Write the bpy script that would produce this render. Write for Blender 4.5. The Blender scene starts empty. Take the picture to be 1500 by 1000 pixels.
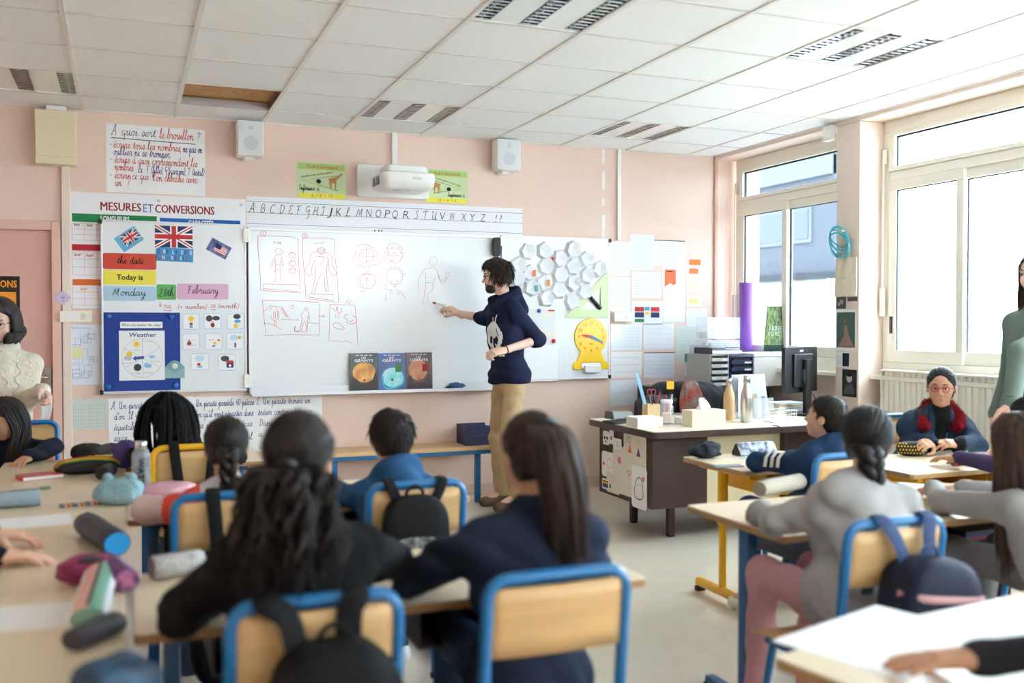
import bpy, bmesh, math, random
import numpy as np
from mathutils import Vector, Matrix

random.seed(7)
RNG = np.random.default_rng(7)
PI = math.pi
SC = bpy.context.scene
COL = SC.collection

# ------------------------------------------------------------------ camera
CAM_H = 1.385
YAW, PITCH, FPX = 0.38022, -0.0207355, 1418.0
c_, s_ = math.cos(YAW), math.sin(YAW)
cp_, sp_ = math.cos(PITCH), math.sin(PITCH)
RIGHT = np.array([c_, -s_, 0.0])
FWD = np.array([s_ * cp_, c_ * cp_, sp_])
UPV = np.array([-s_ * sp_, -c_ * sp_, cp_])
CPOS = np.array([0.0, 0.0, CAM_H])
cam_d = bpy.data.cameras.new('camera')
cam = bpy.data.objects.new('camera', cam_d)
COL.objects.link(cam)
M = Matrix.Identity(4)
for i in range(3):
  M[i][0], M[i][1], M[i][2], M[i][3] = RIGHT[i], UPV[i], -FWD[i], CPOS[i]
cam.matrix_world = M
cam_d.sensor_width = 36.0
cam_d.lens = FPX / 1500 * 36.0
cam_d.clip_start = 0.05
cam_d.dof.use_dof = True
cam_d.dof.focus_distance = 7.0
cam_d.dof.aperture_fstop = 1.6
SC.camera = cam

# ------------------------------------------------------------------ world (overcast daylight) and exposure
world = bpy.data.worlds.new('sky')
SC.world = world
world.use_nodes = True
bg = world.node_tree.nodes['Background']
bg.inputs[0].default_value = (0.73, 0.885, 1.0, 1)
bg.inputs[1].default_value = 13.0
SC.view_settings.view_transform = 'Standard'
SC.view_settings.look = 'None'
SC.view_settings.gamma = 1.0
SC.view_settings.use_curve_mapping = False
SC.view_settings.exposure = 1.10
SC.cycles.max_bounces = 9
SC.cycles.diffuse_bounces = 7
SC.cycles.glossy_bounces = 4
SC.cycles.transparent_max_bounces = 10
SC.cycles.sample_clamp_indirect = 6.0
SC.cycles.caustics_reflective = False
SC.cycles.caustics_refractive = False

# room constants
YW, XR, XL, YB, ZC = 7.27, 4.82, -2.45, -1.9, 2.828   # end wall, window wall, far side wall, rear wall, ceiling
XG = 5.03                                              # plane of the window frames
WIN = [(5.69, 7.25), (3.90, 5.45), (2.11, 3.66), (0.32, 1.87), (-1.47, 0.08)]   # window openings along the wall

# ------------------------------------------------------------------ helpers
def ray(x, y):
  return RIGHT * ((x - 750) / FPX) - UPV * ((y - 500) / FPX) + FWD
def Yp(x, y, Y=YW):
  d = ray(x, y); return CPOS + d * (Y / d[1])
def Xp(x, y, X=XR):
  d = ray(x, y); return CPOS + d * (X / d[0])
def Zp(x, y, Z=0.69):
  d = ray(x, y); return CPOS + d * ((Z - CAM_H) / d[2])
def wrect(x0, y0, x1, y1, Y=YW):
  """rectangle on a plane parallel to the end wall from its picture box"""
  xm, ym = (x0 + x1) / 2, (y0 + y1) / 2
  return (Yp(x0, ym, Y)[0], Yp(x1, ym, Y)[0], Yp(xm, y1, Y)[2], Yp(xm, y0, Y)[2])

def lin(c):
  out = []
  for v in c[:3]:
    v = v / 255.0
    out.append(v / 12.92 if v <= 0.04045 else ((v + 0.055) / 1.055) ** 2.4)
  return (*out, 1.0)

MATS = {}
def mat(name, col=(200, 200, 200), rough=0.6, metal=0.0, var=0.0, vscale=8.0, vstretch=(1, 1, 1), bump=0.0, bscale=60.0,
    spec=0.5, coat=0.0, alpha=1.0, trans=0.0, emit=0.0, col2=None, sheen=0.0):
  if name in MATS:
    return MATS[name]
  m = bpy.data.materials.new(name)
  m.use_nodes = True
  nt = m.node_tree
  b = nt.nodes['Principled BSDF']
  b.inputs['Base Color'].default_value = lin(col)
  b.inputs['Roughness'].default_value = rough
  b.inputs['Metallic'].default_value = metal
  b.inputs['Specular IOR Level'].default_value = spec
  if coat: b.inputs['Coat Weight'].default_value = coat
  if sheen: b.inputs['Sheen Weight'].default_value = sheen
  if trans: b.inputs['Transmission Weight'].default_value = trans
  if alpha < 1: b.inputs['Alpha'].default_value = alpha
  if emit:
    b.inputs['Emission Color'].default_value = lin(col); b.inputs['Emission Strength'].default_value = emit
  if var or bump or col2:
    tc = nt.nodes.new('ShaderNodeTexCoord')
    mp = nt.nodes.new('ShaderNodeMapping')
    mp.inputs['Scale'].default_value = vstretch
    nt.links.new(tc.outputs['Object'], mp.inputs[0])
  if var or col2:
    nz = nt.nodes.new('ShaderNodeTexNoise')
    nz.inputs['Scale'].default_value = vscale
    nz.inputs['Detail'].default_value = 5
    nt.links.new(mp.outputs[0], nz.inputs['Vector'])
    rp = nt.nodes.new('ShaderNodeValToRGB')
    a = lin(col)
    if col2:
      c0, c1 = a, lin(col2)
      rp.color_ramp.elements[0].position = 0.38; rp.color_ramp.elements[1].position = 0.62
    else:
      c0 = tuple(max(0, v * (1 - var)) for v in a[:3]) + (1,); c1 = tuple(min(1, v * (1 + var)) for v in a[:3]) + (1,)
      rp.color_ramp.elements[0].position = 0.3; rp.color_ramp.elements[1].position = 0.7
    rp.color_ramp.elements[0].color = c0; rp.color_ramp.elements[1].color = c1
    nt.links.new(nz.outputs[0], rp.inputs[0])
    nt.links.new(rp.outputs[0], b.inputs['Base Color'])
  if bump:
    n2 = nt.nodes.new('ShaderNodeTexNoise')
    n2.inputs['Scale'].default_value = bscale
    n2.inputs['Detail'].default_value = 3
    nt.links.new(mp.outputs[0], n2.inputs['Vector'])
    bp = nt.nodes.new('ShaderNodeBump')
    bp.inputs['Strength'].default_value = bump
    bp.inputs['Distance'].default_value = 0.01
    nt.links.new(n2.outputs[0], bp.inputs['Height'])
    nt.links.new(bp.outputs[0], b.inputs['Normal'])
  MATS[name] = m
  return m

def glass_mat(name, tint=(1, 1, 1), refl=0.5):
  if name in MATS: return MATS[name]
  m = bpy.data.materials.new(name); m.use_nodes = True
  nt = m.node_tree; nt.nodes.clear()
  o = nt.nodes.new('ShaderNodeOutputMaterial'); mx = nt.nodes.new('ShaderNodeMixShader')
  t = nt.nodes.new('ShaderNodeBsdfTransparent'); g = nt.nodes.new('ShaderNodeBsdfGlossy')
  mx.inputs[0].default_value = 0.12 * refl
  t.inputs[0].default_value = (*tint, 1); g.inputs['Roughness'].default_value = 0.03
  nt.links.new(t.outputs[0], mx.inputs[1]); nt.links.new(g.outputs[0], mx.inputs[2])
  nt.links.new(mx.outputs[0], o.inputs[0])
  MATS[name] = m
  return m

def stripe_mat(name, cols, axis='Z', scale=1.0, rough=0.7):
  """bands of flat colour along an object axis"""
  if name in MATS: return MATS[name]
  m = bpy.data.materials.new(name); m.use_nodes = True
  nt = m.node_tree; b = nt.nodes['Principled BSDF']; b.inputs['Roughness'].default_value = rough
  tc = nt.nodes.new('ShaderNodeTexCoord'); sx = nt.nodes.new('ShaderNodeSeparateXYZ')
  mu = nt.nodes.new('ShaderNodeMath'); mu.operation = 'MULTIPLY'; mu.inputs[1].default_value = scale
  fr = nt.nodes.new('ShaderNodeMath'); fr.operation = 'FRACT'
  rp = nt.nodes.new('ShaderNodeValToRGB'); rp.color_ramp.interpolation = 'CONSTANT'
  nt.links.new(tc.outputs['Object'], sx.inputs[0]); nt.links.new(sx.outputs[axis], mu.inputs[0]); nt.links.new(mu.outputs[0], fr.inputs[0])
  nt.links.new(fr.outputs[0], rp.inputs[0]); nt.links.new(rp.outputs[0], b.inputs['Base Color'])
  e = rp.color_ramp.elements
  while len(e) < len(cols): e.new(0.5)
  for i, c in enumerate(cols): e[i].position = i / len(cols); e[i].color = lin(c)
  MATS[name] = m
  return m

def raw_mesh(name, V, Fq, smooth=False):
  """fast mesh from an array of points and an array of quads or a list of faces"""
  me = bpy.data.meshes.new(name)
  if isinstance(Fq, np.ndarray):
    nf, k = Fq.shape
    me.vertices.add(len(V)); me.vertices.foreach_set('co', np.ascontiguousarray(V, np.float32).ravel())
    me.loops.add(nf * k); me.loops.foreach_set('vertex_index', np.ascontiguousarray(Fq, np.int32).ravel())
    me.polygons.add(nf); me.polygons.foreach_set('loop_start', np.arange(0, nf * k, k, dtype=np.int32))
    me.update(calc_edges=True)
  else:
    me.from_pydata([tuple(v) for v in V], [], Fq)
  if smooth: me.polygons.foreach_set('use_smooth', np.ones(len(me.polygons), bool))
  me.update()
  return me

def link(name, me, m, parent=None, loc=(0, 0, 0), rz=0.0):
  o = bpy.data.objects.new(name, me)
  COL.objects.link(o)
  o.location = loc; o.rotation_euler = (0, 0, rz)
  if m is not None:
    for mm in (m if isinstance(m, (list, tuple)) else [m]): me.materials.append(mm)
  if parent is not None: o.parent = parent
  return o

def tag(o, label=None, cat=None, group=None, kind=None):
  if label: o['label'] = label
  if cat: o['category'] = cat
  if group: o['group'] = group
  if kind: o['kind'] = kind
  return o

def thing(name, label, cat, loc=(0, 0, 0), rz=0.0, group=None):
  o = bpy.data.objects.new(name, None)
  COL.objects.link(o)
  o.empty_display_size = 0.05
  o.location = loc; o.rotation_euler = (0, 0, rz)
  return tag(o, label, cat, group)

def copy_tree(o, parent=None):
  c = o.copy(); COL.objects.link(c)
  if parent is not None: c.parent = parent
  for ch in list(o.children): copy_tree(ch, c)
  return c

class MB:
  """collects shapes for one mesh; off is subtracted from every point (a part's root)"""
  def __init__(s, off=(0, 0, 0)):
    s.v = []; s.f = []; s.off = np.array(off, float); s.mi = []; s.cur = 0
  def add(s, V, F):
    n = len(s.v)
    s.v.extend([tuple(np.asarray(p, float) - s.off) for p in V])
    s.f.extend([tuple(i + n for i in f) for f in F]); s.mi.extend([s.cur] * len(F))
    return s
  def box(s, x0, x1, y0, y1, z0, z1):
    V = [(x, y, z) for z in (z0, z1) for y in (y0, y1) for x in (x0, x1)]
    return s.add(V, [(0, 2, 3, 1), (4, 5, 7, 6), (0, 1, 5, 4), (2, 6, 7, 3), (0, 4, 6, 2), (1, 3, 7, 5)])
  def obox(s, c, ax, ay, az):
    """box from centre and three half-axes"""
    c, ax, ay, az = [np.asarray(q, float) for q in (c, ax, ay, az)]
    V = [c + i * ax + j * ay + k * az for k in (-1, 1) for j in (-1, 1) for i in (-1, 1)]
    return s.add(V, [(0, 2, 3, 1), (4, 5, 7, 6), (0, 1, 5, 4), (2, 6, 7, 3), (0, 4, 6, 2), (1, 3, 7, 5)])
  def rbox(s, x0, x1, y0, y1, z0, z1, r=0.01, n=3, axis='z'):
    """box with rounded edges along one axis"""
    A = {'z': (x0, x1, y0, y1), 'y': (x0, x1, z0, z1), 'x': (y0, y1, z0, z1)}[axis]
    P = rrect(*A, r, n)
    lo, hi = {'z': (z0, z1), 'y': (y0, y1), 'x': (x0, x1)}[axis]
    return s.prism(P, lo, hi, axis)
  def prism(s, P, lo, hi, axis='z'):
    def p3(a, b, c): return {'z': (a, b, c), 'y': (a, c, b), 'x': (c, a, b)}[axis]
    n = len(P)
    V = [p3(a, b, lo) for a, b in P] + [p3(a, b, hi) for a, b in P]
    F = [(i, (i + 1) % n, n + (i + 1) % n, n + i) for i in range(n)]
    F += [tuple(range(n - 1, -1, -1)), tuple(range(n, 2 * n))]
    if axis == 'y': F = [f[::-1] for f in F]
    return s.add(V, F)
  def tube(s, path, r, n=8, cap=True, closed=False, up=None):
    P = [np.asarray(p, float) for p in path]
    R = list(r) if hasattr(r, '__len__') else [r] * len(P)
    m = len(P); V = []; F = []
    prev = None
    for i in range(m):
      if closed: t = P[(i + 1) % m] - P[i - 1]
      else: t = P[min(i + 1, m - 1)] - P[max(i - 1, 0)]
      t = t / (np.linalg.norm(t) + 1e-9)
      if prev is None:
        a = np.array([0, 0, 1.0]) if abs(t[2]) < 0.9 else np.array([1.0, 0, 0])
        if up is not None: a = np.asarray(up, float)
        u = np.cross(t, a)
      else:
        u = prev - t * np.dot(prev, t)
      u = u / (np.linalg.norm(u) + 1e-9); prev = u
      w = np.cross(t, u)
      rr = R[i] if hasattr(R[i], '__len__') else (R[i], R[i])
      for k in range(n):
        an = 2 * PI * k / n
        V.append(P[i] + u * math.cos(an) * rr[0] + w * math.sin(an) * rr[1])
    for i in range(m if closed else m - 1):
      j = (i + 1) % m
      for k in range(n):
        F.append((i * n + k, i * n + (k + 1) % n, j * n + (k + 1) % n, j * n + k))
    if cap and not closed:
      F.append(tuple(range(n - 1, -1, -1))); F.append(tuple((m - 1) * n + k for k in range(n)))
    return s.add(V, F)
  def cyl(s, p0, p1, r0, r1=None, n=16):
    return s.tube([p0, p1], [r0, r0 if r1 is None else r1], n)
  def lathe(s, prof, c=(0, 0, 0), n=20, axis='z', ry=1.0):
    """profile of (radius, height) turned about an axis through c"""
    V = []; F = []
    for r, h in prof:
      for k in range(n):
        a = 2 * PI * k / n
        x, y = r * math.cos(a), r * math.sin(a) * ry
        V.append({'z': (c[0] + x, c[1] + y, c[2] + h), 'y': (c[0] + x, c[1] + h, c[2] + y), 'x': (c[0] + h, c[1] + x, c[2] + y)}[axis])
    m = len(prof)
    for i in range(m - 1):
      for k in range(n):
        f = (i * n + k, i * n + (k + 1) % n, (i + 1) * n + (k + 1) % n, (i + 1) * n + k)
        F.append(f if axis != 'y' else f[::-1])
    F.append(tuple(range(n - 1, -1, -1)) if axis != 'y' else tuple(range(n)))
    F.append(tuple((m - 1) * n + k for k in (range(n) if axis != 'y' else range(n - 1, -1, -1))))
    return s.add(V, F)
  def ell(s, c, r, n=14, m=10, rot=None):
    V = []; F = []
    for i in range(m + 1):
      ph = PI * i / m
      for k in range(n):
        a = 2 * PI * k / n
        p = np.array([r[0] * math.sin(ph) * math.cos(a), r[1] * math.sin(ph) * math.sin(a), -r[2] * math.cos(ph)])
        if rot is not None: p = rot @ p
        V.append(np.asarray(c, float) + p)
    for i in range(m):
      for k in range(n):
        F.append((i * n + k, i * n + (k + 1) % n, (i + 1) * n + (k + 1) % n, (i + 1) * n + k))
    return s.add(V, F)
  def grid(s, fn, nu, nv):
    """sheet from a function of u, v in 0..1"""
    V = [fn(i / nu, j / nv) for j in range(nv + 1) for i in range(nu + 1)]
    F = [(j * (nu + 1) + i, j * (nu + 1) + i + 1, (j + 1) * (nu + 1) + i + 1, (j + 1) * (nu + 1) + i) for j in range(nv) for i in range(nu)]
    return s.add(V, F)
  def build(s, name, m, parent=None, smooth=False, bevel=0.0, seg=2, loc=(0, 0, 0), rz=0.0, solid=0.0, subd=0):
    me = bpy.data.meshes.new(name)
    me.from_pydata(s.v, [], s.f)
    o = link(name, me, m, parent, loc, rz)
    if any(s.mi): me.polygons.foreach_set('material_index', s.mi)
    if smooth or bevel:
      me.polygons.foreach_set('use_smooth', np.ones(len(me.polygons), bool))
    if solid:
      md = o.modifiers.new('solid', 'SOLIDIFY'); md.thickness = solid; md.offset = 0
    if bevel:
      md = o.modifiers.new('bevel', 'BEVEL'); md.width = bevel; md.segments = seg; md.limit_method = 'ANGLE'; md.angle_limit = 0.6
      md.harden_normals = True
    elif smooth:
      try: me.set_sharp_from_angle(angle=0.9)
      except Exception: pass
    if subd:
      md = o.modifiers.new('sub', 'SUBSURF'); md.levels = subd; md.render_levels = subd
    me.update()
    return o

def rrect(x0, x1, y0, y1, r, n=3):
  P = []
  for cx, cy, a0 in ((x1 - r, y0 + r, -90), (x1 - r, y1 - r, 0), (x0 + r, y1 - r, 90), (x0 + r, y0 + r, 180)):
    for k in range(n + 1):
      a = math.radians(a0 + 90 * k / n)
      P.append((cx + r * math.cos(a), cy + r * math.sin(a)))
  return P

def smooth_path(P, n=6, closed=False):
  P = [np.asarray(p, float) for p in P]; out = []
  m = len(P)
  for i in range(m if closed else m - 1):
    p0 = P[i - 1] if (i > 0 or closed) else P[i]
    p1, p2 = P[i], P[(i + 1) % m]
    p3 = P[(i + 2) % m] if (i + 2 < m or closed) else p2
    for k in range(n):
      t = k / n
      out.append(0.5 * (2 * p1 + (p2 - p0) * t + (2 * p0 - 5 * p1 + 4 * p2 - p3) * t * t + (3 * p1 - p0 - 3 * p2 + p3) * t ** 3))
  if not closed: out.append(P[-1])
  return out

# ---- flat print: strokes, fills and lettering laid on a face
_TXT = {}
def text_geo(s, off=0.0, shear=0.0):
  key = (s, off, shear)
  if key in _TXT: return _TXT[key]
  cu = bpy.data.curves.new('lettering', 'FONT')
  cu.body = s; cu.offset = off; cu.shear = shear; cu.resolution_u = 2
  o = bpy.data.objects.new('lettering_tmp', cu)
  me = bpy.data.meshes.new_from_object(o)
  V = np.array([v.co[:2] for v in me.vertices]).reshape(-1, 2) if len(me.vertices) else np.zeros((0, 2))
  F = [tuple(p.vertices) for p in me.polygons]
  bpy.data.objects.remove(o); bpy.data.curves.remove(cu); bpy.data.meshes.remove(me)
  _TXT[key] = (V, F)
  return V, F

class Ink:
  """2-D marks on a face: o = lower-left corner, u and v = unit axes, n = outward normal; coordinates in metres"""
  def __init__(s, o, u, v, lift=0.0012):
    s.o = np.asarray(o, float); s.u = np.asarray(u, float); s.w = np.asarray(v, float)
    s.n = np.cross(s.u, s.w); s.V = []; s.F = []; s.lift = lift; s.c = 0
  def _add(s, P, F):
    s.c += 1; l = s.lift + (s.c % 7) * 4e-5
    n = len(s.V); s.V.extend([s.o + s.u * p[0] + s.w * p[1] + s.n * l for p in P])
    s.F.extend([tuple(i + n for i in f) for f in F]); return s
  def poly(s, P): return s._add(P, [tuple(range(len(P)))])
  def rect(s, x0, y0, x1, y1): return s.poly([(x0, y0), (x1, y0), (x1, y1), (x0, y1)])
  def disc(s, x, y, r, n=14, ry=None):
    ry = ry or r
    return s.poly([(x + r * math.cos(2 * PI * k / n), y + ry * math.sin(2 * PI * k / n)) for k in range(n)])
  def stroke(s, P, w, closed=False):
    P = [np.asarray(p[:2], float) for p in P]
    if closed: P = P + [P[0]]
    L = []
    m = len(P)
    if m < 2: return s
    for i in range(m):
      t = P[min(i + 1, m - 1)] - P[max(i - 1, 0)]
      if closed and i in (0, m - 1): t = P[1] - P[m - 2]
      t = t / (np.linalg.norm(t) + 1e-9)
      q = np.array([-t[1], t[0]]) * w / 2
      L += [P[i] - q, P[i] + q]
    return s._add(L, [(2 * i, 2 * i + 2, 2 * i + 3, 2 * i + 1) for i in range(m - 1)])
  def ring(s, x, y, r, w, n=20, ry=None):
    ry = ry or r
    return s.stroke([(x + r * math.cos(2 * PI * k / n), y + ry * math.sin(2 * PI * k / n)) for k in range(n)], w, True)
  def text(s, t, x, y, h, width=None, off=0.0, shear=0.0, align='l', rot=0.0):
    V, F = text_geo(t, off, shear)
    if not len(V): return s
    V = V.copy()
    V[:, 1] *= h / 0.70
    w = V[:, 0].max() - V[:, 0].min()
    sx = (width / w) if width else h / 0.70
    V[:, 0] = (V[:, 0] - V[:, 0].min()) * sx
    w = V[:, 0].max()
    if align == 'c': V[:, 0] -= w / 2
    if rot:
      c, q = math.cos(rot), math.sin(rot)
      V = np.stack([V[:, 0] * c - V[:, 1] * q, V[:, 0] * q + V[:, 1] * c], 1)
    V += (x, y)
    return s._add(V, F)
  def hand(s, t, x, y, xh, w=None, width=None):
    """joined handwriting; xh = height of a small letter"""
    pts = cursive(t)
    if not pts: return s
    mx = max(p[0] for st in pts for p in st)
    k = xh if width is None else width / mx
    for st in pts:
      s.stroke([(x + p[0] * k, y + p[1] * xh) for p in st], w or xh * 0.13)
    return s
  def build(s, name, m, parent, off=(0, 0, 0)):
    if not s.V: return None
    me = bpy.data.meshes.new(name)
    me.from_pydata([tuple(v - np.asarray(off, float)) for v in s.V], [], s.F)
    return link(name, me, m, parent)

GL = {
'a': '.9,.8 .55,1 .2,.8 .1,.35 .35,0 .7,.25 .9,.8 .9,.25 1.05,0 1.3,.3', 'b': '0,.2 .35,1.2 .45,2.1 .25,2.2 .2,1.5 .2,.3 .45,0 .75,.2 .75,.75 .6,.95 1.1,.85',
'c': '.85,.85 .55,1 .2,.75 .15,.3 .45,0 .8,.1 1,.35', 'd': '.85,.85 .5,1 .15,.7 .15,.25 .45,0 .8,.35 .95,2.1 .9,.3 1.05,0 1.3,.3',
'e': '0,.2 .5,.5 .75,.8 .5,1 .2,.75 .2,.25 .5,0 .95,.3', 'f': '0,.2 .4,1.2 .55,2 .35,2.2 .25,1.5 .25,-.9 .45,-1.1 .55,-.6 .3,0 .8,.3',
'g': '.85,.85 .5,1 .15,.7 .2,.15 .5,0 .85,.5 .85,-.8 .6,-1.15 .3,-.9 .6,-.4 1.2,.3', 'h': '0,.2 .4,1.3 .5,2.1 .3,2.2 .22,1.5 .22,0 .4,.75 .7,1 .85,.7 .85,.2 1,0 1.25,.3',
'i': '0,.2 .3,1 .3,.25 .45,0 .75,.3|.3,1.4 .33,1.5', 'j': '0,.2 .35,1 .35,-.8 .15,-1.1 0,-.8 .7,.3|.35,1.4 .38,1.5', 'k': '0,.2 .4,1.3 .5,2.1 .3,2.2 .22,1.4 .22,0 .3,.5 .75,.9 .4,.5 .85,0 1.1,.3',
'l': '0,.2 .4,1.2 .55,2 .38,2.2 .25,1.6 .25,.3 .45,0 .8,.3', 'm': '0,.6 .2,1 .25,0 .35,.7 .6,1 .72,.7 .72,0 .8,.7 1.05,1 1.2,.7 1.2,.2 1.35,0 1.6,.3', 'n': '0,.6 .2,1 .25,0 .4,.75 .7,1 .85,.7 .85,.2 1,0 1.25,.3',
'o': '.75,.85 .45,1 .15,.7 .15,.25 .45,0 .75,.25 .75,.75 .55,.95 1.1,.85', 'p': '0,.2 .3,1 .3,-1.1 .32,.6 .6,1 .85,.7 .8,.2 .5,0 .9,.05 1.2,.3', 'q': '.85,.85 .5,1 .15,.7 .2,.15 .5,0 .85,.5 .87,-1.1 .9,0 1.2,.3',
'r': '0,.2 .3,1.1 .4,.9 .7,.95 .65,.3 .8,0 1.05,.3', 's': '0,.2 .45,1.1 .65,.6 .6,.1 .3,0 .2,.15 .9,.25', 't': '0,.2 .4,1.2 .45,1.6 .4,.3 .55,0 .85,.3|.1,1.1 .8,1.15', 'u': '0,.6 .2,1 .2,.3 .4,0 .75,.4 .85,1 .85,.25 1,0 1.25,.3',
'v': '0,.6 .2,1 .4,0 .7,.7 .7,1 1.1,.85', 'w': '0,.6 .2,1 .35,0 .6,.8 .75,0 1.05,.9 1.3,.85', 'x': '0,.8 .25,1 .6,0 .85,.15|.8,1 .1,0', 'y': '0,.6 .2,1 .2,.35 .45,.1 .8,.5 .85,1 .8,-.8 .55,-1.15 .3,-.85 1.15,.3', 'z': '.1,.9 .8,.95 .15,0 .85,.05 1,.3',
'A': '0,.2 .2,0 .75,2 .9,2 1.1,.2 1.4,0|.3,.8 1.1,.8', 'B': '.3,0 .35,2 .9,1.9 .85,1.2 .4,1.1 1,.9 1,.2 .3,0', 'C': '1,1.7 .7,2 .25,1.5 .15,.5 .5,0 1,.3', 'D': '.3,0 .35,2|.1,1.9 .8,1.9 1.1,1.2 .9,.3 .3,0', 'E': '1,1.7 .6,2 .3,1.6 .6,1.1 .2,.7 .3,.1 .7,0 1.1,.3',
'F': '.35,0 .4,1.8|.05,1.7 .5,2 1.1,1.9|.2,1 .8,1.05', 'G': '1,1.7 .6,2 .2,1.4 .3,.7 .7,.7 1,1.2 1,-.6 .6,-1', 'H': '.2,0 .3,2|1,2 .95,0 1.2,.2|.2,1 1,1', 'I': '0,1.6 .3,2 .7,1.9|.45,1.9 .4,.2 .15,0 0,.2', 'M': '0,0 .3,1.9 .7,.3 1.1,2 1.15,.2 1.4,0',
'T': '0,1.6 .3,2 1.2,1.9|.65,1.9 .6,0', 'U': '0,1.7 .2,2 .25,.4 .55,0 .9,.5 1,2 1,.2 1.2,0 1.4,.2', 'L': '.2,0 .5,1.2 .7,1.9 .4,2 .3,.4 .1,0 .6,.1 1.1,.1', 'S': '1,1.7 .7,2 .4,1.6 .8,.8 .6,.1 .1,.1',
'0': '.5,1.8 .15,1.4 .15,.4 .5,0 .85,.4 .85,1.4 .5,1.8', '1': '.2,1.3 .5,1.8 .5,0', '2': '.15,1.4 .5,1.8 .8,1.4 .1,0 .9,0', '4': '.6,1.8 .1,.6 .9,.6|.65,1.1 .65,0', '5': '.8,1.8 .25,1.8 .2,1.1 .7,1 .8,.4 .4,0 .1,.2', '6': '.7,1.8 .2,1 .2,.3 .5,0 .8,.4 .5,.9 .2,.6', '8': '.5,1 .2,1.4 .5,1.8 .8,1.4 .2,.4 .5,0 .8,.4 .5,1',
'?': '.15,1.5 .5,2 .9,1.6 .5,.9 .5,.5|.5,.1 .52,0', '(': '.5,2 .2,1.2 .5,-.3', ')': '.2,2 .5,1.2 .2,-.3', ',': '.2,.1 .1,-.3', '.': '.1,.05 .2,.05', ':': '.2,.8 .22,.7|.2,.15 .22,.05', '-': '.1,.6 .8,.6', "'": '.2,1.9 .1,1.4', '+': '.1,.7 .9,.7|.5,1.2 .5,.2', '<': '.8,1.2 .1,.6 .8,0', '>': '.1,1.2 .8,.6 .1,0',
}
ACC = {'é': ('e', '.4,1.3 .7,1.7'), 'è': ('e', '.35,1.7 .6,1.3'), 'à': ('a', '.4,1.7 .7,1.3'), 'ç': ('c', '.5,0 .6,-.4 .4,-.5')}
def cursive(t):
  out = []; x = 0.0
  for ch in t:
    if ch == ' ': x += 0.9; continue
    extra = None
    if ch in ACC: ch, extra = ACC[ch]
    g = GL.get(ch)
    if g is None: x += 0.8; continue
    mx = 0
    for st in g.split('|') + ([extra] if extra else []):
      P = [tuple(float(q) for q in p.split(',')) for p in st.split()]
      mx = max(mx, max(p[0] for p in P))
      if len(P) > 2: P = [tuple(p) for p in smooth_path(P, 3)]
      out.append([(p[0] + x + 0.18 * p[1], p[1]) for p in P])
    x += mx * (1.0 if ch.islower() else 1.12) + (0 if ch.islower() else 0.15)
  return out
# ------------------------------------------------------------------ the room
def struct(o): o['kind'] = 'structure'; return o
m_wall = mat('wall_pink_plaster', (232, 205, 191), 0.75, var=0.03, vscale=2.0, bump=0.35, bscale=140)
m_wallr = mat('wall_beige_paint', (230, 212, 200), 0.7, var=0.02, vscale=2.0, bump=0.15, bscale=90)
m_floor = mat('floor_vinyl', (222, 212, 194), 0.22, var=0.03, vscale=9.0, bump=0.02, bscale=30, spec=0.45)
m_tile = mat('ceiling_tile_fibre', (240, 240, 240), 0.9, var=0.015, vscale=40, bump=0.25, bscale=220)
m_rail = mat('ceiling_rail_white', (228, 222, 216), 0.5)
m_white = mat('white_lacquer', (236, 235, 231), 0.4)
m_pvc = mat('white_pvc', (238, 234, 222), 0.35)
m_trunk = mat('trunking_cream', (232, 214, 200), 0.5)
m_dark = mat('void_dark', (30, 26, 24), 0.9)
m_wood_ply = mat('plywood_board', (190, 140, 90), 0.7, var=0.15, vscale=6, vstretch=(1, 6, 1))
m_steel = mat('galvanised_steel', (190, 192, 195), 0.4, metal=0.8)
m_chrome = mat('chrome', (205, 205, 208), 0.18, metal=1.0)
m_mirror = mat('louvre_aluminium', (215, 217, 222), 0.16, metal=1.0)
m_glass = glass_mat('window_glass', (0.97, 0.985, 0.99), 0.4)
m_door = mat('door_pink_paint', (216, 168, 156), 0.45, var=0.02)
m_black = mat('black_plastic', (24, 24, 26), 0.45)
m_paper = mat('white_paper', (240, 240, 240), 0.8)

struct(MB().box(XL - 0.2, 5.3, YB - 0.2, YW + 0.2, -0.1, 0).build('floor', m_floor))
DX0, DX1, DZ = -1.40, -0.455, 2.035
w = MB()
w.box(XL - 0.2, DX0, YW, YW + 0.2, 0, 3.2); w.box(DX1, 5.3, YW, YW + 0.2, 0, 3.2); w.box(DX0, DX1, YW, YW + 0.2, DZ, 3.2)
wall_back = struct(w.build('wall_back', m_wall))
wall_left = struct(MB().box(XL - 0.2, XL, YB - 0.2, YW + 0.2, 0, 3.2).build('wall_left', m_wall))
FILL_WIN = [(2.0, 3.1), (3.3, 4.6)]                      # high strip windows added in the unseen rear wall, for fill light
RZ0 = 1.85
w = MB(); w.box(XL - 0.2, 5.35, YB - 0.2, YB, 0, RZ0); w.box(XL - 0.2, 5.35, YB - 0.2, YB, 2.7, 3.2)
xs_ = [XL - 0.2] + [v for ab in FILL_WIN for v in ab] + [5.35]
for k in range(0, len(xs_), 2): w.box(xs_[k], xs_[k + 1], YB - 0.2, YB, RZ0, 2.7)
struct(w.build('wall_rear', m_wall))
w = MB()
w.box(5.06, 5.3, YB, YW + 0.2, 0, 1.0)                       # wall below the windows, inside the recess
w.box(XR, 5.3, YB, YW + 0.2, 2.80, 3.2)                       # above the windows
ys = [YB] + [v for ab in WIN[::-1] for v in ab] + [YW + 0.0]
for k in range(0, len(ys), 2):
  if ys[k + 1] - ys[k] > 0.03: w.box(XR, 5.3, ys[k], ys[k + 1], 0, 2.80)
wall_right = struct(w.build('wall_right', m_wallr, bevel=0.008))
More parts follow.
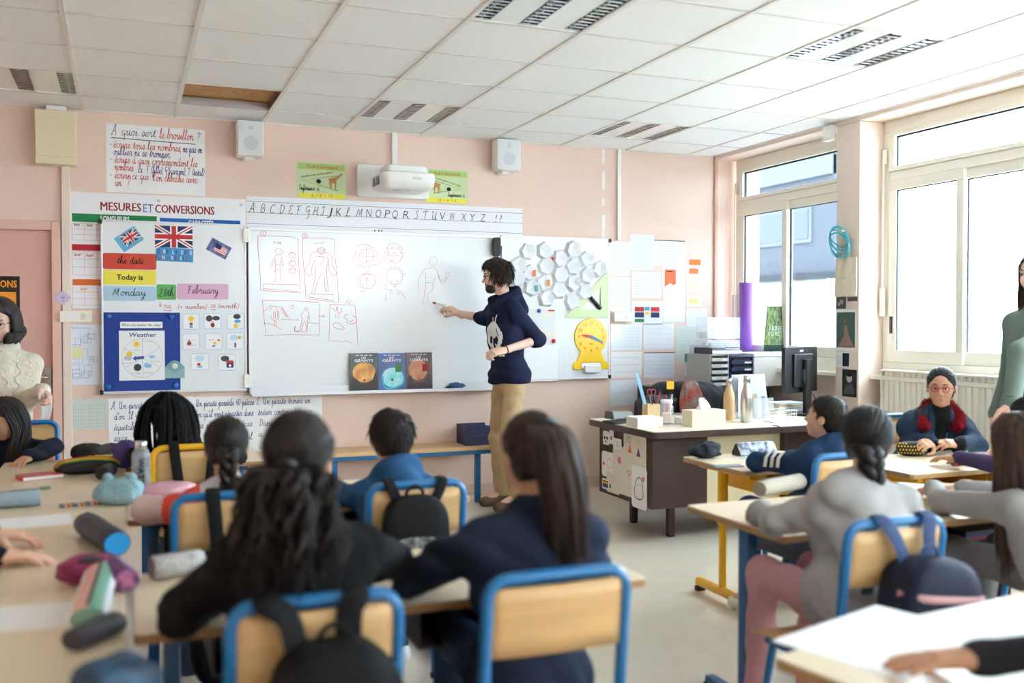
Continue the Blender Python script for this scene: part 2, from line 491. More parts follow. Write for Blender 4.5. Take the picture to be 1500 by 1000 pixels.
struct(MB().box(4.815, 4.85, YW - 0.022, YW + 0.001, 0, ZC).build('trim_1', mat('corner_pipe_paint', (214, 172, 150), 0.6), bevel=0.008))
b = MB()
b.box(DX1 + 0.06, XR, YW - 0.012, YW, 0, 0.09)
struct(b.build('baseboard_back', mat('skirting_vinyl', (214, 190, 172), 0.5), bevel=0.004))

# door
d = MB(); d.box(DX0 + 0.03, DX1 - 0.005, YW + 0.02, YW + 0.06, 0.005, DZ - 0.035)
door = struct(d.build('door_1', m_door, bevel=0.004))
MB().box(DX0 - 0.02, DX1 + 0.02, YW + 0.062, YW + 0.1, 0, DZ + 0.02).build('door_light_block', m_dark, door)  # unseen dark box, added to stop light leaking under the door
f = MB()
f.box(DX1 - 0.005, DX1 + 0.055, YW - 0.025, YW + 0.08, 0, DZ + 0.03); f.box(DX0 - 0.06, DX0 + 0.03, YW - 0.025, YW + 0.08, 0, DZ + 0.03)
f.box(DX0 + 0.03, DX1 - 0.005, YW - 0.025, YW + 0.08, DZ - 0.035, DZ + 0.03)
f.build('door_frame', mat('door_frame_paint', (226, 186, 168), 0.5), door, bevel=0.006)
x0, x1, z0, z1 = wrect(65, 538, 75, 575, YW)
h = MB(); h.rbox(x0, x1, YW + 0.005, YW + 0.02, z0, z1, 0.006, axis='y')
hp = h.build('handle_plate', m_chrome, door)
h = MB(); zc = (z0 + z1) / 2 + 0.02
h.tube(smooth_path([(x0 + 0.02, YW + 0.02, zc), (x0 + 0.02, YW - 0.04, zc), (x0 - 0.01, YW - 0.05, zc), (x0 - 0.10, YW - 0.05, zc)], 5), 0.009, 10)
h.build('door_handle', m_chrome, door, smooth=True)

# window wall
m_dimmed = glass_mat('window_glass_dimmed', (0.58, 0.60, 0.615), 0.4)  # made-up tint on the far window's panes, holds back its daylight
def window(k, y0, y1, pipes):
  m_glass = m_dimmed if k == 1 else MATS['window_glass']
  yo0, yo1 = y0 + 0.005, y1 - 0.003
  m = yo1 - 0.70
  xf, xb = XG, XG + 0.06
  fr = MB()
  fr.box(xf, xb, yo0, yo1, 2.715, 2.80); fr.box(xf, xb, yo0, yo1, 1.0, 1.10)
  fr.box(xf, xb, yo1 - 0.06, yo1, 1.10, 2.715); fr.box(xf, xb, yo0, yo0 + 0.06, 1.10, 2.715)
  fr.box(xf, xb, yo0 + 0.06, yo1 - 0.06, 2.375, 2.44)
  win = struct(fr.build('window_%d' % k, m_pvc, bevel=0.006))
  t = MB()                                                  # transom light
  A, B, Z0, Z1 = yo0 + 0.06, yo1 - 0.06, 2.44, 2.715
  t.box(xf - 0.012, xb - 0.02, A, B, Z0, Z0 + 0.03); t.box(xf - 0.012, xb - 0.02, A, B, Z1 - 0.03, Z1)
  t.box(xf - 0.012, xb - 0.02, A, A + 0.055, Z0 + .03, Z1 - .03); t.box(xf - 0.012, xb - 0.02, B - 0.055, B, Z0 + .03, Z1 - .03)
  tf = t.build('transom_sash', m_pvc, win, bevel=0.004)
  MB().box(xf + 0.018, xf + 0.024, A + 0.055, B - 0.055, Z0 + 0.03, Z1 - 0.03).build('pane', m_glass, tf)
  s = MB(); s.box(xf + 0.012, xf + 0.03, A + 0.05, B - 0.05, Z1 - 0.042, Z1 - 0.03); s.box(xf + 0.012, xf + 0.03, B - 0.063, B - 0.055, Z0 + 0.03, Z1 - 0.04)
  s.build('seal', m_black, tf)
  for q, (a, b, dx) in enumerate(((m - 0.02, yo1 - 0.06, 0.0), (yo0 + 0.06, m + 0.05, 0.028))):
    s = MB()
    X0, X1 = xf - 0.008 + dx, xf + 0.03 + dx
    s.box(X0, X1, a, b, 1.10, 1.185); s.box(X0, X1, a, b, 2.305, 2.375)
    s.box(X0, X1, a, a + 0.06, 1.185, 2.305); s.box(X0, X1, b - 0.07, b, 1.185, 2.305)
    sf = s.build('sash', m_pvc, win, bevel=0.004)
    MB().box(X0 + 0.014, X0 + 0.02, a + 0.06, b - 0.07, 1.185, 2.305).build('pane', m_glass, sf)
    e = MB(); e.box(X0 + 0.01, X0 + 0.024, b - 0.077, b - 0.07, 1.185, 2.305); e.box(X0 + 0.01, X0 + 0.024, a + 0.06, b - 0.07, 2.298, 2.305)
    e.build('seal', m_black, sf)
    if q == 0: MB().box(X0 - 0.004, X0, b - 0.045, b - 0.02, 1.30, 1.42).build('pull_recess', m_black, sf)
  s = MB(); s.box(XR + 0.10, xf + 0.01, yo0, yo1, 0.975, 1.005); s.build('window_sill', m_pvc, win, bevel=0.005)
  r = MB()                                                  # transom opener rod
  r.box(xf - 0.03, xf - 0.012, yo1 - 0.045, yo1 - 0.02, 2.50, 2.60)
  r.cyl((xf - 0.03, yo1 - 0.03, 2.52), (xf - 0.03, yo1 - 0.03, 1.55), 0.007, n=8); r.box(xf - 0.042, xf - 0.018, yo1 - 0.045, yo1 - 0.015, 1.42, 1.62)
  r.build('opener_rod', m_pvc, win)
  return win
for k, (a, b) in enumerate(WIN): window(k + 1, a, b, True)

for k, (a, b) in enumerate(FILL_WIN):  # unseen rear windows, added to even out the daylight
  fr = MB()
  for (x0, x1, z0, z1) in ((a, b, RZ0, RZ0 + .05), (a, b, 2.65, 2.7), (a, a + .05, RZ0 + .05, 2.65), (b - .05, b, RZ0 + .05, 2.65), ((a + b) / 2 - .03, (a + b) / 2 + .03, RZ0 + .05, 2.65)): fr.box(x0, x1, YB - .12, YB - .05, z0, z1)
  wn = struct(fr.build('window_%d' % (len(WIN) + 1 + k), m_pvc))
  for x0, x1 in ((a + .05, (a + b) / 2 - .03), ((a + b) / 2 + .03, b - .05)): MB().box(x0, x1, YB - .09, YB - .084, RZ0 + .05, 2.65).build('pane', m_glass, wn)

# radiators in the window recesses
m_rad = mat('radiator_enamel', (240, 236, 224), 0.4)
def radiator(y0, y1, label):
  t = thing('radiator', label, 'radiator', (4.96, (y0 + y1) / 2, 0.13), group='radiators under the windows')
  o = (4.96, (y0 + y1) / 2, 0.13)
  n = int((y1 - y0) / 0.05)
  for k in range(n):
    ya = y0 + k * (y1 - y0) / n
    wv = (y1 - y0) / n
    p = MB(o); p.rbox(4.925, 5.0, ya + 0.004, ya + wv - 0.012, 0.15, 1.035, 0.012, 2)
    p.build('radiator_column', m_rad, t, smooth=True)
  p = MB(o); p.box(4.94, 5.0, y0, y1, 0.16, 1.03); p.box(4.91, 5.02, y0, y1, 1.035, 1.05); p.box(4.915, 5.02, y0 - 0.012, y0, 0.14, 1.05); p.box(4.915, 5.02, y1, y1 + 0.012, 0.14, 1.05)
  p.build('radiator_casing', m_rad, t, bevel=0.004)
  p = MB(o); p.cyl((4.96, y0 + 0.1, 0.0), (4.96, y0 + 0.1, 0.16), 0.012, n=8); p.build('pipe', m_rad, t)
  p = MB(o); p.cyl((4.96, y1 - 0.1, 0.0), (4.96, y1 - 0.1, 0.16), 0.012, n=8); p.build('pipe', m_rad, t)
  for ya in (y0 + 0.2, y1 - 0.25): MB(o).box(4.99, 5.062, ya, ya + 0.05, 0.8, 0.86).build('wall_bracket', m_rad, t)
radiator(4.0, 5.33, 'cream ribbed radiator under the bright window behind the girl in the denim jacket')
radiator(2.2, 3.5, 'cream ribbed radiator under the window nearest the standing woman')

# small white sensor box and clip on the window pillar top
t = MB(); a = Xp(1214, 184); b2 = Xp(1226, 200)
t.box(XR - 0.05, XR, 5.70, 5.79, 2.705, 2.815)
tag(t.build('sensor_box', m_white, bevel=0.006), 'small white box fixed high beside the window pillar under the ceiling', 'box')

# ---- suspended ceiling: grid rails and single tiles
GX = [-0.2608 + 0.6 * i for i in range(-3, 9)]
GY = [6.817 - 0.6 * j for j in range(0, 15)]
ceil = struct(MB().box(XL - 0.2, 5.35, YB - 0.2, YW + 0.2, 3.14, 3.25).build('ceiling', mat('ceiling_slab', (150, 140, 130), 0.9)))
LIGHTS = [(-1, 0), (3, 0), (6, 0), (3, 4), (6, 4), (-1, 4), (3, 8), (6, 8), (-1, 8)]
HOLE = (1, 0)
xe = [XL] + GX + [XR]; ye = [YW] + GY + [YB]
tile_mesh = {}
for ci in range(len(xe) - 1):
  for rj in range(len(ye) - 1):
    i, j = ci - 4, rj - 1
    if (i, j) in LIGHTS or (i, j) == HOLE: continue
    wx, wy = xe[ci + 1] - xe[ci], ye[rj] - ye[rj + 1]
    key = (round(wx, 3), round(wy, 3))
    o = None
    if key not in tile_mesh:
      mb = MB(); mb.box(-wx / 2 + 0.004, wx / 2 - 0.004, -wy / 2 + 0.003, wy / 2 - 0.003, 0, 0.016)
      o = mb.build('ceiling_tile', m_tile, ceil, bevel=0.003, seg=1)
      tile_mesh[key] = o
    else:
      o = tile_mesh[key].copy(); COL.objects.link(o)
    o.location = ((xe[ci] + xe[ci + 1]) / 2, (ye[rj] + ye[rj + 1]) / 2, ZC + 0.004 + random.uniform(0, 0.0015))
    o.rotation_euler = (random.uniform(-.0012, .0012), random.uniform(-.0012, .0012), 0)
mr = None
for x in GX:
  if mr is None:
    mr = MB().box(-0.012, 0.012, YB, YW, 0, 0.0055).box(-0.002, 0.002, YB, YW, 0.0055, 0.035).build('ceiling_rail', m_rail, ceil)
    o = mr
  else:
    o = mr.copy(); COL.objects.link(o)
  o.location = (x, 0, ZC - 0.001)
mr = None
for y in GY:
  if mr is None:
    mr = MB().box(XL, XR, -0.006, 0.006, 0, 0.0045).build('ceiling_cross_rail', mat('cross_rail_grey', (205, 198, 192), 0.6), ceil); o = mr
  else:
    o = mr.copy(); COL.objects.link(o)
  o.location = (0, y, ZC + 0.0008)
e = MB(); e.box(XL, XR, YW - 0.02, YW, ZC - 0.002, ZC + 0.02); e.box(XR - 0.02, XR, YB, YW, ZC - 0.002, ZC + 0.02); e.build('ceiling_edge_rail', m_rail, ceil)
# what shows through the missing tile: timber board and a steel channel
hx0, hx1 = GX[4], GX[5]
hy1, hy0 = GY[0], GY[1]
p = MB(); p.box(hx0 - 0.1, hx1 + 0.1, hy0 - 0.1, hy1 + 0.30, ZC + 0.055, ZC + 0.075); p.build('timber_board', m_wood_ply, ceil)
nk = MB()
for k in range(14):
  nx, ny = random.uniform(hx0, hx1), random.uniform(hy0 + 0.1, hy1 + 0.15)
  nk.lathe([(0.006, ZC + 0.053), (0.006, ZC + 0.056)], (nx, ny, 0), 6)
nk.build('nail', m_dark, ceil)
p = MB(); p.box(hx0 + 0.012, hx1 - 0.012, hy1 - 0.02, hy1 - 0.004, ZC + 0.0, ZC + 0.05); p.build('steel_channel', m_steel, ceil)
p = MB(); p.box(hx1 - 0.02, hx1 - 0.01, hy0, hy1, ZC + 0.01, ZC + 0.05); p.build('joist_board', mat('old_timber', (110, 80, 55), 0.8, var=0.2), ceil)  # darker old timber board at one side of the opening

# recessed ceiling lights with three louvre strips
m_pan = mat('light_panel_white', (232, 234, 234), 0.12, spec=0.7)
def make_light():
  t = thing('ceiling_light', 'square', 'ceiling light', group='recessed ceiling lights')
  h = MB(); h.box(-0.292, 0.292, -0.292, 0.292, 0.06, 0.065)
  for s in (-1, 1):
    h.box(min(s * 0.292, s * 0.286), max(s * 0.292, s * 0.286), -0.292, 0.292, 0, 0.06); h.box(-0.286, 0.286, min(s * 0.292, s * 0.286), max(s * 0.292, s * 0.286), 0, 0.06)
  h.build('housing', m_white, t)
  for cx in (-0.123, 0.123):
    p = MB(); p.box(cx - 0.078, cx + 0.078, -0.284, 0.284, 0.006, 0.012); p.build('panel', m_pan, t, bevel=0.002)
  for cx in (-0.243, 0.0, 0.243):
    l = MB()
    for s in (-1, 1):
      l.add([(cx + s * 0.043, -0.282, 0.003), (cx + s * 0.043, 0.282, 0.003), (cx + s * 0.026, 0.282, 0.055), (cx + s * 0.026, -0.282, 0.055)], [(0, 1, 2, 3)])
    l.box(cx - 0.03, cx + 0.03, -0.282, 0.282, 0.055, 0.058)
    lo = l.build('louvre', m_mirror, t)
    bl = MB()
    for k in range(13):
      y = -0.27 + k * 0.045
      bl.add([(cx - 0.042, y - 0.009, 0.004), (cx + 0.042, y - 0.009, 0.004), (cx + 0.036, y, 0.03), (cx - 0.036, y, 0.03), (cx - 0.042, y + 0.009, 0.004), (cx + 0.042, y + 0.009, 0.004)],
         [(0, 1, 2, 3), (3, 2, 5, 4), (0, 4, 5, 1)])
    bl.build('louvre_blade', m_mirror, lo)
    tb = MB(); tb.cyl((cx, -0.27, 0.045), (cx, 0.27, 0.045), 0.008, n=8); tb.build('tube_lamp', m_white, lo)
  return t
L_LABEL = {(-1, 0): 'square recessed louvre light above the cream wall box', (3, 0): 'square recessed louvre light in the ceiling above the projector',
     (6, 0): 'square recessed louvre light nearest the corner of the window wall', (3, 4): 'square recessed louvre light at the top edge, directly over the class',
     (6, 4): 'square recessed louvre light in the brightest tiles near the windows', (-1, 4): 'square recessed louvre light over the door side of the class',
     (3, 8): 'square recessed louvre light overhead of the photographer', (6, 8): 'square recessed louvre light by the added rear windows', (-1, 8): 'square recessed louvre light at the rear by the side wall'}
lt0 = None
for (i, j) in LIGHTS:
  o = make_light() if lt0 is None else copy_tree(lt0)
  lt0 = lt0 or o
  o['label'] = L_LABEL[(i, j)]
  o.location = (-0.2608 + 0.6 * i + 0.3, 6.817 - 0.6 * j - 0.3, ZC + 0.002)

# ---- outdoors: pale building across the yard and the ground
m_fac = mat('facade_render', (78, 81, 89), 0.8, var=0.04)
bd = thing('building', 'pale grey building seen across the yard through the far window', 'building', (17.0, 26.0, 0.0))
o_ = (17.0, 26.0, 0.0)
MB(o_).box(17, 18.2, 20.2, 44, 2.6, 12).build('facade', m_fac, bd)
MB(o_).box(16.6, 18.2, 19.9, 44, 0, 2.5).build('ground_storey', mat('facade_white', (150, 150, 150), 0.8), bd)
MB(o_).box(16.5, 17.2, 19.9, 44, 2.48, 2.66).build('ledge', mat('facade_ledge', (40, 44, 48), 0.8), bd)
for k in range(7):
  y = 21.0 + k * 3.4
  wv = MB(o_).box(16.95, 17.0, y, y + 2.4, 3.5, 4.5).build('window', mat('facade_band', (104, 108, 116), 0.8), bd)
  MB(o_).box(16.93, 16.96, y + 0.1, y + 2.3, 3.6, 4.4).build('pane', mat('far_glass', (64, 70, 80), 0.2), wv)
MB(o_).box(16.9, 17.1, 20.2, 44, 5.2, 5.7).build('band_course', mat('facade_band', (104, 108, 116), 0.8), bd)
yard = struct(MB().box(-40, 60, -40, 60, -0.6, -0.5).build('ground_yard', mat('yard_concrete', (190, 188, 182), 0.9)))
# ------------------------------------------------------------------ boards and sheets on the end wall
YB_ = YW - 0.045                                             # front face of the whiteboards
m_board = mat('whiteboard_enamel', (233, 236, 238), 0.16, spec=0.6)
m_alu = mat('board_aluminium', (225, 226, 228), 0.35, metal=0.3)
def ink(name, col, rough=0.7): return mat('ink_' + name, col, rough)
I_RED = ink('red', (200, 50, 48)); I_BLUE = ink('blue', (42, 56, 128)); I_BLACK = ink('black', (28, 28, 32)); I_GREY = ink('grey', (150, 152, 158)); I_LGREY = ink('light_grey', (198, 200, 206))
I_PEN = ink('board_marker', (214, 108, 106)); I_GREEN = ink('green', (60, 130, 70)); I_ORANGE = ink('orange', (232, 120, 40)); I_YEL = ink('yellow', (245, 205, 50)); I_WHITE = ink('white', (245, 245, 245))
I_SKY = ink('sky_blue', (70, 160, 215)); I_DRED = ink('dark_red', (150, 30, 40)); I_BROWN = ink('brown', (150, 95, 50)); I_NAVY = ink('navy', (36, 48, 96)); I_PURP = ink('purple', (120, 80, 170)); I_PINK = ink('pink', (230, 120, 150))

class Sheet:
  """a thin flat sheet hanging on a plane parallel to the end wall"""
  def __init__(s, name, label, cat, px, Y, m, th=0.002, rot=0.0, group=None, r=0.0, size=None, kind=None):
    if size is None:
      x0, x1, z0, z1 = wrect(*px, Y)
      s.w, s.h = x1 - x0, z1 - z0
      c = ((x0 + x1) / 2, Y - th / 2, (z0 + z1) / 2)
    else:
      s.w, s.h = size; q = Yp(px[0], px[1], Y); c = (q[0], Y - th / 2, q[2])
    mb = MB()
    if r: mb.prism(rrect(-s.w / 2, s.w / 2, -s.h / 2, s.h / 2, r, 3), -th / 2, th / 2, 'y')
    else: mb.box(-s.w / 2, s.w / 2, -th / 2, th / 2, -s.h / 2, s.h / 2)
    s.o = mb.build(name, m)
    s.o.location = c; s.o.rotation_euler = (0, rot, 0)
    s.th = th; s.c = c
    if label: tag(s.o, label, cat, group)
    s.n = 0
  def ink(s, lift=0.0006):
    s.n += 1
    return Ink((-s.w / 2, -s.th / 2, -s.h / 2), (1, 0, 0), (0, 0, 1), lift + 0.0003 * s.n)
  def lines(s, rows, col=I_GREY, name='print', m=0.08, lw=0.0012):
    """rows of small print"""
    k = s.ink()
    for i in range(rows):
      y = s.h * (1 - m) - (i + 0.5) * s.h * (1 - 2 * m) / rows
      x = s.w * m
      while x < s.w * (1 - m):
        l = random.uniform(0.05, 0.16) * s.w
        k.rect(x, y - lw, min(x + l, s.w * (1 - m)), y + lw); x += l + 0.02 * s.w
    k.build(name, col, s.o)
    return s
  def tablegrid(s, nx, ny, x0=0.06, x1=0.94, y0=0.06, y1=0.8, col=I_LGREY, lw=0.001):
    k = s.ink()
    for i in range(nx + 1):
      x = s.w * (x0 + (x1 - x0) * i / nx); k.rect(x - lw / 2, s.h * y0, x + lw / 2, s.h * y1)
    for j in range(ny + 1):
      y = s.h * (y0 + (y1 - y0) * j / ny); k.rect(s.w * x0, y - lw / 2, s.w * x1, y + lw / 2)
    k.build('print', col, s.o)
    return s

class PxInk(Ink):
  """marks on a plane parallel to the end wall, given by where they appear on it"""
  def __init__(s, Y, lift=0.0008):
    super().__init__((0, Y, 0), (1, 0, 0), (0, 0, 1), lift); s.Y = Y
  def p(s, x, y): q = Yp(x, y, s.Y); return (q[0], q[2])
  def px(s, P, w=0.0035, closed=False, sm=0, crop=None):
    if crop: P = [(crop[0] + a / crop[2], crop[1] + b / crop[2]) for a, b in P]
    Q = [s.p(*q) for q in P]
    if sm: Q = [tuple(q) for q in smooth_path(Q, sm, closed)]
    return s.stroke(Q, w, closed)

# --- triptych whiteboard
x0, x1, z0, z1 = wrect(364, 331, 733, 579, YB_)
z0, z1 = 0.855, 2.065
BX0, BX1, BZ0, BZ1 = x0, x1, z0, z1
c = ((x0 + x1) / 2, YB_, z0)
wb = thing('whiteboard', 'wide white enamel board in the middle carrying faint red sketches', 'whiteboard', c)
MB(c).box(x0 + .01, x1 - .01, YB_, YW - 0.005, z0 + .01, z1 - .01).build('writing_surface', m_board, wb)
for a in ((x0, x1, z1 - 0.02, z1), (x0, x1, z0, z0 + 0.02), (x0, x0 + 0.02, z0 + .02, z1 - .02), (x1 - 0.02, x1, z0 + .02, z1 - .02)):
  MB(c).box(a[0], a[1], YB_ - 0.006, YW - 0.004, a[2], a[3]).build('edge_profile', m_alu, wb, bevel=0.003)
t = MB(c); t.box(x0 + 0.01, x1 - 0.01, YB_ - 0.075, YB_, z0 - 0.012, z0 - 0.002); t.box(x0 + 0.01, x1 - 0.01, YB_ - 0.08, YB_ - 0.07, z0 - 0.012, z0 + 0.012); t.box(x0 + .01, x1 - .01, YB_ - 0.012, YB_ - 0.006, z0 - .002, z0 + 0.055)
t.build('pen_tray', m_alu, wb, bevel=0.002)
for zz in (z1 - 0.11, z0 + 0.05):
  MB(c).box(x0 - 0.035, x0 + 0.008, YB_ - 0.02, YB_ - 0.004, zz, zz + 0.10).build('hinge', m_pvc, wb, bevel=0.004)
MB(c).box(x1 - 0.008, x1 + 0.02, YB_ - 0.02, YB_ - 0.004, z1 - 0.08, z1).build('hinge', m_pvc, wb, bevel=0.004)
k = PxInk(YB_ - 0.006)
for xx in (549, 555, 559): k.disc(*k.p(xx, 338), 0.006)
k.build('print', I_BLACK, None).parent = wb
for ch in wb.children:
  if ch.name.startswith('print'): ch.location = [-v for v in c]
# the red sketches
k = PxInk(YB_)
A = (370, 330, 8.33); B = (370, 430, 9.375); C2 = (505, 345, 7.5)
def A_(P, **q): k.px(P, crop=A, **q)
def B_(P, **q): k.px(P, crop=B, **q)
def C_(P, **q): k.px(P, crop=C2, **q)
def circ(cx, cy, r, ry=None, n=14): return [(cx + r * math.cos(2 * PI * i / n), cy + (ry or r) * math.sin(2 * PI * i / n)) for i in range(n)]
A_(circ(130, 97, 33), closed=True); A_([(122, 90), (128, 85), (128, 112)])
A_(circ(637, 125, 33, 28), closed=True); A_([(625, 118), (640, 112), (648, 122), (628, 140), (652, 138)])
A_([(65, 130), (300, 132), (480, 140), (555, 165), (560, 400), (575, 660), (585, 825), (300, 805), (95, 790), (95, 640), (75, 400), (62, 200), (65, 130)])
A_([(130, 715), (550, 722), (552, 808), (130, 770), (130, 715)])
for P in ([(258, 230), (260, 195), (280, 200), (262, 212)], [(290, 228), (300, 196), (312, 228)], [(318, 198), (322, 226), (334, 224), (332, 198)], [(344, 198), (342, 228), (358, 224)]): A_(P, w=0.004)
A_([(278, 320), (285, 295), (320, 282), (355, 300), (370, 325), (350, 340), (340, 352), (300, 350), (278, 320)], sm=3)
A_([(300, 355), (275, 375), (245, 440), (215, 490), (222, 512), (240, 490), (275, 415)]); A_([(345, 360), (368, 430), (380, 480), (372, 500), (350, 440)])
A_([(275, 400), (282, 480), (270, 570), (285, 590), (282, 660), (255, 692), (285, 688)]); A_([(350, 400), (340, 480), (350, 570), (340, 590), (345, 660), (380, 690), (345, 692)]); A_([(275, 570), (308, 520), (330, 565)]); A_([(280, 478), (340, 485)])
for cy in (365, 468, 558):
  A_(circ(485, cy, 42, 36), closed=True, sm=1); A_([(445, cy - 5), (470, cy - 40), (515, cy - 30), (530, cy)]); A_([(475, cy + 5), (490, cy + 15), (500, cy + 5)])
A_([(610, 155), (900, 152), (1000, 170), (1000, 350), (1030, 600), (1050, 945), (800, 910), (650, 890), (640, 700), (615, 400), (610, 155)]); A_([(680, 835), (990, 845), (995, 918), (680, 872), (680, 835)])
A_([(752, 220), (880, 212)], w=0.003)
A_(circ(838, 312, 40), closed=True); A_([(800, 300), (785, 285), (805, 320)]); A_([(872, 300), (888, 282), (872, 322)]); A_(circ(838, 320, 22), closed=True)
A_([(800, 325), (735, 330), (700, 390), (690, 470), (650, 510), (640, 560), (690, 615), (730, 605), (715, 560), (740, 470), (770, 420)], sm=2); A_([(880, 330), (940, 350), (970, 400), (975, 470), (1000, 540), (1025, 590), (985, 620), (940, 570), (930, 490), (915, 420)], sm=2)
A_([(770, 390), (810, 378), (850, 385), (860, 440), (820, 480)], sm=2); A_([(860, 385), (905, 385), (925, 430), (905, 500)], sm=2)
A_([(770, 480), (765, 560), (760, 650), (735, 780), (715, 825), (755, 825), (765, 770), (795, 680), (845, 570), (880, 650), (875, 720), (895, 800), (870, 800)]); A_([(905, 500), (905, 640), (920, 760), (925, 810), (895, 800)])
# lower panels
B_([(135, 90), (500, 95), (910, 118), (918, 300), (922, 520), (915, 568), (500, 560), (165, 575), (175, 500), (148, 250), (135, 90)])
B_([(148, 245), (195, 215), (240, 165), (395, 185), (475, 320)], w=.003); B_([(375, 205), (470, 325)], w=.003); B_([(400, 185), (515, 350)], w=.003); B_([(230, 230), (270, 180)], w=.003); B_([(320, 180), (345, 245)], w=.003)
B_([(385, 350), (520, 358), (640, 360)], w=.003); B_([(755, 395), (910, 415)], w=.003); B_([(150, 405), (240, 412), (300, 440), (390, 488)], w=.003)
B_([(290, 345), (288, 260), (302, 248), (315, 262), (312, 350)], sm=2); B_([(250, 300), (255, 340), (300, 368), (352, 345), (362, 250), (345, 240), (340, 330)], sm=2); B_([(305, 370), (302, 440), (325, 445), (322, 375)])
B_(circ(548, 183, 22), closed=True, w=.003)
for a in range(8): B_([(548 + 50 * math.cos(a * .785), 185 + 58 * math.sin(a * .785)), (548 + 58 * math.cos(a * .785), 185 + 68 * math.sin(a * .785))], w=.003)
B_(circ(735, 215, 22, 20), closed=True); B_([(700, 240), (665, 290), (685, 345), (660, 440), (650, 520), (670, 518), (690, 420), (715, 375), (735, 440), (745, 530), (672, 520)]); B_([(765, 245), (770, 290), (785, 365), (760, 300), (755, 400), (745, 520)])
B_([(585, 445), (575, 510), (600, 520), (645, 515)], w=.007); B_([(905, 312), (990, 308), (965, 290)]); B_([(990, 308), (968, 328)])
B_([(1062, 150), (1380, 158), (1405, 165), (1425, 350), (1448, 715), (1300, 655), (1050, 645), (1062, 150)]); B_(circ(1325, 125, 38, 32)[7:] , w=.003); B_([(1315, 120), (1330, 112), (1328, 135), (1340, 140)])
B_([(1100, 190), (1130, 240), (1150, 220)], sm=2); B_([(1150, 230), (1148, 190), (1165, 185), (1170, 270), (1210, 260), (1222, 205), (1205, 200)], sm=2); B_([(1145, 290), (1135, 330)]); B_([(1185, 290), (1185, 345)])
B_([(1310, 285), (1270, 290), (1255, 330), (1300, 350), (1295, 390), (1340, 418), (1400, 405), (1425, 365), (1415, 320), (1365, 305)], sm=2); B_([(1320, 370), (1350, 385), (1385, 360)])
B_([(1100, 440), (1115, 410), (1165, 400), (1225, 440), (1262, 478), (1200, 490), (1110, 455)], sm=2)
# four heads and the unfinished figure
for (cx, cy, r) in ((240, 230, 82), (550, 215, 82), (250, 500, 84), (545, 450, 90)):
  C_(circ(cx, cy, r, r * .98, 18), closed=True, w=.003)
  for q in range(7):
    a = -2.9 + q * 0.42
    C_([(cx + (r + 6) * math.cos(a), cy + (r + 4) * math.sin(a)), (cx + (r + 36) * math.cos(a + .12), cy + (r + 26) * math.sin(a + .1)), (cx + (r + 10) * math.cos(a + .3), cy + (r + 8) * math.sin(a + .3))], w=.003)
C_([(165, 225), (320, 228)], w=.003); C_([(237, 145), (238, 300)], w=.003); C_([(470, 213), (600, 215)], w=.003); C_([(180, 495), (270, 492)], w=.003); C_([(240, 400), (238, 580)], w=.003)
for (ax, ay) in ((200, 200), (262, 200), (485, 195), (542, 192), (212, 432), (265, 432), (510, 510), (575, 500)): C_([(ax - 12, ay - 12), (ax + 10, ay - 4), (ax, ay + 12)], w=.004)
for P in ([(215, 275), (240, 290), (262, 272)], [(500, 270), (520, 278), (545, 265)], [(220, 465), (240, 472), (258, 460)], [(530, 555), (550, 562), (568, 548)]): C_(P, w=.004)
C_([(120, 130), (150, 110), (200, 92), (260, 105), (330, 150), (360, 200), (350, 250), (395, 275), (370, 315), (295, 320)], sm=2, w=.003); C_([(125, 150), (108, 220), (88, 265), (150, 300), (125, 320), (190, 328)], sm=2, w=.003); C_([(205, 320), (218, 358)]); C_([(275, 320), (262, 365)])
C_([(455, 160), (480, 110), (520, 82), (590, 105), (640, 145)], sm=2, w=.003); C_([(440, 180), (425, 250), (420, 275), (460, 280), (480, 318)], sm=2, w=.003); C_([(600, 190), (630, 200), (628, 250), (605, 265)], sm=2)
C_([(150, 455), (148, 520), (170, 540)], w=.003); C_([(140, 560), (190, 570), (230, 600), (180, 610), (165, 590)], sm=2, w=.003); C_([(330, 470), (330, 540)], w=.003)
C_([(430, 525), (465, 560), (430, 585), (510, 600)], sm=2, w=.003); C_([(460, 620), (440, 715)], w=.003); C_([(605, 605), (668, 690)], w=.003); C_([(515, 590), (490, 640), (525, 645), (522, 595)], w=.003); C_([(570, 590), (575, 645), (600, 650), (590, 600)], w=.003)
C_(circ(973, 280, 42, 50), closed=True, w=.002); C_([(960, 335), (965, 360), (900, 355), (870, 380), (810, 470), (805, 590)], w=.002); C_([(985, 335), (985, 360), (1010, 375), (1022, 430), (1055, 520), (1078, 530), (1130, 455), (1160, 405), (1105, 405), (1110, 450), (1060, 500), (1020, 420)], w=.0025)
C_([(885, 400), (890, 520), (880, 640), (850, 760)], w=.002); C_([(1000, 450), (970, 520), (965, 600), (915, 640), (905, 740)], w=.002); C_([(890, 515), (960, 515)], w=.002)
o = k.build('drawing_print', I_PEN, wb); o.location = [-v for v in c]

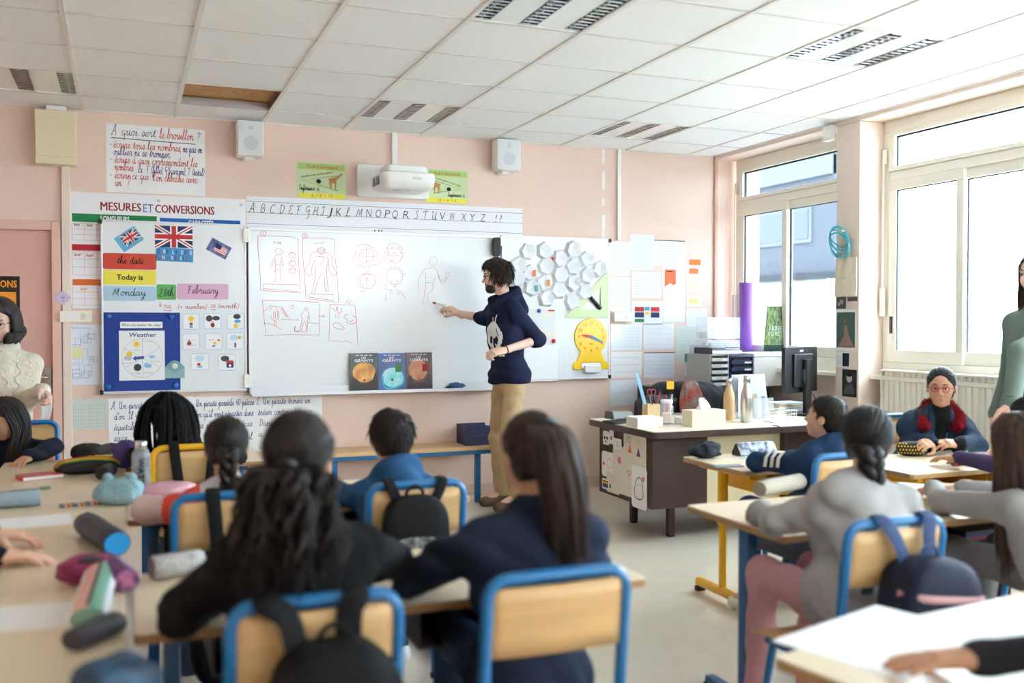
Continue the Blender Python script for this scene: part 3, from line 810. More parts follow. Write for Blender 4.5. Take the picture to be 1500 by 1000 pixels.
def wing(px, name_label, hinge_left):
  x0, x1, z0, z1 = wrect(*px, YB_)
  c = ((x0 + x1) / 2, YB_, z0)
  w = thing('whiteboard_wing', name_label, 'whiteboard', c)
  MB(c).box(x0 + .008, x1 - .008, YB_, YW - 0.012, z0 + .008, z1 - .008).build('writing_surface', m_board, w)
  for a in ((x0, x1, z1 - 0.014, z1), (x0, x1, z0, z0 + 0.014), (x0, x0 + 0.014, z0 + .014, z1 - .014), (x1 - 0.014, x1, z0 + .014, z1 - .014)):
    MB(c).box(a[0], a[1], YB_ - 0.004, YW - 0.01, a[2], a[3]).build('edge_profile', m_alu, w, bevel=0.003)
  xe_ = x0 if hinge_left else x1
  for zz in (z0, z1 - 0.03):
    MB(c).box(xe_ - 0.012, xe_ + 0.012, YB_ - 0.012, YW, zz, zz + 0.03).build('corner_cap', m_black, w, bevel=0.004)
  for zz in (z0 + 0.3, z1 - 0.3): MB(c).box((x0 + x1) / 2 - 0.03, (x0 + x1) / 2 + 0.03, YW - 0.012, YW, zz - 0.03, zz + 0.03).build('wall_bracket', m_alu, w)
  return w, (x0, x1, z0, z1)
wingL, rL = wing((148, 325, 361, 575), 'side whiteboard covered with English date strips and weather cards', True)
wingR, rR = wing((735, 347, 893, 556), 'side whiteboard holding paper cups, set square and yellow clock', False)
k = PxInk(YB_);
y_ = 451
def pz(x, y): return k.p(x, y)
a, b = pz(240, 452), pz(251, 452); k.text('THE', a[0], a[1], 0.026, width=b[0] - a[0])
a = pz(260, 452); b = pz(303, 450); k.hand('(+ number)', a[0], a[1], 0.017, 0.003, width=b[0] - a[0])
a, b = pz(309, 451), pz(316, 451); k.text('OF', a[0], a[1], 0.026, width=b[0] - a[0])
a, b = pz(319, 451), pz(350, 450); k.hand('(month)', a[0], a[1], 0.017, 0.003, width=b[0] - a[0])
k.px([(234, 441), (235, 449)]); k.px([(232.5, 446), (235, 449), (237, 446)]); k.px([(239, 454.7), (251, 454.7)]); k.px([(309, 453.5), (316, 453.5)])
o = k.build('lettering', I_RED, wingL); o.location = [-v for v in wingL.location]

# --- items on the wing nearest the door
def uk(s, k0=0.0, k1=1.0, ax=0.0, bx=1.0):
  W, H = s.w, s.h
  X0, X1, Y0, Y1 = W * ax, W * bx, H * k0, H * k1
  w_, h_ = X1 - X0, Y1 - Y0
  b = s.ink(); b.rect(X0, Y0, X1, Y1); b.build('print', I_NAVY, s.o)
  w = s.ink()
  for (p, q) in (((X0, Y0), (X1, Y1)), ((X0, Y1), (X1, Y0))): w.stroke([p, q], h_ * 0.17)
  w.rect(X0 + w_ * .40, Y0, X0 + w_ * .60, Y1); w.rect(X0, Y0 + h_ * .33, X1, Y0 + h_ * .67); w.build('print', I_WHITE, s.o)
  r = s.ink()
  for (p, q) in (((X0, Y0), (X1, Y1)), ((X0, Y1), (X1, Y0))): r.stroke([p, q], h_ * 0.055)
  r.rect(X0 + w_ * .44, Y0, X0 + w_ * .56, Y1); r.rect(X0, Y0 + h_ * .4, X1, Y0 + h_ * .6); r.build('print', I_RED, s.o)
def pxm(n, Y=YB_): return n * (Yp(260, 450, Y)[0] - Yp(259, 450, Y)[0])
m_cyan = mat('card_cyan', (96, 176, 214), 0.5)
s = Sheet('flag_card', 'tilted light blue card with a waving British flag', 'card', (189, 350), YB_, m_cyan, rot=-0.62, size=(pxm(35), pxm(25)))
uk(s, 0.22, 0.9, 0.22, 0.95)
s = Sheet('flag_card', 'upright British flag card above the dire la date sign', 'card', (227, 331, 282, 362.5), YB_, m_paper); uk(s)
s = Sheet('sign_card', 'blue card reading dire la date en anglais in coloured capitals', 'card', (228, 363, 283, 383), YB_, mat('card_sky', (60, 150, 205), 0.5), rot=0.03)
pal = [I_NAVY, I_RED, I_WHITE]
for row, (t_, yy) in enumerate((('DIRE LA DATE', 0.56), ('EN ANGLAIS', 0.12))):
  n = len(t_); xx = 0.05 if row == 0 else 0.10
  for q, ch in enumerate(t_):
    if ch != ' ':
      kk = s.ink(0.0004); kk.text(ch, s.w * (xx + q * 0.078), s.h * yy, s.h * 0.30, width=(s.w * 0.055 if ch != 'I' else s.w * 0.014), off=0.01); kk.build('lettering', pal[(q + row) % 3], s.o)
s = Sheet('flag_card', 'tilted dark blue card with a waving American flag', 'card', (320.7, 364), YB_, mat('card_violet', (70, 76, 130), 0.5, col2=(120, 130, 175), vscale=20), rot=0.49, size=(pxm(33), pxm(21)))
kk = s.ink(); kk.rect(s.w * .3, s.h * .2, s.w * .9, s.h * .75); kk.build('print', I_WHITE, s.o)
kk = s.ink()
for q in range(5): kk.rect(s.w * .3, s.h * (.2 + q * .115), s.w * .9, s.h * (.255 + q * .115))
kk.build('print', I_RED, s.o); kk = s.ink(); kk.rect(s.w * .3, s.h * .46, s.w * .58, s.h * .75); kk.build('print', I_NAVY, s.o)
def strip(name, label, px, col, r=0.012): return Sheet(name, label, 'card', px, YB_, mat('strip_' + name + str(col[0]), col, 0.35, spec=0.6), r=r)
s = strip('word_strip', 'laminated red strip reading the date', (150.6, 371, 229, 394.5), (205, 62, 40)); kk = s.ink(); kk.hand('the date', s.w * .26, s.h * .36, s.h * .22, 0.004, width=s.w * .5); kk.build('lettering', I_BLACK, s.o)
s = strip('word_strip', 'laminated yellow strip reading Today is in bold', (151, 395.5, 228.6, 417), (236, 220, 72)); kk = s.ink(); kk.text('Today is', s.w * .25, s.h * .34, s.h * .36, width=s.w * .5, off=0.02); kk.build('lettering', I_BLACK, s.o)
s = strip('word_strip', 'laminated pale blue strip reading Monday', (151, 419, 228.6, 440.6), (172, 205, 224)); kk = s.ink(); kk.hand('Monday', s.w * .18, s.h * .36, s.h * .26, 0.004, width=s.w * .62); kk.build('lettering', I_BLACK, s.o)
s = strip('word_strip', 'small green card with the number 28th', (229.3, 416.4, 258, 438.8), (92, 172, 92)); kk = s.ink(); kk.hand('28th', s.w * .12, s.h * .24, s.h * .26, 0.004, width=s.w * .76); kk.build('lettering', I_BLACK, s.o)
s = strip('word_strip', 'laminated pink strip reading February', (259, 415.6, 334.6, 438.5), (218, 172, 200)); kk = s.ink(); kk.hand('February', s.w * .2, s.h * .38, s.h * .24, 0.004, width=s.w * .6); kk.build('lettering', I_BLACK, s.o)
m_bluep = mat('blue_felt_panel', (26, 56, 140), 0.7, var=0.05, vscale=30)
s = Sheet('display_backing', 'deep blue backing panel behind the weather wheel', 'panel', (152, 457.5, 264, 572), YB_, m_bluep, th=0.004)
for (qx, qy) in ((62, 160), (707, 165), (55, 880), (748, 862)):
  q = Yp(150 + qx / 6.977, 440 + qy / 6.977, YB_)
  m_ = MB(); m_.lathe([(0.021, 0), (0.021, -0.008), (0.017, -0.016), (0.008, -0.019)], (0, 0, 0), 18, 'y')
  o = m_.build('magnet', mat('magnet_blue', (38, 100, 170), 0.25), smooth=True); o.location = (q[0], YB_ - 0.004, q[2])
  tag(o, 'round blue magnet on the %s corner of the blue panel nearest the %s' % ('upper' if qy < 500 else 'lower', 'door' if qx < 400 else 'picture cards'), 'magnet', 'blue panel magnets')
YP2 = YB_ - 0.0045
s = Sheet('question_strip', 'white strip asking what the weather is like today', 'card', (176, 471, 238, 480.4), YP2, m_paper, r=0.006); kk = s.ink(); kk.text("What's the weather like today?", s.w * .03, s.h * .3, s.h * .42, width=s.w * .94); kk.build('lettering', I_BLACK, s.o)
s = Sheet('weather_poster', 'white sheet titled Weather with a six part wheel', 'poster', (174.4, 484, 241.3, 556.8), YP2, m_paper)
kk = s.ink(); kk.text('Weather', s.w * .22, s.h * .875, s.h * .085, width=s.w * .6, off=0.01, shear=0.1); kk.build('lettering', I_BLUE, s.o)
cx, cy, R_ = s.w * .51, s.h * .45, s.w * .45
kk = s.ink(); kk.ring(cx, cy, R_, 0.0018, 32, s.h * .39)
for a in range(6):
  an = PI / 2 + a * PI / 3; kk.stroke([(cx, cy), (cx + R_ * math.cos(an), cy + s.h * .39 * math.sin(an))], 0.0016)
for (tx, ty, tt) in ((.27, .6, "It's sunny"), (.52, .775, "It's raining"), (.7, .37, "It's windy"), (.07, .34, "It's cloudy"), (.27, .135, "It's foggy"), (.53, .14, "It's snowing")): kk.text(tt, s.w * tx, s.h * ty, s.h * .026, width=s.w * .2)
kk.build('print', I_GREY, s.o)
kk = s.ink(); kk.disc(s.w * .38, s.h * .73, s.w * .06); kk.disc(s.w * .22, s.h * .52, s.w * .07)
for a in range(10): kk.stroke([(s.w * .38 + s.w * .075 * math.cos(a * .628), s.h * .73 + s.w * .075 * math.sin(a * .628)), (s.w * .38 + s.w * .1 * math.cos(a * .628), s.h * .73 + s.w * .1 * math.sin(a * .628))], 0.004)
kk.build('print', I_YEL, s.o)
kk = s.ink(); kk.disc(s.w * .15, s.h * .45, s.w * .05); kk.disc(s.w * .22, s.h * .45, s.w * .06); kk.build('print', I_LGREY, s.o)
kk = s.ink(); kk.disc(s.w * .4, s.h * .26, s.w * .085); kk.build('print', ink('charcoal', (70, 70, 74)), s.o)
kk = s.ink(); kk.disc(s.w * .6, s.h * .30, s.w * .06); kk.disc(s.w * .66, s.h * .29, s.w * .05); kk.disc(s.w * .72, s.h * .47, s.w * .07, ry=s.w * .04); kk.build('print', ink('pale_blue', (140, 200, 228)), s.o)
kk = s.ink(0.0025); kk.poly([(s.w * .29, s.h * .44), (s.w * .37, s.h * .39), (s.w * .37, s.h * .42), (s.w * .54, s.h * .43), (s.w * .54, s.h * .49), (s.w * .37, s.h * .475), (s.w * .37, s.h * .50)]); kk.build('pointer_arrow', ink('arrow', (70, 90, 170)), s.o)
# envelope
q0 = Yp(256, 540.4, YP2); w_, h_ = pxm(29), pxm(28)
ev = thing('envelope', 'open teal paper envelope pinned on the blue panel', 'envelope', (q0[0], YP2, q0[2]))
m_teal = mat('paper_teal', (128, 168, 172), 0.7)
MB().prism([(-w_ / 2, -h_ / 2), (w_ / 2, -h_ / 2), (w_ / 2, h_ * .12), (w_ * .2, h_ * .42), (0, h_ * .5), (-w_ * .2, h_ * .42), (-w_ / 2, h_ * .12)], -0.003, 0, 'y').build('back_flap', m_teal, ev)
MB().prism([(-w_ / 2, -h_ / 2), (w_ / 2, -h_ / 2), (w_ / 2, h_ * .1), (0, -h_ * .22), (-w_ / 2, h_ * .1)], -0.007, -0.0045, 'y').build('pocket', mat('paper_teal_light', (146, 182, 184), 0.7), ev)
m_ = MB(); m_.lathe([(0.02, -0.004), (0.019, -0.012), (0.01, -0.015)], (0, 0, h_ * .17), 16, 'y'); m_.build('stud', m_white, ev, smooth=True)
# weather picture cards
CARDS = [((265.8, 458, 293.8, 483.7), 'sun', 'picture card of a yellow sun over a child'), ((297, 457.5, 325.6, 483), 'storm', 'picture card of dark storm clouds over a red figure'),
    ((331, 458, 359, 483), 'rain', 'picture card of a child under a blue umbrella'), ((265.8, 486.6, 294, 513.4), 'fog', 'picture card of a child in grey fog lines'),
    ((298.6, 486.6, 327.4, 513.4), 'wind', 'picture card of leaves blowing past a child'), ((330, 485.6, 358.5, 512.8), 'cloud', 'picture card of a blue outlined cloud with sun'),
    ((277.6, 516.2, 307.7, 543), 'snow', 'picture card of a snow cloud and red hat'), ((318, 517, 346.6, 543.5), 'house', 'picture card of a red roofed house in a storm')]
for px, kd, lb in CARDS:
  s = Sheet('weather_card', lb, 'card', px, YB_, m_paper, r=0.01, group='weather picture cards', rot=random.uniform(-.03, .03))
  kk = s.ink(); kk.stroke(rrect(s.w * .04, s.w * .96, s.h * .04, s.h * .96, s.w * .08), 0.0025, True); kk.stroke([(s.w * .09, s.h * .09), (s.w * .91, s.h * .09), (s.w * .91, s.h * .91), (s.w * .09, s.h * .91)], 0.0015, True); kk.build('print', ink('frame_blue', (130, 175, 215)), s.o)
  def blob(cx, cy, r, m, ry=None):
    q = s.ink(); q.disc(s.w * cx, s.h * cy, s.w * r, 12, s.w * (ry or r)); q.build('print', m, s.o)
  CH = ink('charcoal', (70, 70, 74))
  if kd == 'sun': blob(.5, .66, .15, I_YEL); blob(.5, .36, .09, I_BROWN); blob(.5, .2, .1, I_SKY, .05)
  if kd == 'storm': blob(.33, .66, .17, CH); blob(.68, .67, .2, CH, .12); blob(.5, .28, .1, I_DRED, .13); blob(.5, .45, .06, ink('skin_print', (236, 190, 160)))
  if kd == 'rain': blob(.58, .78, .2, CH, .14); blob(.6, .5, .18, I_SKY, .09); blob(.5, .25, .11, I_YEL, .13)
  if kd == 'fog': blob(.4, .38, .12, I_DRED); blob(.4, .5, .07, I_BROWN); blob(.5, .3, .36, I_LGREY, .02); blob(.5, .6, .36, I_LGREY, .012)
  if kd == 'wind': blob(.55, .4, .09, I_YEL); blob(.75, .58, .08, I_ORANGE, .05); blob(.5, .25, .1, I_SKY, .05); blob(.3, .58, .04, CH, .02); blob(.45, .62, .03, CH, .02)
  if kd == 'cloud': blob(.72, .68, .1, I_YEL); blob(.45, .68, .22, ink('pale_cloud', (200, 222, 240)), .15); blob(.5, .28, .05, I_PURP, .15)
  if kd == 'snow': blob(.5, .68, .24, ink('pale_cloud', (200, 222, 240)), .17); blob(.45, .36, .09, I_RED, .07); blob(.5, .22, .14, ink('pale_blue', (140, 200, 228)), .06)
  if kd == 'house': blob(.4, .7, .22, CH, .15); q = s.ink(); q.rect(s.w * .48, s.h * .2, s.w * .84, s.h * .45); q.build('print', I_NAVY, s.o); q = s.ink(); q.poly([(s.w * .45, s.h * .45), (s.w * .87, s.h * .45), (s.w * .8, s.h * .6), (s.w * .5, s.h * .6)]); q.build('print', I_RED, s.o); blob(.66, .32, .07, I_WHITE)

# --- items on the wing nearest the windows
def facet_cup(px, py, R, seed, mk=None, lab0=''):
  rr = random.Random(seed)
  n = rr.choice([5, 6, 6, 7])
  q = Yp(px, py, YB_)
  base, top = [], []
  a0 = rr.uniform(0, 6.28)
  for i in range(n):
    a = a0 + 2 * PI * i / n + rr.uniform(-.15, .15)
    r_ = R * rr.uniform(.88, 1.12)
    base.append((r_ * math.cos(a), r_ * math.sin(a) * 1.05)); top.append((r_ * .80 * math.cos(a + .16), r_ * .80 * math.sin(a + .16) * 1.05))
  d0 = rr.uniform(.022, .034)
  V = [(x, -0.001, z) for x, z in base] + [(x + .006, -d0 - rr.uniform(-.004, .004), z + .004) for x, z in top] + [(rr.uniform(-.008, .008), -d0 + rr.uniform(.004, .012), rr.uniform(-.008, .008))]
  F = [(i, (i + 1) % n, n + (i + 1) % n, n + i) for i in range(n)] + [(n + i, n + (i + 1) % n, 2 * n) for i in range(n)]
  mb = MB(); mb.add(V, F)
  o = mb.build('paper_cup', mat('folded_paper', (226, 227, 230), 0.8)); o.location = (q[0], YB_, q[2])
  kk = Ink((0, -0.037, 0), (1, 0, 0), (0, 0, 1), 0.0006)
  for _ in range(5):
    x, z = rr.uniform(-R * .4, R * .4), rr.uniform(-R * .4, R * .4)
    kk.stroke([(x, z), (x + rr.uniform(-.012, .012), z + rr.uniform(-.01, .01)), (x + rr.uniform(-.015, .015), z + rr.uniform(-.015, .015))], 0.0015)
  kk.build('drawing_print', I_LGREY, o)
  lab = lab0
  if mk:
    kk = Ink((0, -0.037, 0), (1, 0, 0), (0, 0, 1), 0.001); kk.rect(R * .2, -R * .35, R * .55, R * .3); kk.build('drawing_print', mk[0], o); lab = mk[1]
  tag(o, lab, 'paper cup', 'folded paper cups on the board')
pts = [(245, 220), (440, 220), (610, 305), (755, 205), (915, 305), (140, 375), (450, 385), (755, 385), (1055, 415), (270, 460), (610, 485), (915, 490), (130, 510), (430, 570), (295, 630), (760, 570), (590, 650), (895, 675), (455, 750), (745, 780)]
rows_ = [(0, 240, 'top'), (240, 340, 'second'), (340, 440, 'third'), (440, 530, 'fourth'), (530, 640, 'fifth'), (640, 900, 'bottom')]
for i, (a, b) in enumerate(pts):
  lo_r = [r for r in rows_ if r[0] <= b < r[1]][0]
  rk = sorted(q[0] for q in pts if lo_r[0] <= q[1] < lo_r[1]).index(a)
  lab0 = 'white folded paper cup, %s from the man in the %s row of the cluster' % (['first', 'second', 'third', 'fourth'][rk], lo_r[2])
  mk = {9: (I_ORANGE, 'white folded paper cup with an orange and brown picture'), 13: (ink('amber', (225, 150, 60)), 'white folded paper cup with an amber drawn figure'), 14: (ink('teal_pencil', (110, 170, 170)), 'white folded paper cup with small green pencil marks near the man')}.get(i)
  facet_cup(740 + a / 7.69, 340 + b / 7.69, 0.078, 100 + i, mk, lab0)
def magnet(px, py, col, lab, Y=YB_ - 0.002, r=0.017):
  q = Yp(px, py, Y); m_ = MB(); m_.lathe([(r, 0), (r, -0.007), (r * .8, -0.013), (r * .3, -0.015)], (0, 0, 0), 16, 'y')
  o = m_.build('magnet', mat('magnet_%d_%d' % (col[0], col[1]), col, 0.3), smooth=True); o.location = (q[0], Y, q[2]); tag(o, lab, 'magnet')
magnet(809.5, 379, (214, 60, 52), 'round red magnet between the paper cups', YB_ - 0.0005)
# set square
x0, x1, z0, z1 = wrect(826, 394, 891, 466, YB_ - 0.006)
oq = (x1, YB_ - 0.006, z0)
ss = thing('set_square', 'large translucent green set square on the board', 'set square', oq)
P = [(0, 0), (x0 - x1, 0), (0, z1 - z0)]
cen = (np.array(P[0]) + P[1] + P[2]) / 3
inn = [tuple(cen + (np.array(p) - cen) * 0.46) for p in P]
V = [(p[0], y, p[1]) for y in (0, -0.006) for p in P + inn]
F = []
for i in range(3):
  j = (i + 1) % 3
  F += [(6 + i, 6 + j, 9 + j, 9 + i), (i, 3 + i, 3 + j, j), (i, j, 6 + j, 6 + i), (3 + i, 9 + i, 9 + j, 3 + j)]
MB().add(V, F).build('plate', mat('green_plastic', (196, 214, 158), 0.3, alpha=1), ss)
kk = Ink((0, -0.0062, 0), (1, 0, 0), (0, 0, 1), 0.0006)
for i in range(1, 30):
  f_ = i / 31; kk.stroke([(P[1][0] * f_, 0.002), (P[1][0] * f_, 0.016 if i % 5 == 0 else 0.009)], 0.001)
  kk.stroke([(-0.002, P[2][1] * f_), (-0.016 if i % 5 == 0 else -0.009, P[2][1] * f_)], 0.001)
kk.build('print', ink('dark_green', (90, 110, 70)), ss)
b0, b1 = Yp(865, 435, YB_ - 0.02), Yp(880, 452, YB_ - 0.02)
hd = MB(oq); hd.tube([b0, b0 * .5 + b1 * .5, b1], [(0.013, 0.017)] * 3, 8); hd.build('grip', m_black, ss, smooth=True)
# toy clock
q = Yp(865, 493, YB_); S_ = pxm(1) * 1.12
ck = thing('toy_clock', 'yellow magnetic teaching clock with red numerals', 'clock', (q[0], YB_, q[2]))
prof = []
R_ = 0.150
for i in range(25):
  a = math.radians(-52 + i * (284 / 24)); prof.append((R_ * math.cos(a), R_ * math.sin(a) * 1.02))
prof += [(-0.125, -0.20), (-0.155, -0.215), (-0.168, -0.245), (-0.155, -0.272), (0.155, -0.272), (0.168, -0.245), (0.155, -0.215), (0.125, -0.20)]
MB().prism(prof[::-1], -0.012, 0, 'y').build('clock_plate', mat('clock_yellow', (250, 205, 30), 0.25), ck, bevel=0.002)
MB().prism(rrect(-0.09, 0.09, -0.262, -0.215, 0.022, 4), -0.0145, -0.012, 'y').build('time_window', m_white, ck)
kk = Ink((0, -0.012, 0), (1, 0, 0), (0, 0, 1), 0.001)
for h in range(1, 13):
  a = PI / 2 - h * PI / 6; kk.text(str(h), 0.112 * math.cos(a), 0.112 * math.sin(a) - 0.013, 0.026, align='c')
kk.stroke(rrect(-0.094, 0.094, -0.266, -0.211, 0.024, 4), 0.004, True); kk.build('lettering', I_RED, ck)
kk = Ink((0, -0.012, 0), (1, 0, 0), (0, 0, 1), 0.001)
for h in range(60): kk.disc(0.136 * math.cos(h * PI / 30), 0.136 * math.sin(h * PI / 30), 0.0018, 5)
kk.rect(-.018, -.064, .018, -.057); kk.disc(0.0, -0.23, .002); kk.disc(0, -.245, .002); kk.build('print', I_BROWN, ck)
MB().prism([(0.012, -0.008), (-0.055, -0.006), (-0.095, 0.016), (-0.055, 0.020), (0.012, 0.010)], -0.018, -0.0145, 'y').build('hour_hand', ink('hand_red', (215, 80, 60)), ck)
MB().prism([(-0.014, -0.006), (0.0, -0.014), (0.095, -0.046), (0.108, -0.046), (0.100, -0.036), (0.0, 0.012)], -0.022, -0.0185, 'y').build('minute_hand', ink('hand_blue', (96, 150, 195)), ck)
q2 = Yp(866, 540, YB_); m_ = MB(); m_.rbox(-0.072, 0.072, -0.04, 0, -0.03, 0.03, 0.008, axis='y')
o = m_.build('board_eraser', mat('eraser_white', (232, 234, 236), 0.5), bevel=0.004); o.location = (q2[0], YB_, q2[2]); tag(o, 'white board eraser stuck below the yellow clock', 'eraser')
# posters hanging from the wing
s = Sheet('blue_poster', 'pale blue poster with yellow waves held by magnets beside the man', 'poster', (773, 452, 814, 505), YB_, mat('poster_blue', (206, 216, 236), 0.4, col2=(238, 222, 190), vscale=7))
kk = s.ink(); kk.rect(s.w * .72, s.h * .93, s.w * .95, s.h * .97); kk.build('lettering', I_RED, s.o)
magnet(789.5, 455, (36, 90, 170), 'round blue magnet on the corner of the blue poster', YB_ - 0.0045); magnet(811, 499, (214, 50, 50), 'round red magnet on the lower corner of the blue poster', YB_ - 0.0045)
s = Sheet('paper_sheet', 'large blank white paper hanging below the blue poster', 'paper', (768, 505, 817, 558), YB_, m_paper)
# black eraser case at the board corner
q = Yp(725, 362, YB_); m_ = MB(); m_.rbox(-0.032, 0.032, -0.05, 0, -0.075, 0.075, 0.02, axis='y')
o = m_.build('eraser_case', mat('case_black', (30, 28, 32), 0.6), bevel=0.01); o.location = (q[0], YB_ - 0.006, q[2]); tag(o, 'black oblong case stuck at the upper corner of the whiteboard', 'case')
q = Yp(727, 379, YB_); m_ = MB(); m_.box(-0.022, 0.022, -0.003, 0, -0.02, 0.015); o = m_.build('sticky_note', mat('note_lime', (214, 226, 110), 0.8)); o.location = (q[0], YB_ - .0065, q[2]); tag(o, 'small lime note under the black case', 'note')
# comic books standing on the tray
def comic(px, cols, lab, art):
  x0, x1, z0, z1 = wrect(*px, YB_ - 0.03)
  z0 = BZ0 - 0.001
  W, H = x1 - x0, z1 - z0
  t = thing('comic_book', lab, 'book', ((x0 + x1) / 2, YB_ - 0.04, z0), group='comic books on the pen tray')
  t.rotation_euler = (-0.07, 0, 0)
  MB().box(-W / 2 + .004, W / 2 - .003, -0.004, 0.006, 0.003, H - .003).build('pages', m_paper, t)
  MB().box(-W / 2, W / 2, -0.006, -0.004, 0, H).box(-W / 2, -W / 2 + .003, -0.004, 0.008, 0, H).box(-W / 2, W / 2, 0.006, 0.008, 0, H).build('cover', mat('cover_' + art, cols[0], 0.3, col2=cols[1], vscale=9), t)
  n = [0]
  def I():
    n[0] += 1; return Ink((-W / 2, -0.006, 0), (1, 0, 0), (0, 0, 1), 0.0005 + 0.0003 * n[0])
  k = I()
  if art == 'gold': k.disc(W * .5, H * .5, W * .42, 24, H * .26)
  if art == 'blue': k.disc(W * .52, H * .36, W * .4, 24, H * .26)
  if art == 'red': k.disc(W * .45, H * .55, W * .36, 24, H * .28)
  k.build('cover_print', mat('cover_glow_' + art, cols[2], 0.4, col2=cols[3], vscale=14), t)
  k = I()
  if art == 'gold': k.poly([(W * .03, H * .03), (W * .97, H * .03), (W * .97, H * .5), (W * .9, H * .52), (W * .8, H * .3), (W * .6, H * .24), (W * .4, H * .22), (W * .24, H * .32), (W * .03, H * .42)])
  if art == 'blue': k.stroke(smooth_path([(W * .16, H * .4), (W * .2, H * .12), (W * .5, H * .08), (W * .85, H * .18), (W * .92, H * .34)], 5), W * .06)
  if art == 'red': k.poly([(W * .03, H * .03), (W * .97, H * .03), (W * .95, H * .4), (W * .8, H * .42), (W * .7, H * .22), (W * .3, H * .2), (W * .2, H * .4), (W * .05, H * .36)])
  k.build('cover_print', mat('cover_dark_' + art, cols[4], 0.5), t)
  k = I(); k.disc(W * .5, H * .3, W * .05); k.build('cover_print', I_RED if art != 'blue' else I_BROWN, t)
  if art != 'gold': k = I(); k.rect(W * .62, H * .5, W * .84, H * .7); k.build('cover_print', I_GREEN if art == 'blue' else I_DRED, t)
  k = I(); k.text('LES', W * .4, H * .85, H * .055, width=W * .17, off=0.012); k.text('GÉANTS', W * .15, H * .775, H * .065, width=W * .68, off=0.014)
  for i in range(4): k.rect(W * (.2 + .16 * i), H * .935, W * (.31 + .16 * i), H * .95)
  k.build('lettering', I_WHITE, t)
comic((513, 517, 553.5, 573), [(58, 84, 70), (38, 50, 40), (244, 190, 92), (196, 120, 60), (58, 50, 42)], 'comic book with a golden glow on a green cover', 'gold')
comic((554, 517, 594, 571), [(50, 84, 160), (40, 62, 128), (90, 210, 220), (180, 232, 236), (60, 180, 190)], 'comic book with a turquoise splash on a blue cover', 'blue')
comic((594.5, 516, 633, 570), [(104, 66, 50), (72, 46, 40), (184, 116, 80), (214, 146, 104), (58, 40, 44)], 'comic book with a brown and rust cover', 'red')
# crumpled blue cloth on the tray
q = Yp(668, 564, YB_ - 0.04)
def cr(u, v):
  a, b = u * 2 * PI, (v - .5) * PI
  r_ = 1 + .18 * math.sin(3 * a + 4 * b) + .14 * math.sin(7 * a - 3 * b)
  return (0.066 * r_ * math.cos(b) * math.cos(a), 0.028 * math.cos(b) * math.sin(a), 0.026 + 0.026 * r_ * math.sin(b))
o = MB().grid(cr, 26, 12).build('cleaning_cloth', mat('cloth_blue', (52, 84, 130), 0.9, var=0.2, vscale=30), smooth=True); o.location = (q[0], YB_ - 0.042, BZ0 - 0.004)
tag(o, 'crumpled blue cleaning cloth lying on the pen tray', 'cloth')

# --- big poster of measures behind the wing
s = Sheet('measures_poster', 'white laminated poster titled MESURES ET CONVERSIONS', 'poster', (97, 286, 360, 452), YW, mat('laminate_white', (238, 238, 240), 0.3), th=0.003)
def fx(px): return (Yp(px, 370, YW)[0] - (s.c[0] - s.w / 2))
def fz(py, px=180): return (Yp(px, py, YW)[2] - (s.c[2] - s.h / 2))
kk = s.ink()
for dx in (-.0018, .0018): kk.text('MESURES', fx(148) + dx, fz(309, 180), 0.058, width=fx(207) - fx(148)); kk.text('CONVERSIONS', fx(228) + dx, fz(313, 270), 0.058, width=fx(314) - fx(228))
kk.text('MESURES', fx(148), fz(309, 180), 0.058, width=fx(207) - fx(148)); kk.text('CONVERSIONS', fx(228), fz(313, 270), 0.058, width=fx(314) - fx(228))
kk.build('lettering', I_DRED, s.o)
kk = s.ink(); kk.text('ET', fx(210.5), fz(311, 218), 0.058, width=fx(225) - fx(210.5)); kk.build('lettering', ink('poster_blue', (30, 110, 180)), s.o)
kk = s.ink(); kk.rect(fx(106), fz(327), fx(230), fz(315)); kk.build('print', ink('bar_green', (20, 130, 70)), s.o)
kk = s.ink(); kk.rect(fx(234.5), fz(332, 290), fx(352), fz(321, 290)); kk.build('print', ink('bar_blue', (20, 100, 180)), s.o)
kk = s.ink(); kk.text('LONGUEURS', fx(148), fz(324.5), 0.034, width=fx(190) - fx(148), off=0.03); kk.text('CAPACITÉS', fx(276), fz(330, 290), 0.034, width=fx(313) - fx(276), off=0.03); kk.build('lettering', I_WHITE, s.o)
kk = s.ink(); kk.rect(fx(105.5), fz(367, 130), fx(160), fz(358, 130)); kk.build('print', ink('bar_red', (190, 30, 40)), s.o)
kk = s.ink(); kk.rect(fx(106), fz(417.5, 130), fx(160), fz(409, 130)); kk.build('print', ink('bar_orange', (214, 100, 30)), s.o)
kk = s.ink()
for (ya, yb) in ((328, 352), (368, 403), (418, 447)):
  for px in (106, 124, 142, 160): kk.rect(fx(px) - .0012, fz(yb, 130), fx(px) + .0012, fz(ya, 130))
  for t_ in (0, .33, .66, 1): z = fz(ya + (yb - ya) * t_, 130); kk.rect(fx(106), z - .0012, fx(160), z + .0012)
kk.build('print', ink('grid_red', (222, 170, 170)), s.o)
kk = s.ink(); kk.text('km', fx(109), fz(331, 115), 0.02, off=.02); kk.text('hm', fx(128), fz(332, 135), 0.02, off=.02); kk.build('lettering', ink('bar_green', (20, 130, 70)), s.o)
kk = s.ink(); kk.text('km²', fx(109), fz(375, 115), 0.02, off=.02); kk.text('hm²', fx(127), fz(376, 135), 0.02, off=.02); kk.build('lettering', I_RED, s.o)
kk = s.ink(); kk.text('km³', fx(118), fz(425, 115), 0.02, off=.02); kk.build('lettering', I_ORANGE, s.o)
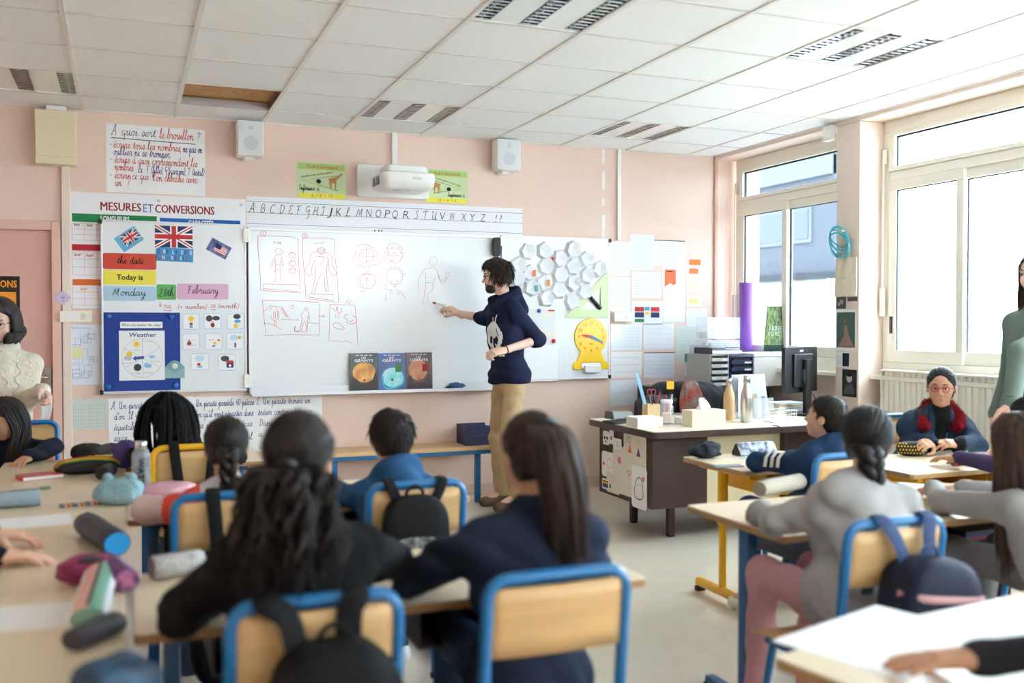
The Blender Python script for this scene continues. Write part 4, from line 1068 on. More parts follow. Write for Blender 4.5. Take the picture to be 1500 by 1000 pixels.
for (px, py) in ((100, 290), (233, 294), (354, 300), (103, 449)):
  x, z = fx(px) - s.w / 2, fz(py, px) - s.h / 2
  m_ = MB(); m_.lathe([(0.012, -0.0015), (0.011, -0.004), (0.005, -0.0045)], (x, 0, z), 12, 'y'); m_.build('eyelet', m_steel, s.o)

# --- handwritten poster
s = Sheet('handwritten_poster', 'white paper with red and blue handwriting about the brouillon', 'poster', (155.5, 185.5, 300.5, 284), YW, m_paper)
bl, rd = s.ink(), s.ink()
W, H = s.w, s.h
def hw(K, t, x, y, x2, xh=0.030): K.hand(t, W * x, H * y, xh, 0.0034, width=W * (x2 - x))
hw(bl, 'A quoi sert', .05, .84, .50, .034); hw(rd, 'le brouillon', .53, .83, .88, .034); hw(bl, '?', .91, .83, .95, .03)
bl.stroke([(W * .05, H * .795), (W * .90, H * .775)], 0.005)
hw(bl, '-', .03, .655, .055); hw(rd, 'écrire tous les nombres,', .07, .65, .75); hw(bl, 'ne pas en', .77, .645, .97)
hw(bl, 'oublier ni se tromper.', .07, .545, .64)
hw(bl, '-', .03, .44, .055); hw(rd, 'écrire à quoi correspondent les', .08, .43, .92)
hw(rd, 'nombres.', .08, .32, .27); hw(bl, 'Ex : F (fille), G (garçon), T (total)', .31, .305, .99, .026)
hw(bl, '-', .03, .21, .055); hw(rd, 'écrire ce que', .08, .20, .42); hw(rd, "l'on cherche avec", .46, .19, .92)
hw(rd, 'un', .08, .09, .15); hw(rd, '?', .19, .06, .24, .045)
bl.build('lettering', I_BLUE, s.o); rd.build('lettering', I_RED, s.o)

# --- problem sheets under the boards
for i, (px, txt, lb) in enumerate((((159, 582, 283, 668), [('A. Un pirate', .03, .82, .42), ("d'or. Il veut", .06, .64, .45), ('équitablement', .06, .46, .5), ('sacs.', .06, .28, .22), ('Combien', .2, .12, .5)], 'handwritten problem sheet A behind the child with long locs'),
                 ((283, 580, 374, 668), [('Un pirate possède 40 pièces', .04, .84, .98), ("d'or qu'il veut répartir dans", .0, .66, .97), ('des sacs. Il  5 pièces', .02, .48, .95), ('t-il', .82, .26, .95)], 'handwritten problem sheet B between sheets A and C'),
                 ((374, 577, 472, 664), [('C. Un pirate trouve un', .02, .84, .82), ('trésor contenant 6 sacs', .04, .66, .84), ('Dans', .05, .48, .26), ('a 5', .04, .30, .2), ('C', .06, .1, .12)], 'handwritten problem sheet C nearest the boy in the blue hood'))):
  s = Sheet('problem_sheet', lb, 'poster', px, YW, m_paper, group='handwritten problem sheets')
  kk = s.ink()
  for (t_, a, b, c2) in txt: kk.hand(t_, s.w * a, s.h * b, 0.026, 0.0034, width=s.w * (c2 - a))
  kk.build('lettering', I_BLUE, s.o)
# --- plan, timetable, note, socket, trunking, box
s = Sheet('evacuation_plan', 'printed floor plan sheet between the door and the side board', 'poster', (89, 475.5, 150, 563.5), YW, mat('plan_paper', (226, 230, 240), 0.4))
kk = s.ink(); kk.text("Plan d'intervention", s.w * .26, s.h * .935, s.h * .03, width=s.w * .45)
rr = random.Random(3)
for _ in range(26):
  x, y = s.w * rr.uniform(.08, .75), s.h * rr.uniform(.08, .78); a, b = s.w * rr.uniform(.06, .2), s.h * rr.uniform(.05, .14); kk.stroke([(x, y), (x + a, y), (x + a, y + b), (x, y + b)], 0.002, True)
kk.build('print', ink('plan_line', (120, 130, 170)), s.o)
kk = s.ink(); kk.rect(s.w * .28, s.h * .44, s.w * .52, s.h * .62); kk.build('print', ink('plan_yellow', (232, 224, 170)), s.o)
s = Sheet('timetable', 'grey green laminated timetable sheet low on the wall by the door', 'poster', (92, 585, 158, 628), YW, mat('timetable_paper', (206, 214, 206), 0.4)); s.tablegrid(5, 6, col=I_GREY)
kk = s.ink(); kk.rect(s.w * .12, s.h * .28, s.w * .2, s.h * .42); kk.build('print', I_GREEN, s.o)
q = Yp(92, 436, YW); s = Sheet('note_card', 'small lilac diamond note by the door frame', 'note', (92, 436), YW - 0.03, mat('note_lilac', (206, 184, 214), 0.7), rot=0.785, size=(0.075, 0.075))
kk = s.ink();
for i in range(5): kk.stroke([(s.w * (.3 + .08 * i), s.h * (.5 - .08 * i)), (s.w * (.5 + .08 * i), s.h * (.7 - .08 * i))], 0.002)
kk.build('print', I_BLUE, s.o)
x0, x1, z0, z1 = wrect(88, 455, 135, 472, YW); oc = ((x0 + x1) / 2, YW, (z0 + z1) / 2)
t = thing('socket_box', 'cream surface mounted socket box on the wall by the door', 'socket', oc)
MB(oc).rbox(x0, x1, YW - 0.045, YW, z0, z1, 0.006, axis='y').build('casing', m_pvc, t, bevel=0.003)
MB(oc).rbox(x0 + 0.04, x0 + 0.13, YW - 0.05, YW - 0.045, z0 + 0.015, z1 - 0.015, 0.004, axis='y').build('switch_plate', m_white, t)
m_ = MB(oc); m_.lathe([(0.024, -0.049), (0.024, -0.045)], (x1 - 0.06, YW, (z0 + z1) / 2), 16, 'y'); m_.build('socket', mat('socket_beige', (226, 214, 190), .5), t)
x0, x1, z0, z1 = wrect(51, 162, 112, 241, YW - 0.1); oc = ((x0 + x1) / 2, YW, z0)
t = thing('electrical_box', 'cream metal cabinet high on the wall above the door', 'box', oc)
m_cream = mat('cream_enamel', (226, 214, 180), 0.4)
MB(oc).box(x0, x1, YW - 0.12, YW, z0, z1).build('casing', m_cream, t, bevel=0.006)
MB(oc).box(x0 + 0.004, x1 - 0.004, YW - 0.128, YW - 0.12, z0 + 0.05, z1 - 0.05).build('lid', m_cream, t, bevel=0.004)
MB(oc).box(x0 + 0.07, x0 + 0.19, YW - 0.1, YW - 0.02, z1, ZC - 0.002).build('cable_duct', m_white, t)
x0, x1, z0, z1 = wrect(85, 240, 96, 690, YW)
tag(MB().box(DX1 + 0.06, DX1 + 0.115, YW - 0.03, YW, 0.09, 2.44).build('wall_trunking', m_trunk, bevel=0.004), 'narrow pink painted trunking running down beside the door frame', 'trunking')
# --- loudspeakers
def speaker(px, lb):
  x0, x1, z0, z1 = wrect(*px, YW - 0.12)
  oc = ((x0 + x1) / 2, YW, z0)
  t = thing('loudspeaker', lb, 'speaker', oc, group='white wall loudspeakers')
  MB(oc).rbox(x0, x1, YW - 0.16, YW - 0.03, z0, z1, 0.012, axis='y').build('cabinet', m_white, t, bevel=0.008)
  MB(oc).rbox(x0 + 0.008, x1 - 0.008, YW - 0.163, YW - 0.16, z0 + 0.008, z1 - 0.008, 0.01, axis='y').build('grille', mat('grille_white', (222, 224, 226), 0.6, bump=0.3, bscale=400), t)
  m_ = MB(oc); m_.lathe([(0.052, -0.165), (0.05, -0.163), (0.05, -0.162)], ((x0 + x1) / 2, YW, z0 + (z1 - z0) * .36), 22, 'y'); m_.build('woofer', mat('cone_grey', (200, 204, 210), 0.6), t)
  m_ = MB(oc); m_.lathe([(0.017, -0.166), (0.016, -0.163), (0.016, -0.162)], ((x0 + x1) / 2, YW, z0 + (z1 - z0) * .79), 16, 'y'); m_.build('tweeter', mat('cone_grey', (200, 204, 210), 0.6), t)
  MB(oc).box((x0 + x1) / 2 - 0.03, (x0 + x1) / 2 + 0.03, YW - 0.09, YW - 0.05, z0 - 0.02, z0).build('bracket', m_white, t)
  MB(oc).box((x0 + x1) / 2 - 0.04, (x0 + x1) / 2 + 0.04, YW - 0.03, YW, z0 - 0.02, z1 - 0.06).build('bracket', m_white, t)
speaker((347, 178, 385, 229), 'white wall loudspeaker beside the opening of the missing ceiling tile')
speaker((726, 205, 760, 250), 'white wall loudspeaker nearest the folded paper cups')
# --- posters over the board
for (px, ttl, tx, num, lb, up) in (((434, 238.5, 507, 291), 'Ordre croissant', 'du plus petit au plus grand', '6 < 8 < 10', 'green maths poster titled Ordre croissant', True), ((622, 249, 685.5, 297.5), 'Ordre décroissant', 'Du plus grand au plus petit', '10 > 8 > 6', 'green maths poster titled Ordre décroissant behind the projector', False)):
  s = Sheet('maths_poster', lb, 'poster', px, YW, mat('poster_green', (200, 216, 166), 0.35), th=0.003)
  W, H = s.w, s.h
  kk = s.ink(); kk.rect(W * .03, H * .8, W * .97, H * .97); kk.build('print', ink('band_green', (172, 206, 120)), s.o)
  kk = s.ink(); kk.rect(W * .04, H * .02, W * .96, H * .14); kk.build('print', ink('band_yellow', (240, 226, 70)), s.o)
  kk = s.ink(); kk.text(ttl, W * .2, H * .84, H * .09, width=W * .62, off=.015); kk.text(num, W * .3, H * .045, H * .08, width=W * .42); kk.build('lettering', ink('rust', (200, 96, 50)), s.o)
  kk = s.ink()
  if up: kk.stroke([(W * .84, H * .66), (W * .12, H * .49), (W * .84, H * .24)], 0.006)
  else: kk.stroke([(W * .2, H * .66), (W * .86, H * .45), (W * .2, H * .28)], 0.006)
  kk.build('print', ink('line_green', (100, 180, 80)), s.o)
  kk = s.ink(); kk.text(tx, W * .1 if up else W * .22, H * .56 if up else H * .73, H * .05, width=W * .63, rot=.2 if up else -.25, off=.01)
  kk.hand('Inférieur à' if up else 'Supérieur à', W * (.05 if up else .52), H * (.22 if up else .2), H * .07, .003, width=W * .4)
  kk.disc(W * (.44 if up else .55), H * (.48 if up else .42), W * .05, 10, H * .06); kk.build('print', I_BLACK, s.o)
  kk = s.ink()
  g = [(.63, .3), (.66, .5), (.64, .56), (.74, .6), (.80, .62), (.90, .74), (.93, .72), (.80, .52), (.79, .26), (.77, .26), (.76, .45), (.71, .45), (.70, .28), (.67, .28), (.67, .45)]
  kk.poly([(W * (a if up else 1.0 - a), H * b) for a, b in (g if up else g[::-1])]); kk.build('print', ink('giraffe', (190, 140, 80)), s.o)
# --- alphabet banner
SH = [361, 420, 478, 535, 588, 639, 672, 715, 765]
zt, zb = Yp(560, 296)[2], Yp(560, 340)[2]
LET = [(ch, 355 + v / 7.14) for ch, v in zip('ABCDEFGHIJKLM', (95, 210, 315, 410, 505, 590, 678, 765, 850, 915, 1005, 1105, 1220))] + [(ch, 500 + v / 5.357) for ch, v in zip('NOPQRSTUVWXYZ!?', (215, 290, 360, 420, 505, 590, 655, 725, 795, 870, 960, 1030, 1110, 1212, 1250))]
for i in range(len(SH) - 1):
  xa, xb_ = Yp(SH[i], 315)[0], Yp(SH[i + 1], 315)[0]
  th = 0.002
  o = MB().box(-(xb_ - xa) / 2 + .001, (xb_ - xa) / 2 + .001, -th / 2, th / 2, 0, zt - zb).build('alphabet_sheet', mat('lined_laminate', (236, 237, 242), 0.25))
  o.location = ((xa + xb_) / 2, YW - 0.0012 - 0.001 * (i % 2), zb)
  chs = ' '.join(ch for ch, px in LET if SH[i] <= px < SH[i + 1])
  tag(o, 'ruled alphabet sheet above the whiteboard with the capitals ' + chs.replace('! ?', '').strip() if chs and '!' not in chs else 'ruled alphabet sheet with punctuation marks at the end of the row', 'paper', 'alphabet sheets over the whiteboard')
  Hh = zt - zb; Ww = xb_ - xa
  kk = Ink((-Ww / 2, -th / 2, 0), (1, 0, 0), (0, 0, 1), 0.0007)
  for j in range(14): kk.rect(0, Hh * (.06 + .065 * j) - .0006, Ww, Hh * (.06 + .065 * j) + .0006)
  kk.build('print', I_LGREY, o)
  kk = Ink((-Ww / 2, -th / 2, 0), (1, 0, 0), (0, 0, 1), 0.001)
  for f_ in (.13, .48, .83): kk.rect(0, Hh * f_ - .0012, Ww, Hh * f_ + .0012)
  for ch, px in LET:
    if SH[i] <= px < SH[i + 1]:
      x = Yp(px, 315)[0] - xa
      if ch in GL and ch.isupper():
        kk.hand(ch, x - .022, Hh * .485, 0.032, .004)
      else:
        kk.text(ch, x, Hh * .485, 0.062, width=.045 if ch not in '!?' else None, align='c', shear=.15, off=-0.012)
  kk.build('lettering', I_BLACK, o)
# --- projector on its wall arm
pj = Yp(590, 268, 6.82)
x0, x1, z0, z1 = wrect(521, 244, 625, 291, YW)
oc = (pj[0], 6.82, pj[2])
t = thing('projector', 'white short throw projector on a wall arm over the board', 'projector', oc)
MB(oc).rbox(x0, x1, YW - 0.05, YW, z0, z1, 0.025, axis='y').build('wall_plate', m_white, t, bevel=0.008)
hw_, hd_ = 0.20, 0.20
zc = pj[2]
V = [];
def ringz(sx, sy, z, r): return [(pj[0] + a, 6.82 + b, z) for a, b in rrect(-sx, sx, -sy, sy, r, 3)]
rings = [ringz(hw_ * .80, hd_ * .7, zc - 0.062, .05), ringz(hw_ * .97, hd_ * .93, zc - 0.035, .06), ringz(hw_, hd_, zc + 0.02, .06), ringz(hw_ * .97, hd_ * .97, zc + 0.05, .06), ringz(hw_ * .8, hd_ * .8, zc + .06, .05)]
n = len(rings[0]); V = [p for r_ in rings for p in r_]
F = [(i * n + k, i * n + (k + 1) % n, (i + 1) * n + (k + 1) % n, (i + 1) * n + k) for i in range(4) for k in range(n)] + [tuple(range(n - 1, -1, -1)), tuple(4 * n + k for k in range(n))]
MB(oc).add(V, F).build('projector_body', m_white, t, smooth=True)
MB(oc).rbox(pj[0] - .15, pj[0] + .15, 6.82 - .12, 6.82 + .12, zc + .06, zc + .115, .04).build('top_housing', m_white, t, bevel=.012)
MB(oc).box(pj[0] - .045, pj[0] + .045, 6.9, YW - .04, zc + .115, zc + .15).build('wall_arm', m_white, t, bevel=.006)
kk = MB(oc); kk.box(pj[0] - .201, pj[0] - .196, 6.72, 6.80, zc - .03, zc + .03); kk.build('vent_grille', mat('vent_grey', (120, 122, 126), .6), t)
kk = MB(oc); kk.box(pj[0] - .201, pj[0] - .196, 6.83, 6.9, zc - .03, zc + .03); kk.build('vent_grille', mat('vent_grey', (120, 122, 126), .6), t)
kk = Ink((pj[0] - oc[0], 6.82 - hd_ - oc[1], zc - oc[2]), (1, 0, 0), (0, 0, 1), 0.002); kk.text('EPSON', .02, 0.0, .018, width=.065); kk.build('lettering', I_GREY, t)
kk = Ink((pj[0] - oc[0] - .09, 6.82 - oc[1] - .06, zc - .0625 - oc[2]), (1, 0, 0), (0, -1, 0), 0.0015); kk.rect(0, 0, .05, .012); kk.rect(.1, .0, .13, .015); kk.rect(.02, -.08, .1, -.074); kk.build('print', I_GREY, t)
x0, x1, z0, z1 = wrect(573, 196, 581, 244, YW)
tag(MB().box(x0, x1, YW - .03, YW, z1 - .45, ZC - .003).build('cable_duct', m_white, bevel=.003), 'white cable duct from the ceiling down to the projector plate', 'trunking')
x0, x1, z0, z1 = wrect(903, 220, 908, 352, YW)
tag(MB().box(x0, x1, YW - .025, YW, z0, ZC - .003).build('cable_duct', m_white, bevel=.003), 'thin white cable duct on the bare wall near the windows', 'trunking')
kk = MB(); rr = random.Random(5)
x0, x1, z0, z1 = wrect(882, 218, 886.5, 345, YW)
z = z1
while z > z0:
  l = rr.uniform(.06, .16); w_ = rr.uniform(.5, 1) * (x1 - x0); kk.box(x0, x0 + w_, YW - .0008, YW, z - l, z); z -= l + rr.uniform(0, .08)
kk.build('plaster_stain', mat('plaster_fill', (238, 234, 230), .9), wall_back)

# --- sheets on the wall near the windows
m_pocket = mat('plastic_pocket', (232, 236, 244), 0.15, spec=0.8)
m_sheet2 = mat('sheet_bluish', (230, 234, 242), 0.35)
WS = [((894, 354, 923, 404), m_sheet2, 9, 'printed sheet at the top beside the side board edge'), ((894, 406, 923, 455), m_sheet2, 8, 'printed sheet with ruled rows above the cream thermostat'), ((923, 344, 958, 396), m_pocket, 10, 'shiny plastic pocket with print, highest on the wall'),
   ((958, 352, 1003, 389), m_paper, 8, 'white printed sheet with a dark binding strip, topmost near the corner'), ((925, 398, 968, 436), m_paper, 8, 'printed table sheet under the shiny plastic pocket'), ((925, 441, 970, 475), m_sheet2, 2, 'sheet with a red and blue colour table'),
   ((971, 424, 1003, 472), m_pocket, 5, 'pale plastic pocket below the orange leaflet'), ((1005, 452, 1035, 478), m_sheet2, 4, 'plain bluish sheet under the small orange cards'), ((895, 475, 940, 513), m_pocket, 7, 'printed pocket sheet directly below the cream thermostat'),
   ((942, 474, 987, 512), m_pocket, 4, 'blank looking plastic pocket in the middle of the wall sheets'), ((990, 478, 1021, 530), mat('paper_greenish', (212, 222, 214), .5), 9, 'pale green printed sheet near the drawer towers'), ((895, 515, 940, 553), m_paper, 3, 'white drawn plan sheet next to the yellow clock'),
   ((943, 516, 988, 553), m_sheet2, 5, 'white sheet with a dotted binding strip over the black jacket'), ((894, 556, 939, 594), m_sheet2, 3, 'lowest wall sheet with blue columns above the hole punch'), ((1003, 518, 1016, 549), m_paper, 8, 'narrow white strip of print beside the clear plastic box')]
for px, m_, rows, lb in WS:
  s = Sheet('wall_sheet', lb, 'paper', px, YW, m_, group='paper sheets on the wall by the windows', rot=random.uniform(-.008, .008))
  s.lines(rows, I_LGREY if m_ is not m_paper else I_GREY)
  if 'binding strip' in lb:
    kk = s.ink(); kk.rect(0, s.h * .97, s.w, s.h); kk.build('print', I_BLACK, s.o)
  if 'colour table' in lb:
    for (a, b, c2, d, m2) in ((.1, .55, .4, .75, I_RED), (.1, .3, .4, .52, I_NAVY), (.42, .6, .58, .75, I_SKY), (.45, .4, .56, .55, I_YEL), (.62, .55, .9, .75, I_RED), (.62, .3, .9, .52, I_NAVY), (.1, .1, .4, .24, I_GREEN)):
      kk = s.ink(0.0004); kk.rect(s.w * a, s.h * b, s.w * c2, s.h * d); kk.build('print', m2, s.o)
s = Sheet('plastic_pocket', 'clear pocket holding the orange leaflet', 'paper', (969, 391, 1002, 423), YW, mat('pocket_clear', (226, 218, 214), .15, spec=.8))
s2 = Sheet('leaflet', 'orange leaflet tucked in a clear pocket on the wall', 'leaflet', (974, 394.5, 990, 420), YW - .003, ink('leaflet_orange', (238, 116, 66)))
kk = s2.ink(); kk.rect(s2.w * .2, s2.h * .86, s2.w * .7, s2.h * .91); kk.build('lettering', I_BLACK, s2.o)
kk = s2.ink(); kk.poly([(0, 0), (s2.w, 0), (s2.w, s2.h * .16), (s2.w * .7, s2.h * .1), (s2.w * .5, s2.h * .22), (s2.w * .2, s2.h * .1)]); kk.build('print', I_WHITE, s2.o)
for (px, col, lb) in (((1006, 389, 1027, 405), (240, 122, 50), 'small white card with an orange shape, upper of the cards by the corner'), ((1006, 411, 1027, 427), (236, 214, 180), 'small white card with a pale beige shape, middle of the cards by the corner'), ((1006, 433, 1027, 449), (236, 210, 140), 'small white card with a yellow shape, lower of the cards by the corner')):
  s = Sheet('picture_card', lb, 'card', px, YW, m_paper, group='small cards by the corner')
  kk = s.ink(); kk.rect(s.w * .15, s.h * .25, s.w * .8, s.h * .75); kk.build('print', ink('cardpic%d' % col[2], col), s.o)
s = Sheet('orange_cutout', 'orange paper cut-out above the small cards by the corner', 'paper', (1010, 380, 1026, 388), YW, ink('cut_orange', (240, 118, 44)))
x0, x1, z0, z1 = wrect(897, 457, 922, 471, YW); oc = ((x0 + x1) / 2, YW, (z0 + z1) / 2)
t = thing('thermostat', 'cream thermostat box among the wall sheets', 'thermostat', oc)
MB(oc).rbox(x0, x1, YW - .04, YW - .0, z0, z1, .006, axis='y').build('casing', m_pvc, t, bevel=.003)
m_ = MB(oc); m_.lathe([(.018, -.046), (.018, -.04)], (x1 - .04, YW, (z0 + z1) / 2), 16, 'y'); m_.build('dial', m_white, t)
# door poster
s = Sheet('door_poster', 'black and orange poster hanging on the pink door', 'poster', (-40, 404, 29.5, 520), YW + .02, mat('poster_black', (24, 22, 22), .4))
kk = s.ink(); kk.rect(s.w * .05, s.h * .06, s.w * .92, s.h * .80); kk.build('print', ink('poster_orange', (240, 150, 40)), s.o)
kk = s.ink(); kk.text('ONS', s.w * .58, s.h * .86, s.h * .085, width=s.w * .36, off=.03); kk.build('lettering', ink('poster_orange', (240, 150, 40)), s.o)
kk = s.ink(); kk.text('05', s.w * .74, s.h * .62, s.h * .06, width=s.w * .16); kk.build('lettering', I_BLACK, s.o)
# bench shelf along the wall
oc = (1.2, 7.05, 0)
t = thing('wall_bench', 'long low wooden bench shelf running under the whiteboard', 'bench', oc)
MB(oc).box(0.2, 2.62, 6.92, YW - .012, .405, .435).build('seat_board', mat('beech_light', (214, 178, 130), .4, var=.12, vscale=5, vstretch=(.4, 8, 8)), t, bevel=.004)
MB(oc).box(0.2, 2.62, 6.925, 6.95, .375, .405).build('rail', mat('steel_blue', (28, 104, 158), .35), t, bevel=.003)
for x in (.3, 1.4, 2.5): MB(oc).box(x - .02, x + .02, 6.95, 6.99, 0, .405).build('leg', mat('steel_blue', (28, 104, 158), .35), t, bevel=.003)
# file box standing on the bench
q = Yp(712, 634, 7.08); t = thing('file_box', 'dark blue cardboard file box standing on the bench end', 'box', (2.55, 7.08, .435))
m_fb = mat('file_navy', (52, 56, 92), .55)
MB().box(-.14, .10, -.11, -.105, 0, .15).box(-.14, -.135, -.105, .12, 0, .15).box(.095, .10, -.105, .12, 0, .13).box(-.135, .095, .115, .12, 0, .15).box(-.135, .095, -.105, .115, 0, .004).build('box_body', m_fb, t)
MB().box(-.141, .101, -.113, -.11, .075, .08).build('fold_line', mat('file_blue', (70, 78, 130), .5), t)
# ------------------------------------------------------------------ furniture
m_top = mat('desk_laminate', (226, 208, 178), 0.32, var=0.035, vscale=4, vstretch=(1, 7, 1), spec=0.5)
m_edge = mat('desk_edge_beech', (176, 138, 96), 0.5, var=0.1, vscale=12)
m_blue = mat('tube_blue', (18, 108, 166), 0.28, spec=0.6)
m_bluedk = mat('leg_blue', (24, 88, 140), 0.35)
m_yellow = mat('tube_yellow', (238, 180, 20), 0.3, spec=0.6)
m_ply = mat('beech_plywood', (212, 172, 118), 0.38, var=0.08, vscale=4, vstretch=(1.5, 1, 9))
m_tray = mat('tray_grey', (78, 80, 84), 0.45)
m_rubber = mat('rubber_black', (22, 22, 22), 0.7)
ZT = 0.69

def desk(label, x0, x1, y0, y1, m_leg=None, ang=0.0, trays=2, round_leg=False, group='pupils desks in rows'):
  m_leg = m_leg or m_bluedk
  W, D = x1 - x0, y1 - y0
  t = thing('school_desk', label, 'desk', ((x0 + x1) / 2, (y0 + y1) / 2, 0), ang, group)
  MB().rbox(-W / 2, W / 2, -D / 2, D / 2, ZT - 0.022, ZT, 0.018).build('tabletop', m_top, t, bevel=0.002)
  MB().rbox(-W / 2 - .002, W / 2 + .002, -D / 2 - .002, D / 2 + .002, ZT - 0.024, ZT - 0.0035, 0.02).build('edge_band', m_edge, t)
  for s in (-1, 1):
    x = s * (W / 2 - 0.09)
    l = MB()
    if round_leg:
      l.cyl((x, 0.03, 0.05), (x, 0.03, 0.40), 0.019, n=14); l.cyl((x, 0.03, 0.38), (x, 0.03, ZT - .024), 0.026, n=14)
    else: l.box(x - .02, x + .02, -.005, .055, 0.03, ZT - .024)
    lo = l.build('leg', m_leg, t, smooth=round_leg, bevel=0 if round_leg else .004)
    f = MB()
    if round_leg: f.cyl((x, -D * .44, 0.045), (x, D * .46, 0.045), 0.024, n=12)
    else: f.box(x - .02, x + .02, -D * .44, D * .46, 0.012, 0.04)
    f.build('foot', m_leg, t, smooth=round_leg, bevel=0 if round_leg else .004)
    for yy in (-D * .42, D * .44): MB().rbox(x - .024, x + .024, yy - .02, yy + .02, 0, .014 if not round_leg else .022, .008).build('foot_cap', m_rubber, lo)
    MB().box(x - .018, x + .018, -D * .42, D * .42, ZT - .05, ZT - .024).build('top_rail', m_leg, t, bevel=.003)
  MB().box(-W / 2 + .11, W / 2 - .11, D * .3, D * .3 + .03, ZT - .06, ZT - .03).build('crossbar', m_leg, t, bevel=.003)
  n = trays
  for i in range(n):
    cw = (W - .3) / n
    a = -W / 2 + .15 + i * cw + .02; b_ = a + cw - .04
    m = MB(); m.box(a, b_, -D * .40, D * .28, ZT - .135, ZT - .13); m.box(a, a + .004, -D * .4, D * .28, ZT - .13, ZT - .026); m.box(b_ - .004, b_, -D * .4, D * .28, ZT - .13, ZT - .026); m.box(a + .004, b_ - .004, D * .28 - .004, D * .28, ZT - .13, ZT - .026)
    m.build('book_tray', m_tray if not round_leg else m_yellow, t)
  return t
desk('beech topped desk with blue legs in the front row of black and navy jumpers', .014, 1.311, 2.29, 2.84)
desk('beech topped desk with blue legs shared by braided girl and boy in blue hood', 0.004, 1.272, 3.63, 4.2)
desk('small beech desk nearest the pirate problem sheets, used by the child with locs', -.0, .64, 4.95, 5.5, trays=1)
desk('beech topped desk with blue legs shared by the two girls in grey jumpers', 1.97, 3.27, 2.57, 3.15)
desk('small beech desk with yellow round legs facing the dark teacher desk', 2.655, 3.28, 3.76, 4.285, m_yellow, trays=1, round_leg=True)
desk('beech desk in front of the girl in the denim jacket', 3.32, 4.40, 3.40, 3.96, m_yellow, round_leg=True)
for (a, b, lb) in ((1.42, 2.72, 'side table bearing the dark school bag, nearest of the sideways row'), (2.725, 4.03, 'side table bearing the fluffy blue case, middle of the sideways row'), (4.035, 5.34, 'side table bearing the red book, farthest of the sideways row')):
  t = desk(lb, -.28 - (b - a) / 2, -.28 + (b - a) / 2, (a + b) / 2 - .275, (a + b) / 2 + .275, ang=PI / 2, group='sideways tables along the door side')
a15 = math.radians(10)
u_, v_ = np.array([math.cos(a15), math.sin(a15)]), np.array([-math.sin(a15), math.cos(a15)])
cW = np.array([1.245, 1.655]) + u_ * .65 - v_ * .28
desk('table strewn with white paper, partly out of view at the bottom corner', cW[0] - .65, cW[0] + .65, cW[1] - .28, cW[1] + .28, ang=a15)

def chair(label, x, y, rz=0.0, m=None):
  m = m or m_blue
  t = thing('school_chair', label, 'chair', (x, y, 0), rz, 'tube framed school chairs')
  w = .167
  zt = .828
  def bt(z): return -.165 - .045 * (z - .42) / .4
  P = [(-w, bt(.44), .44), (-w, bt(.62), .62)] + [(-w + .045 - .045 * math.cos(a), bt(zt - .05), zt - .048 + .048 * math.sin(a)) for a in (0, .4, .8, 1.2, PI / 2)]
  P = P + [(-p[0], p[1], p[2]) for p in P[::-1]]
  MB().tube(P, (.014), 10).build('back_frame', m, t, smooth=True)
  def bk(u, v):
    z = .655 + v * .155; xx = (u - .5) * 2
    return (xx * (w - .004), bt(z) - .012 * (1 - xx * xx) , z)
  MB().grid(bk, 10, 4).build('backrest', m_ply, t, smooth=True, solid=.011)
  def st(u, v):
    xx = (u - .5) * 2; yy = v
    return (xx * (.185 - .02 * (1 - v)), -.165 + .37 * v, .425 + .012 * xx * xx + (.0 if v < .85 else -.012 * ((v - .85) / .15) ** 2))
  MB().grid(st, 8, 8).build('seat', m_ply, t, smooth=True, solid=.012)
  sf = MB()
  for s in (-1, 1): sf.tube([(s * .15, -.17, .405), (s * .155, .16, .405)], .011, 8)
  sf.tube([(-.155, .05, .405), (.155, .05, .405)], .011, 8)
  sf.build('seat_frame', m, t, smooth=True)
  for s in (-1, 1):
    for (p, q) in (((s * .155, .13, .40), (s * .185, .19, .012)), ((s * w, -.165, .45), (s * .185, -.225, .012))):
      l = MB().tube([p, q], .0125, 10).build('leg', m, t, smooth=True)
      MB().cyl((q[0], q[1], 0), (q[0], q[1], .02), .017, n=10).build('foot_cap', m_rubber, l)
  return t
CH = {}
CH[7] = chair('blue tube chair with a black rucksack, under the girl in black with curly ponytail', .352, 2.14)
CH[8] = chair('blue tube chair with bare beech back under the girl in the navy jumper', .883, 2.14)
CH[5] = chair('blue tube chair under the girl with white and coral jumper', .305, 3.42)
CH[6] = chair('blue tube chair with a printed black rucksack under the boy in the blue hood', .925, 3.40)
CH[4] = chair('yellow tube chair under the child with long black locs', .275, 4.72, m=m_yellow)
CH[11] = chair('blue tube chair carrying a navy and pink rucksack, under the girl in grey', 1.985, 2.30)
CH[10] = chair('blue tube chair under the boy looking up beside the teacher desk', 2.79, 3.42)
CH[13] = chair('blue tube chair under the girl with long loose brown hair', 2.90, 2.28, .12)
CH[12] = chair('blue tube chair under the girl in the denim jacket', 4.16, 4.28, PI)
CH[2] = chair('blue tube chair behind the girl at the far end of the sideways tables', -.52, 5.72, PI)
CH[3] = chair('blue tube chair beside the sideways tables, only hands showing', -.80, 3.05, -PI / 2)
CH[15] = chair('blue tube chair at the paper strewn table', 1.84, .80, .17)
CH[16] = chair('blue tube chair of the child half hidden by long brown hair', 3.86, 3.05)

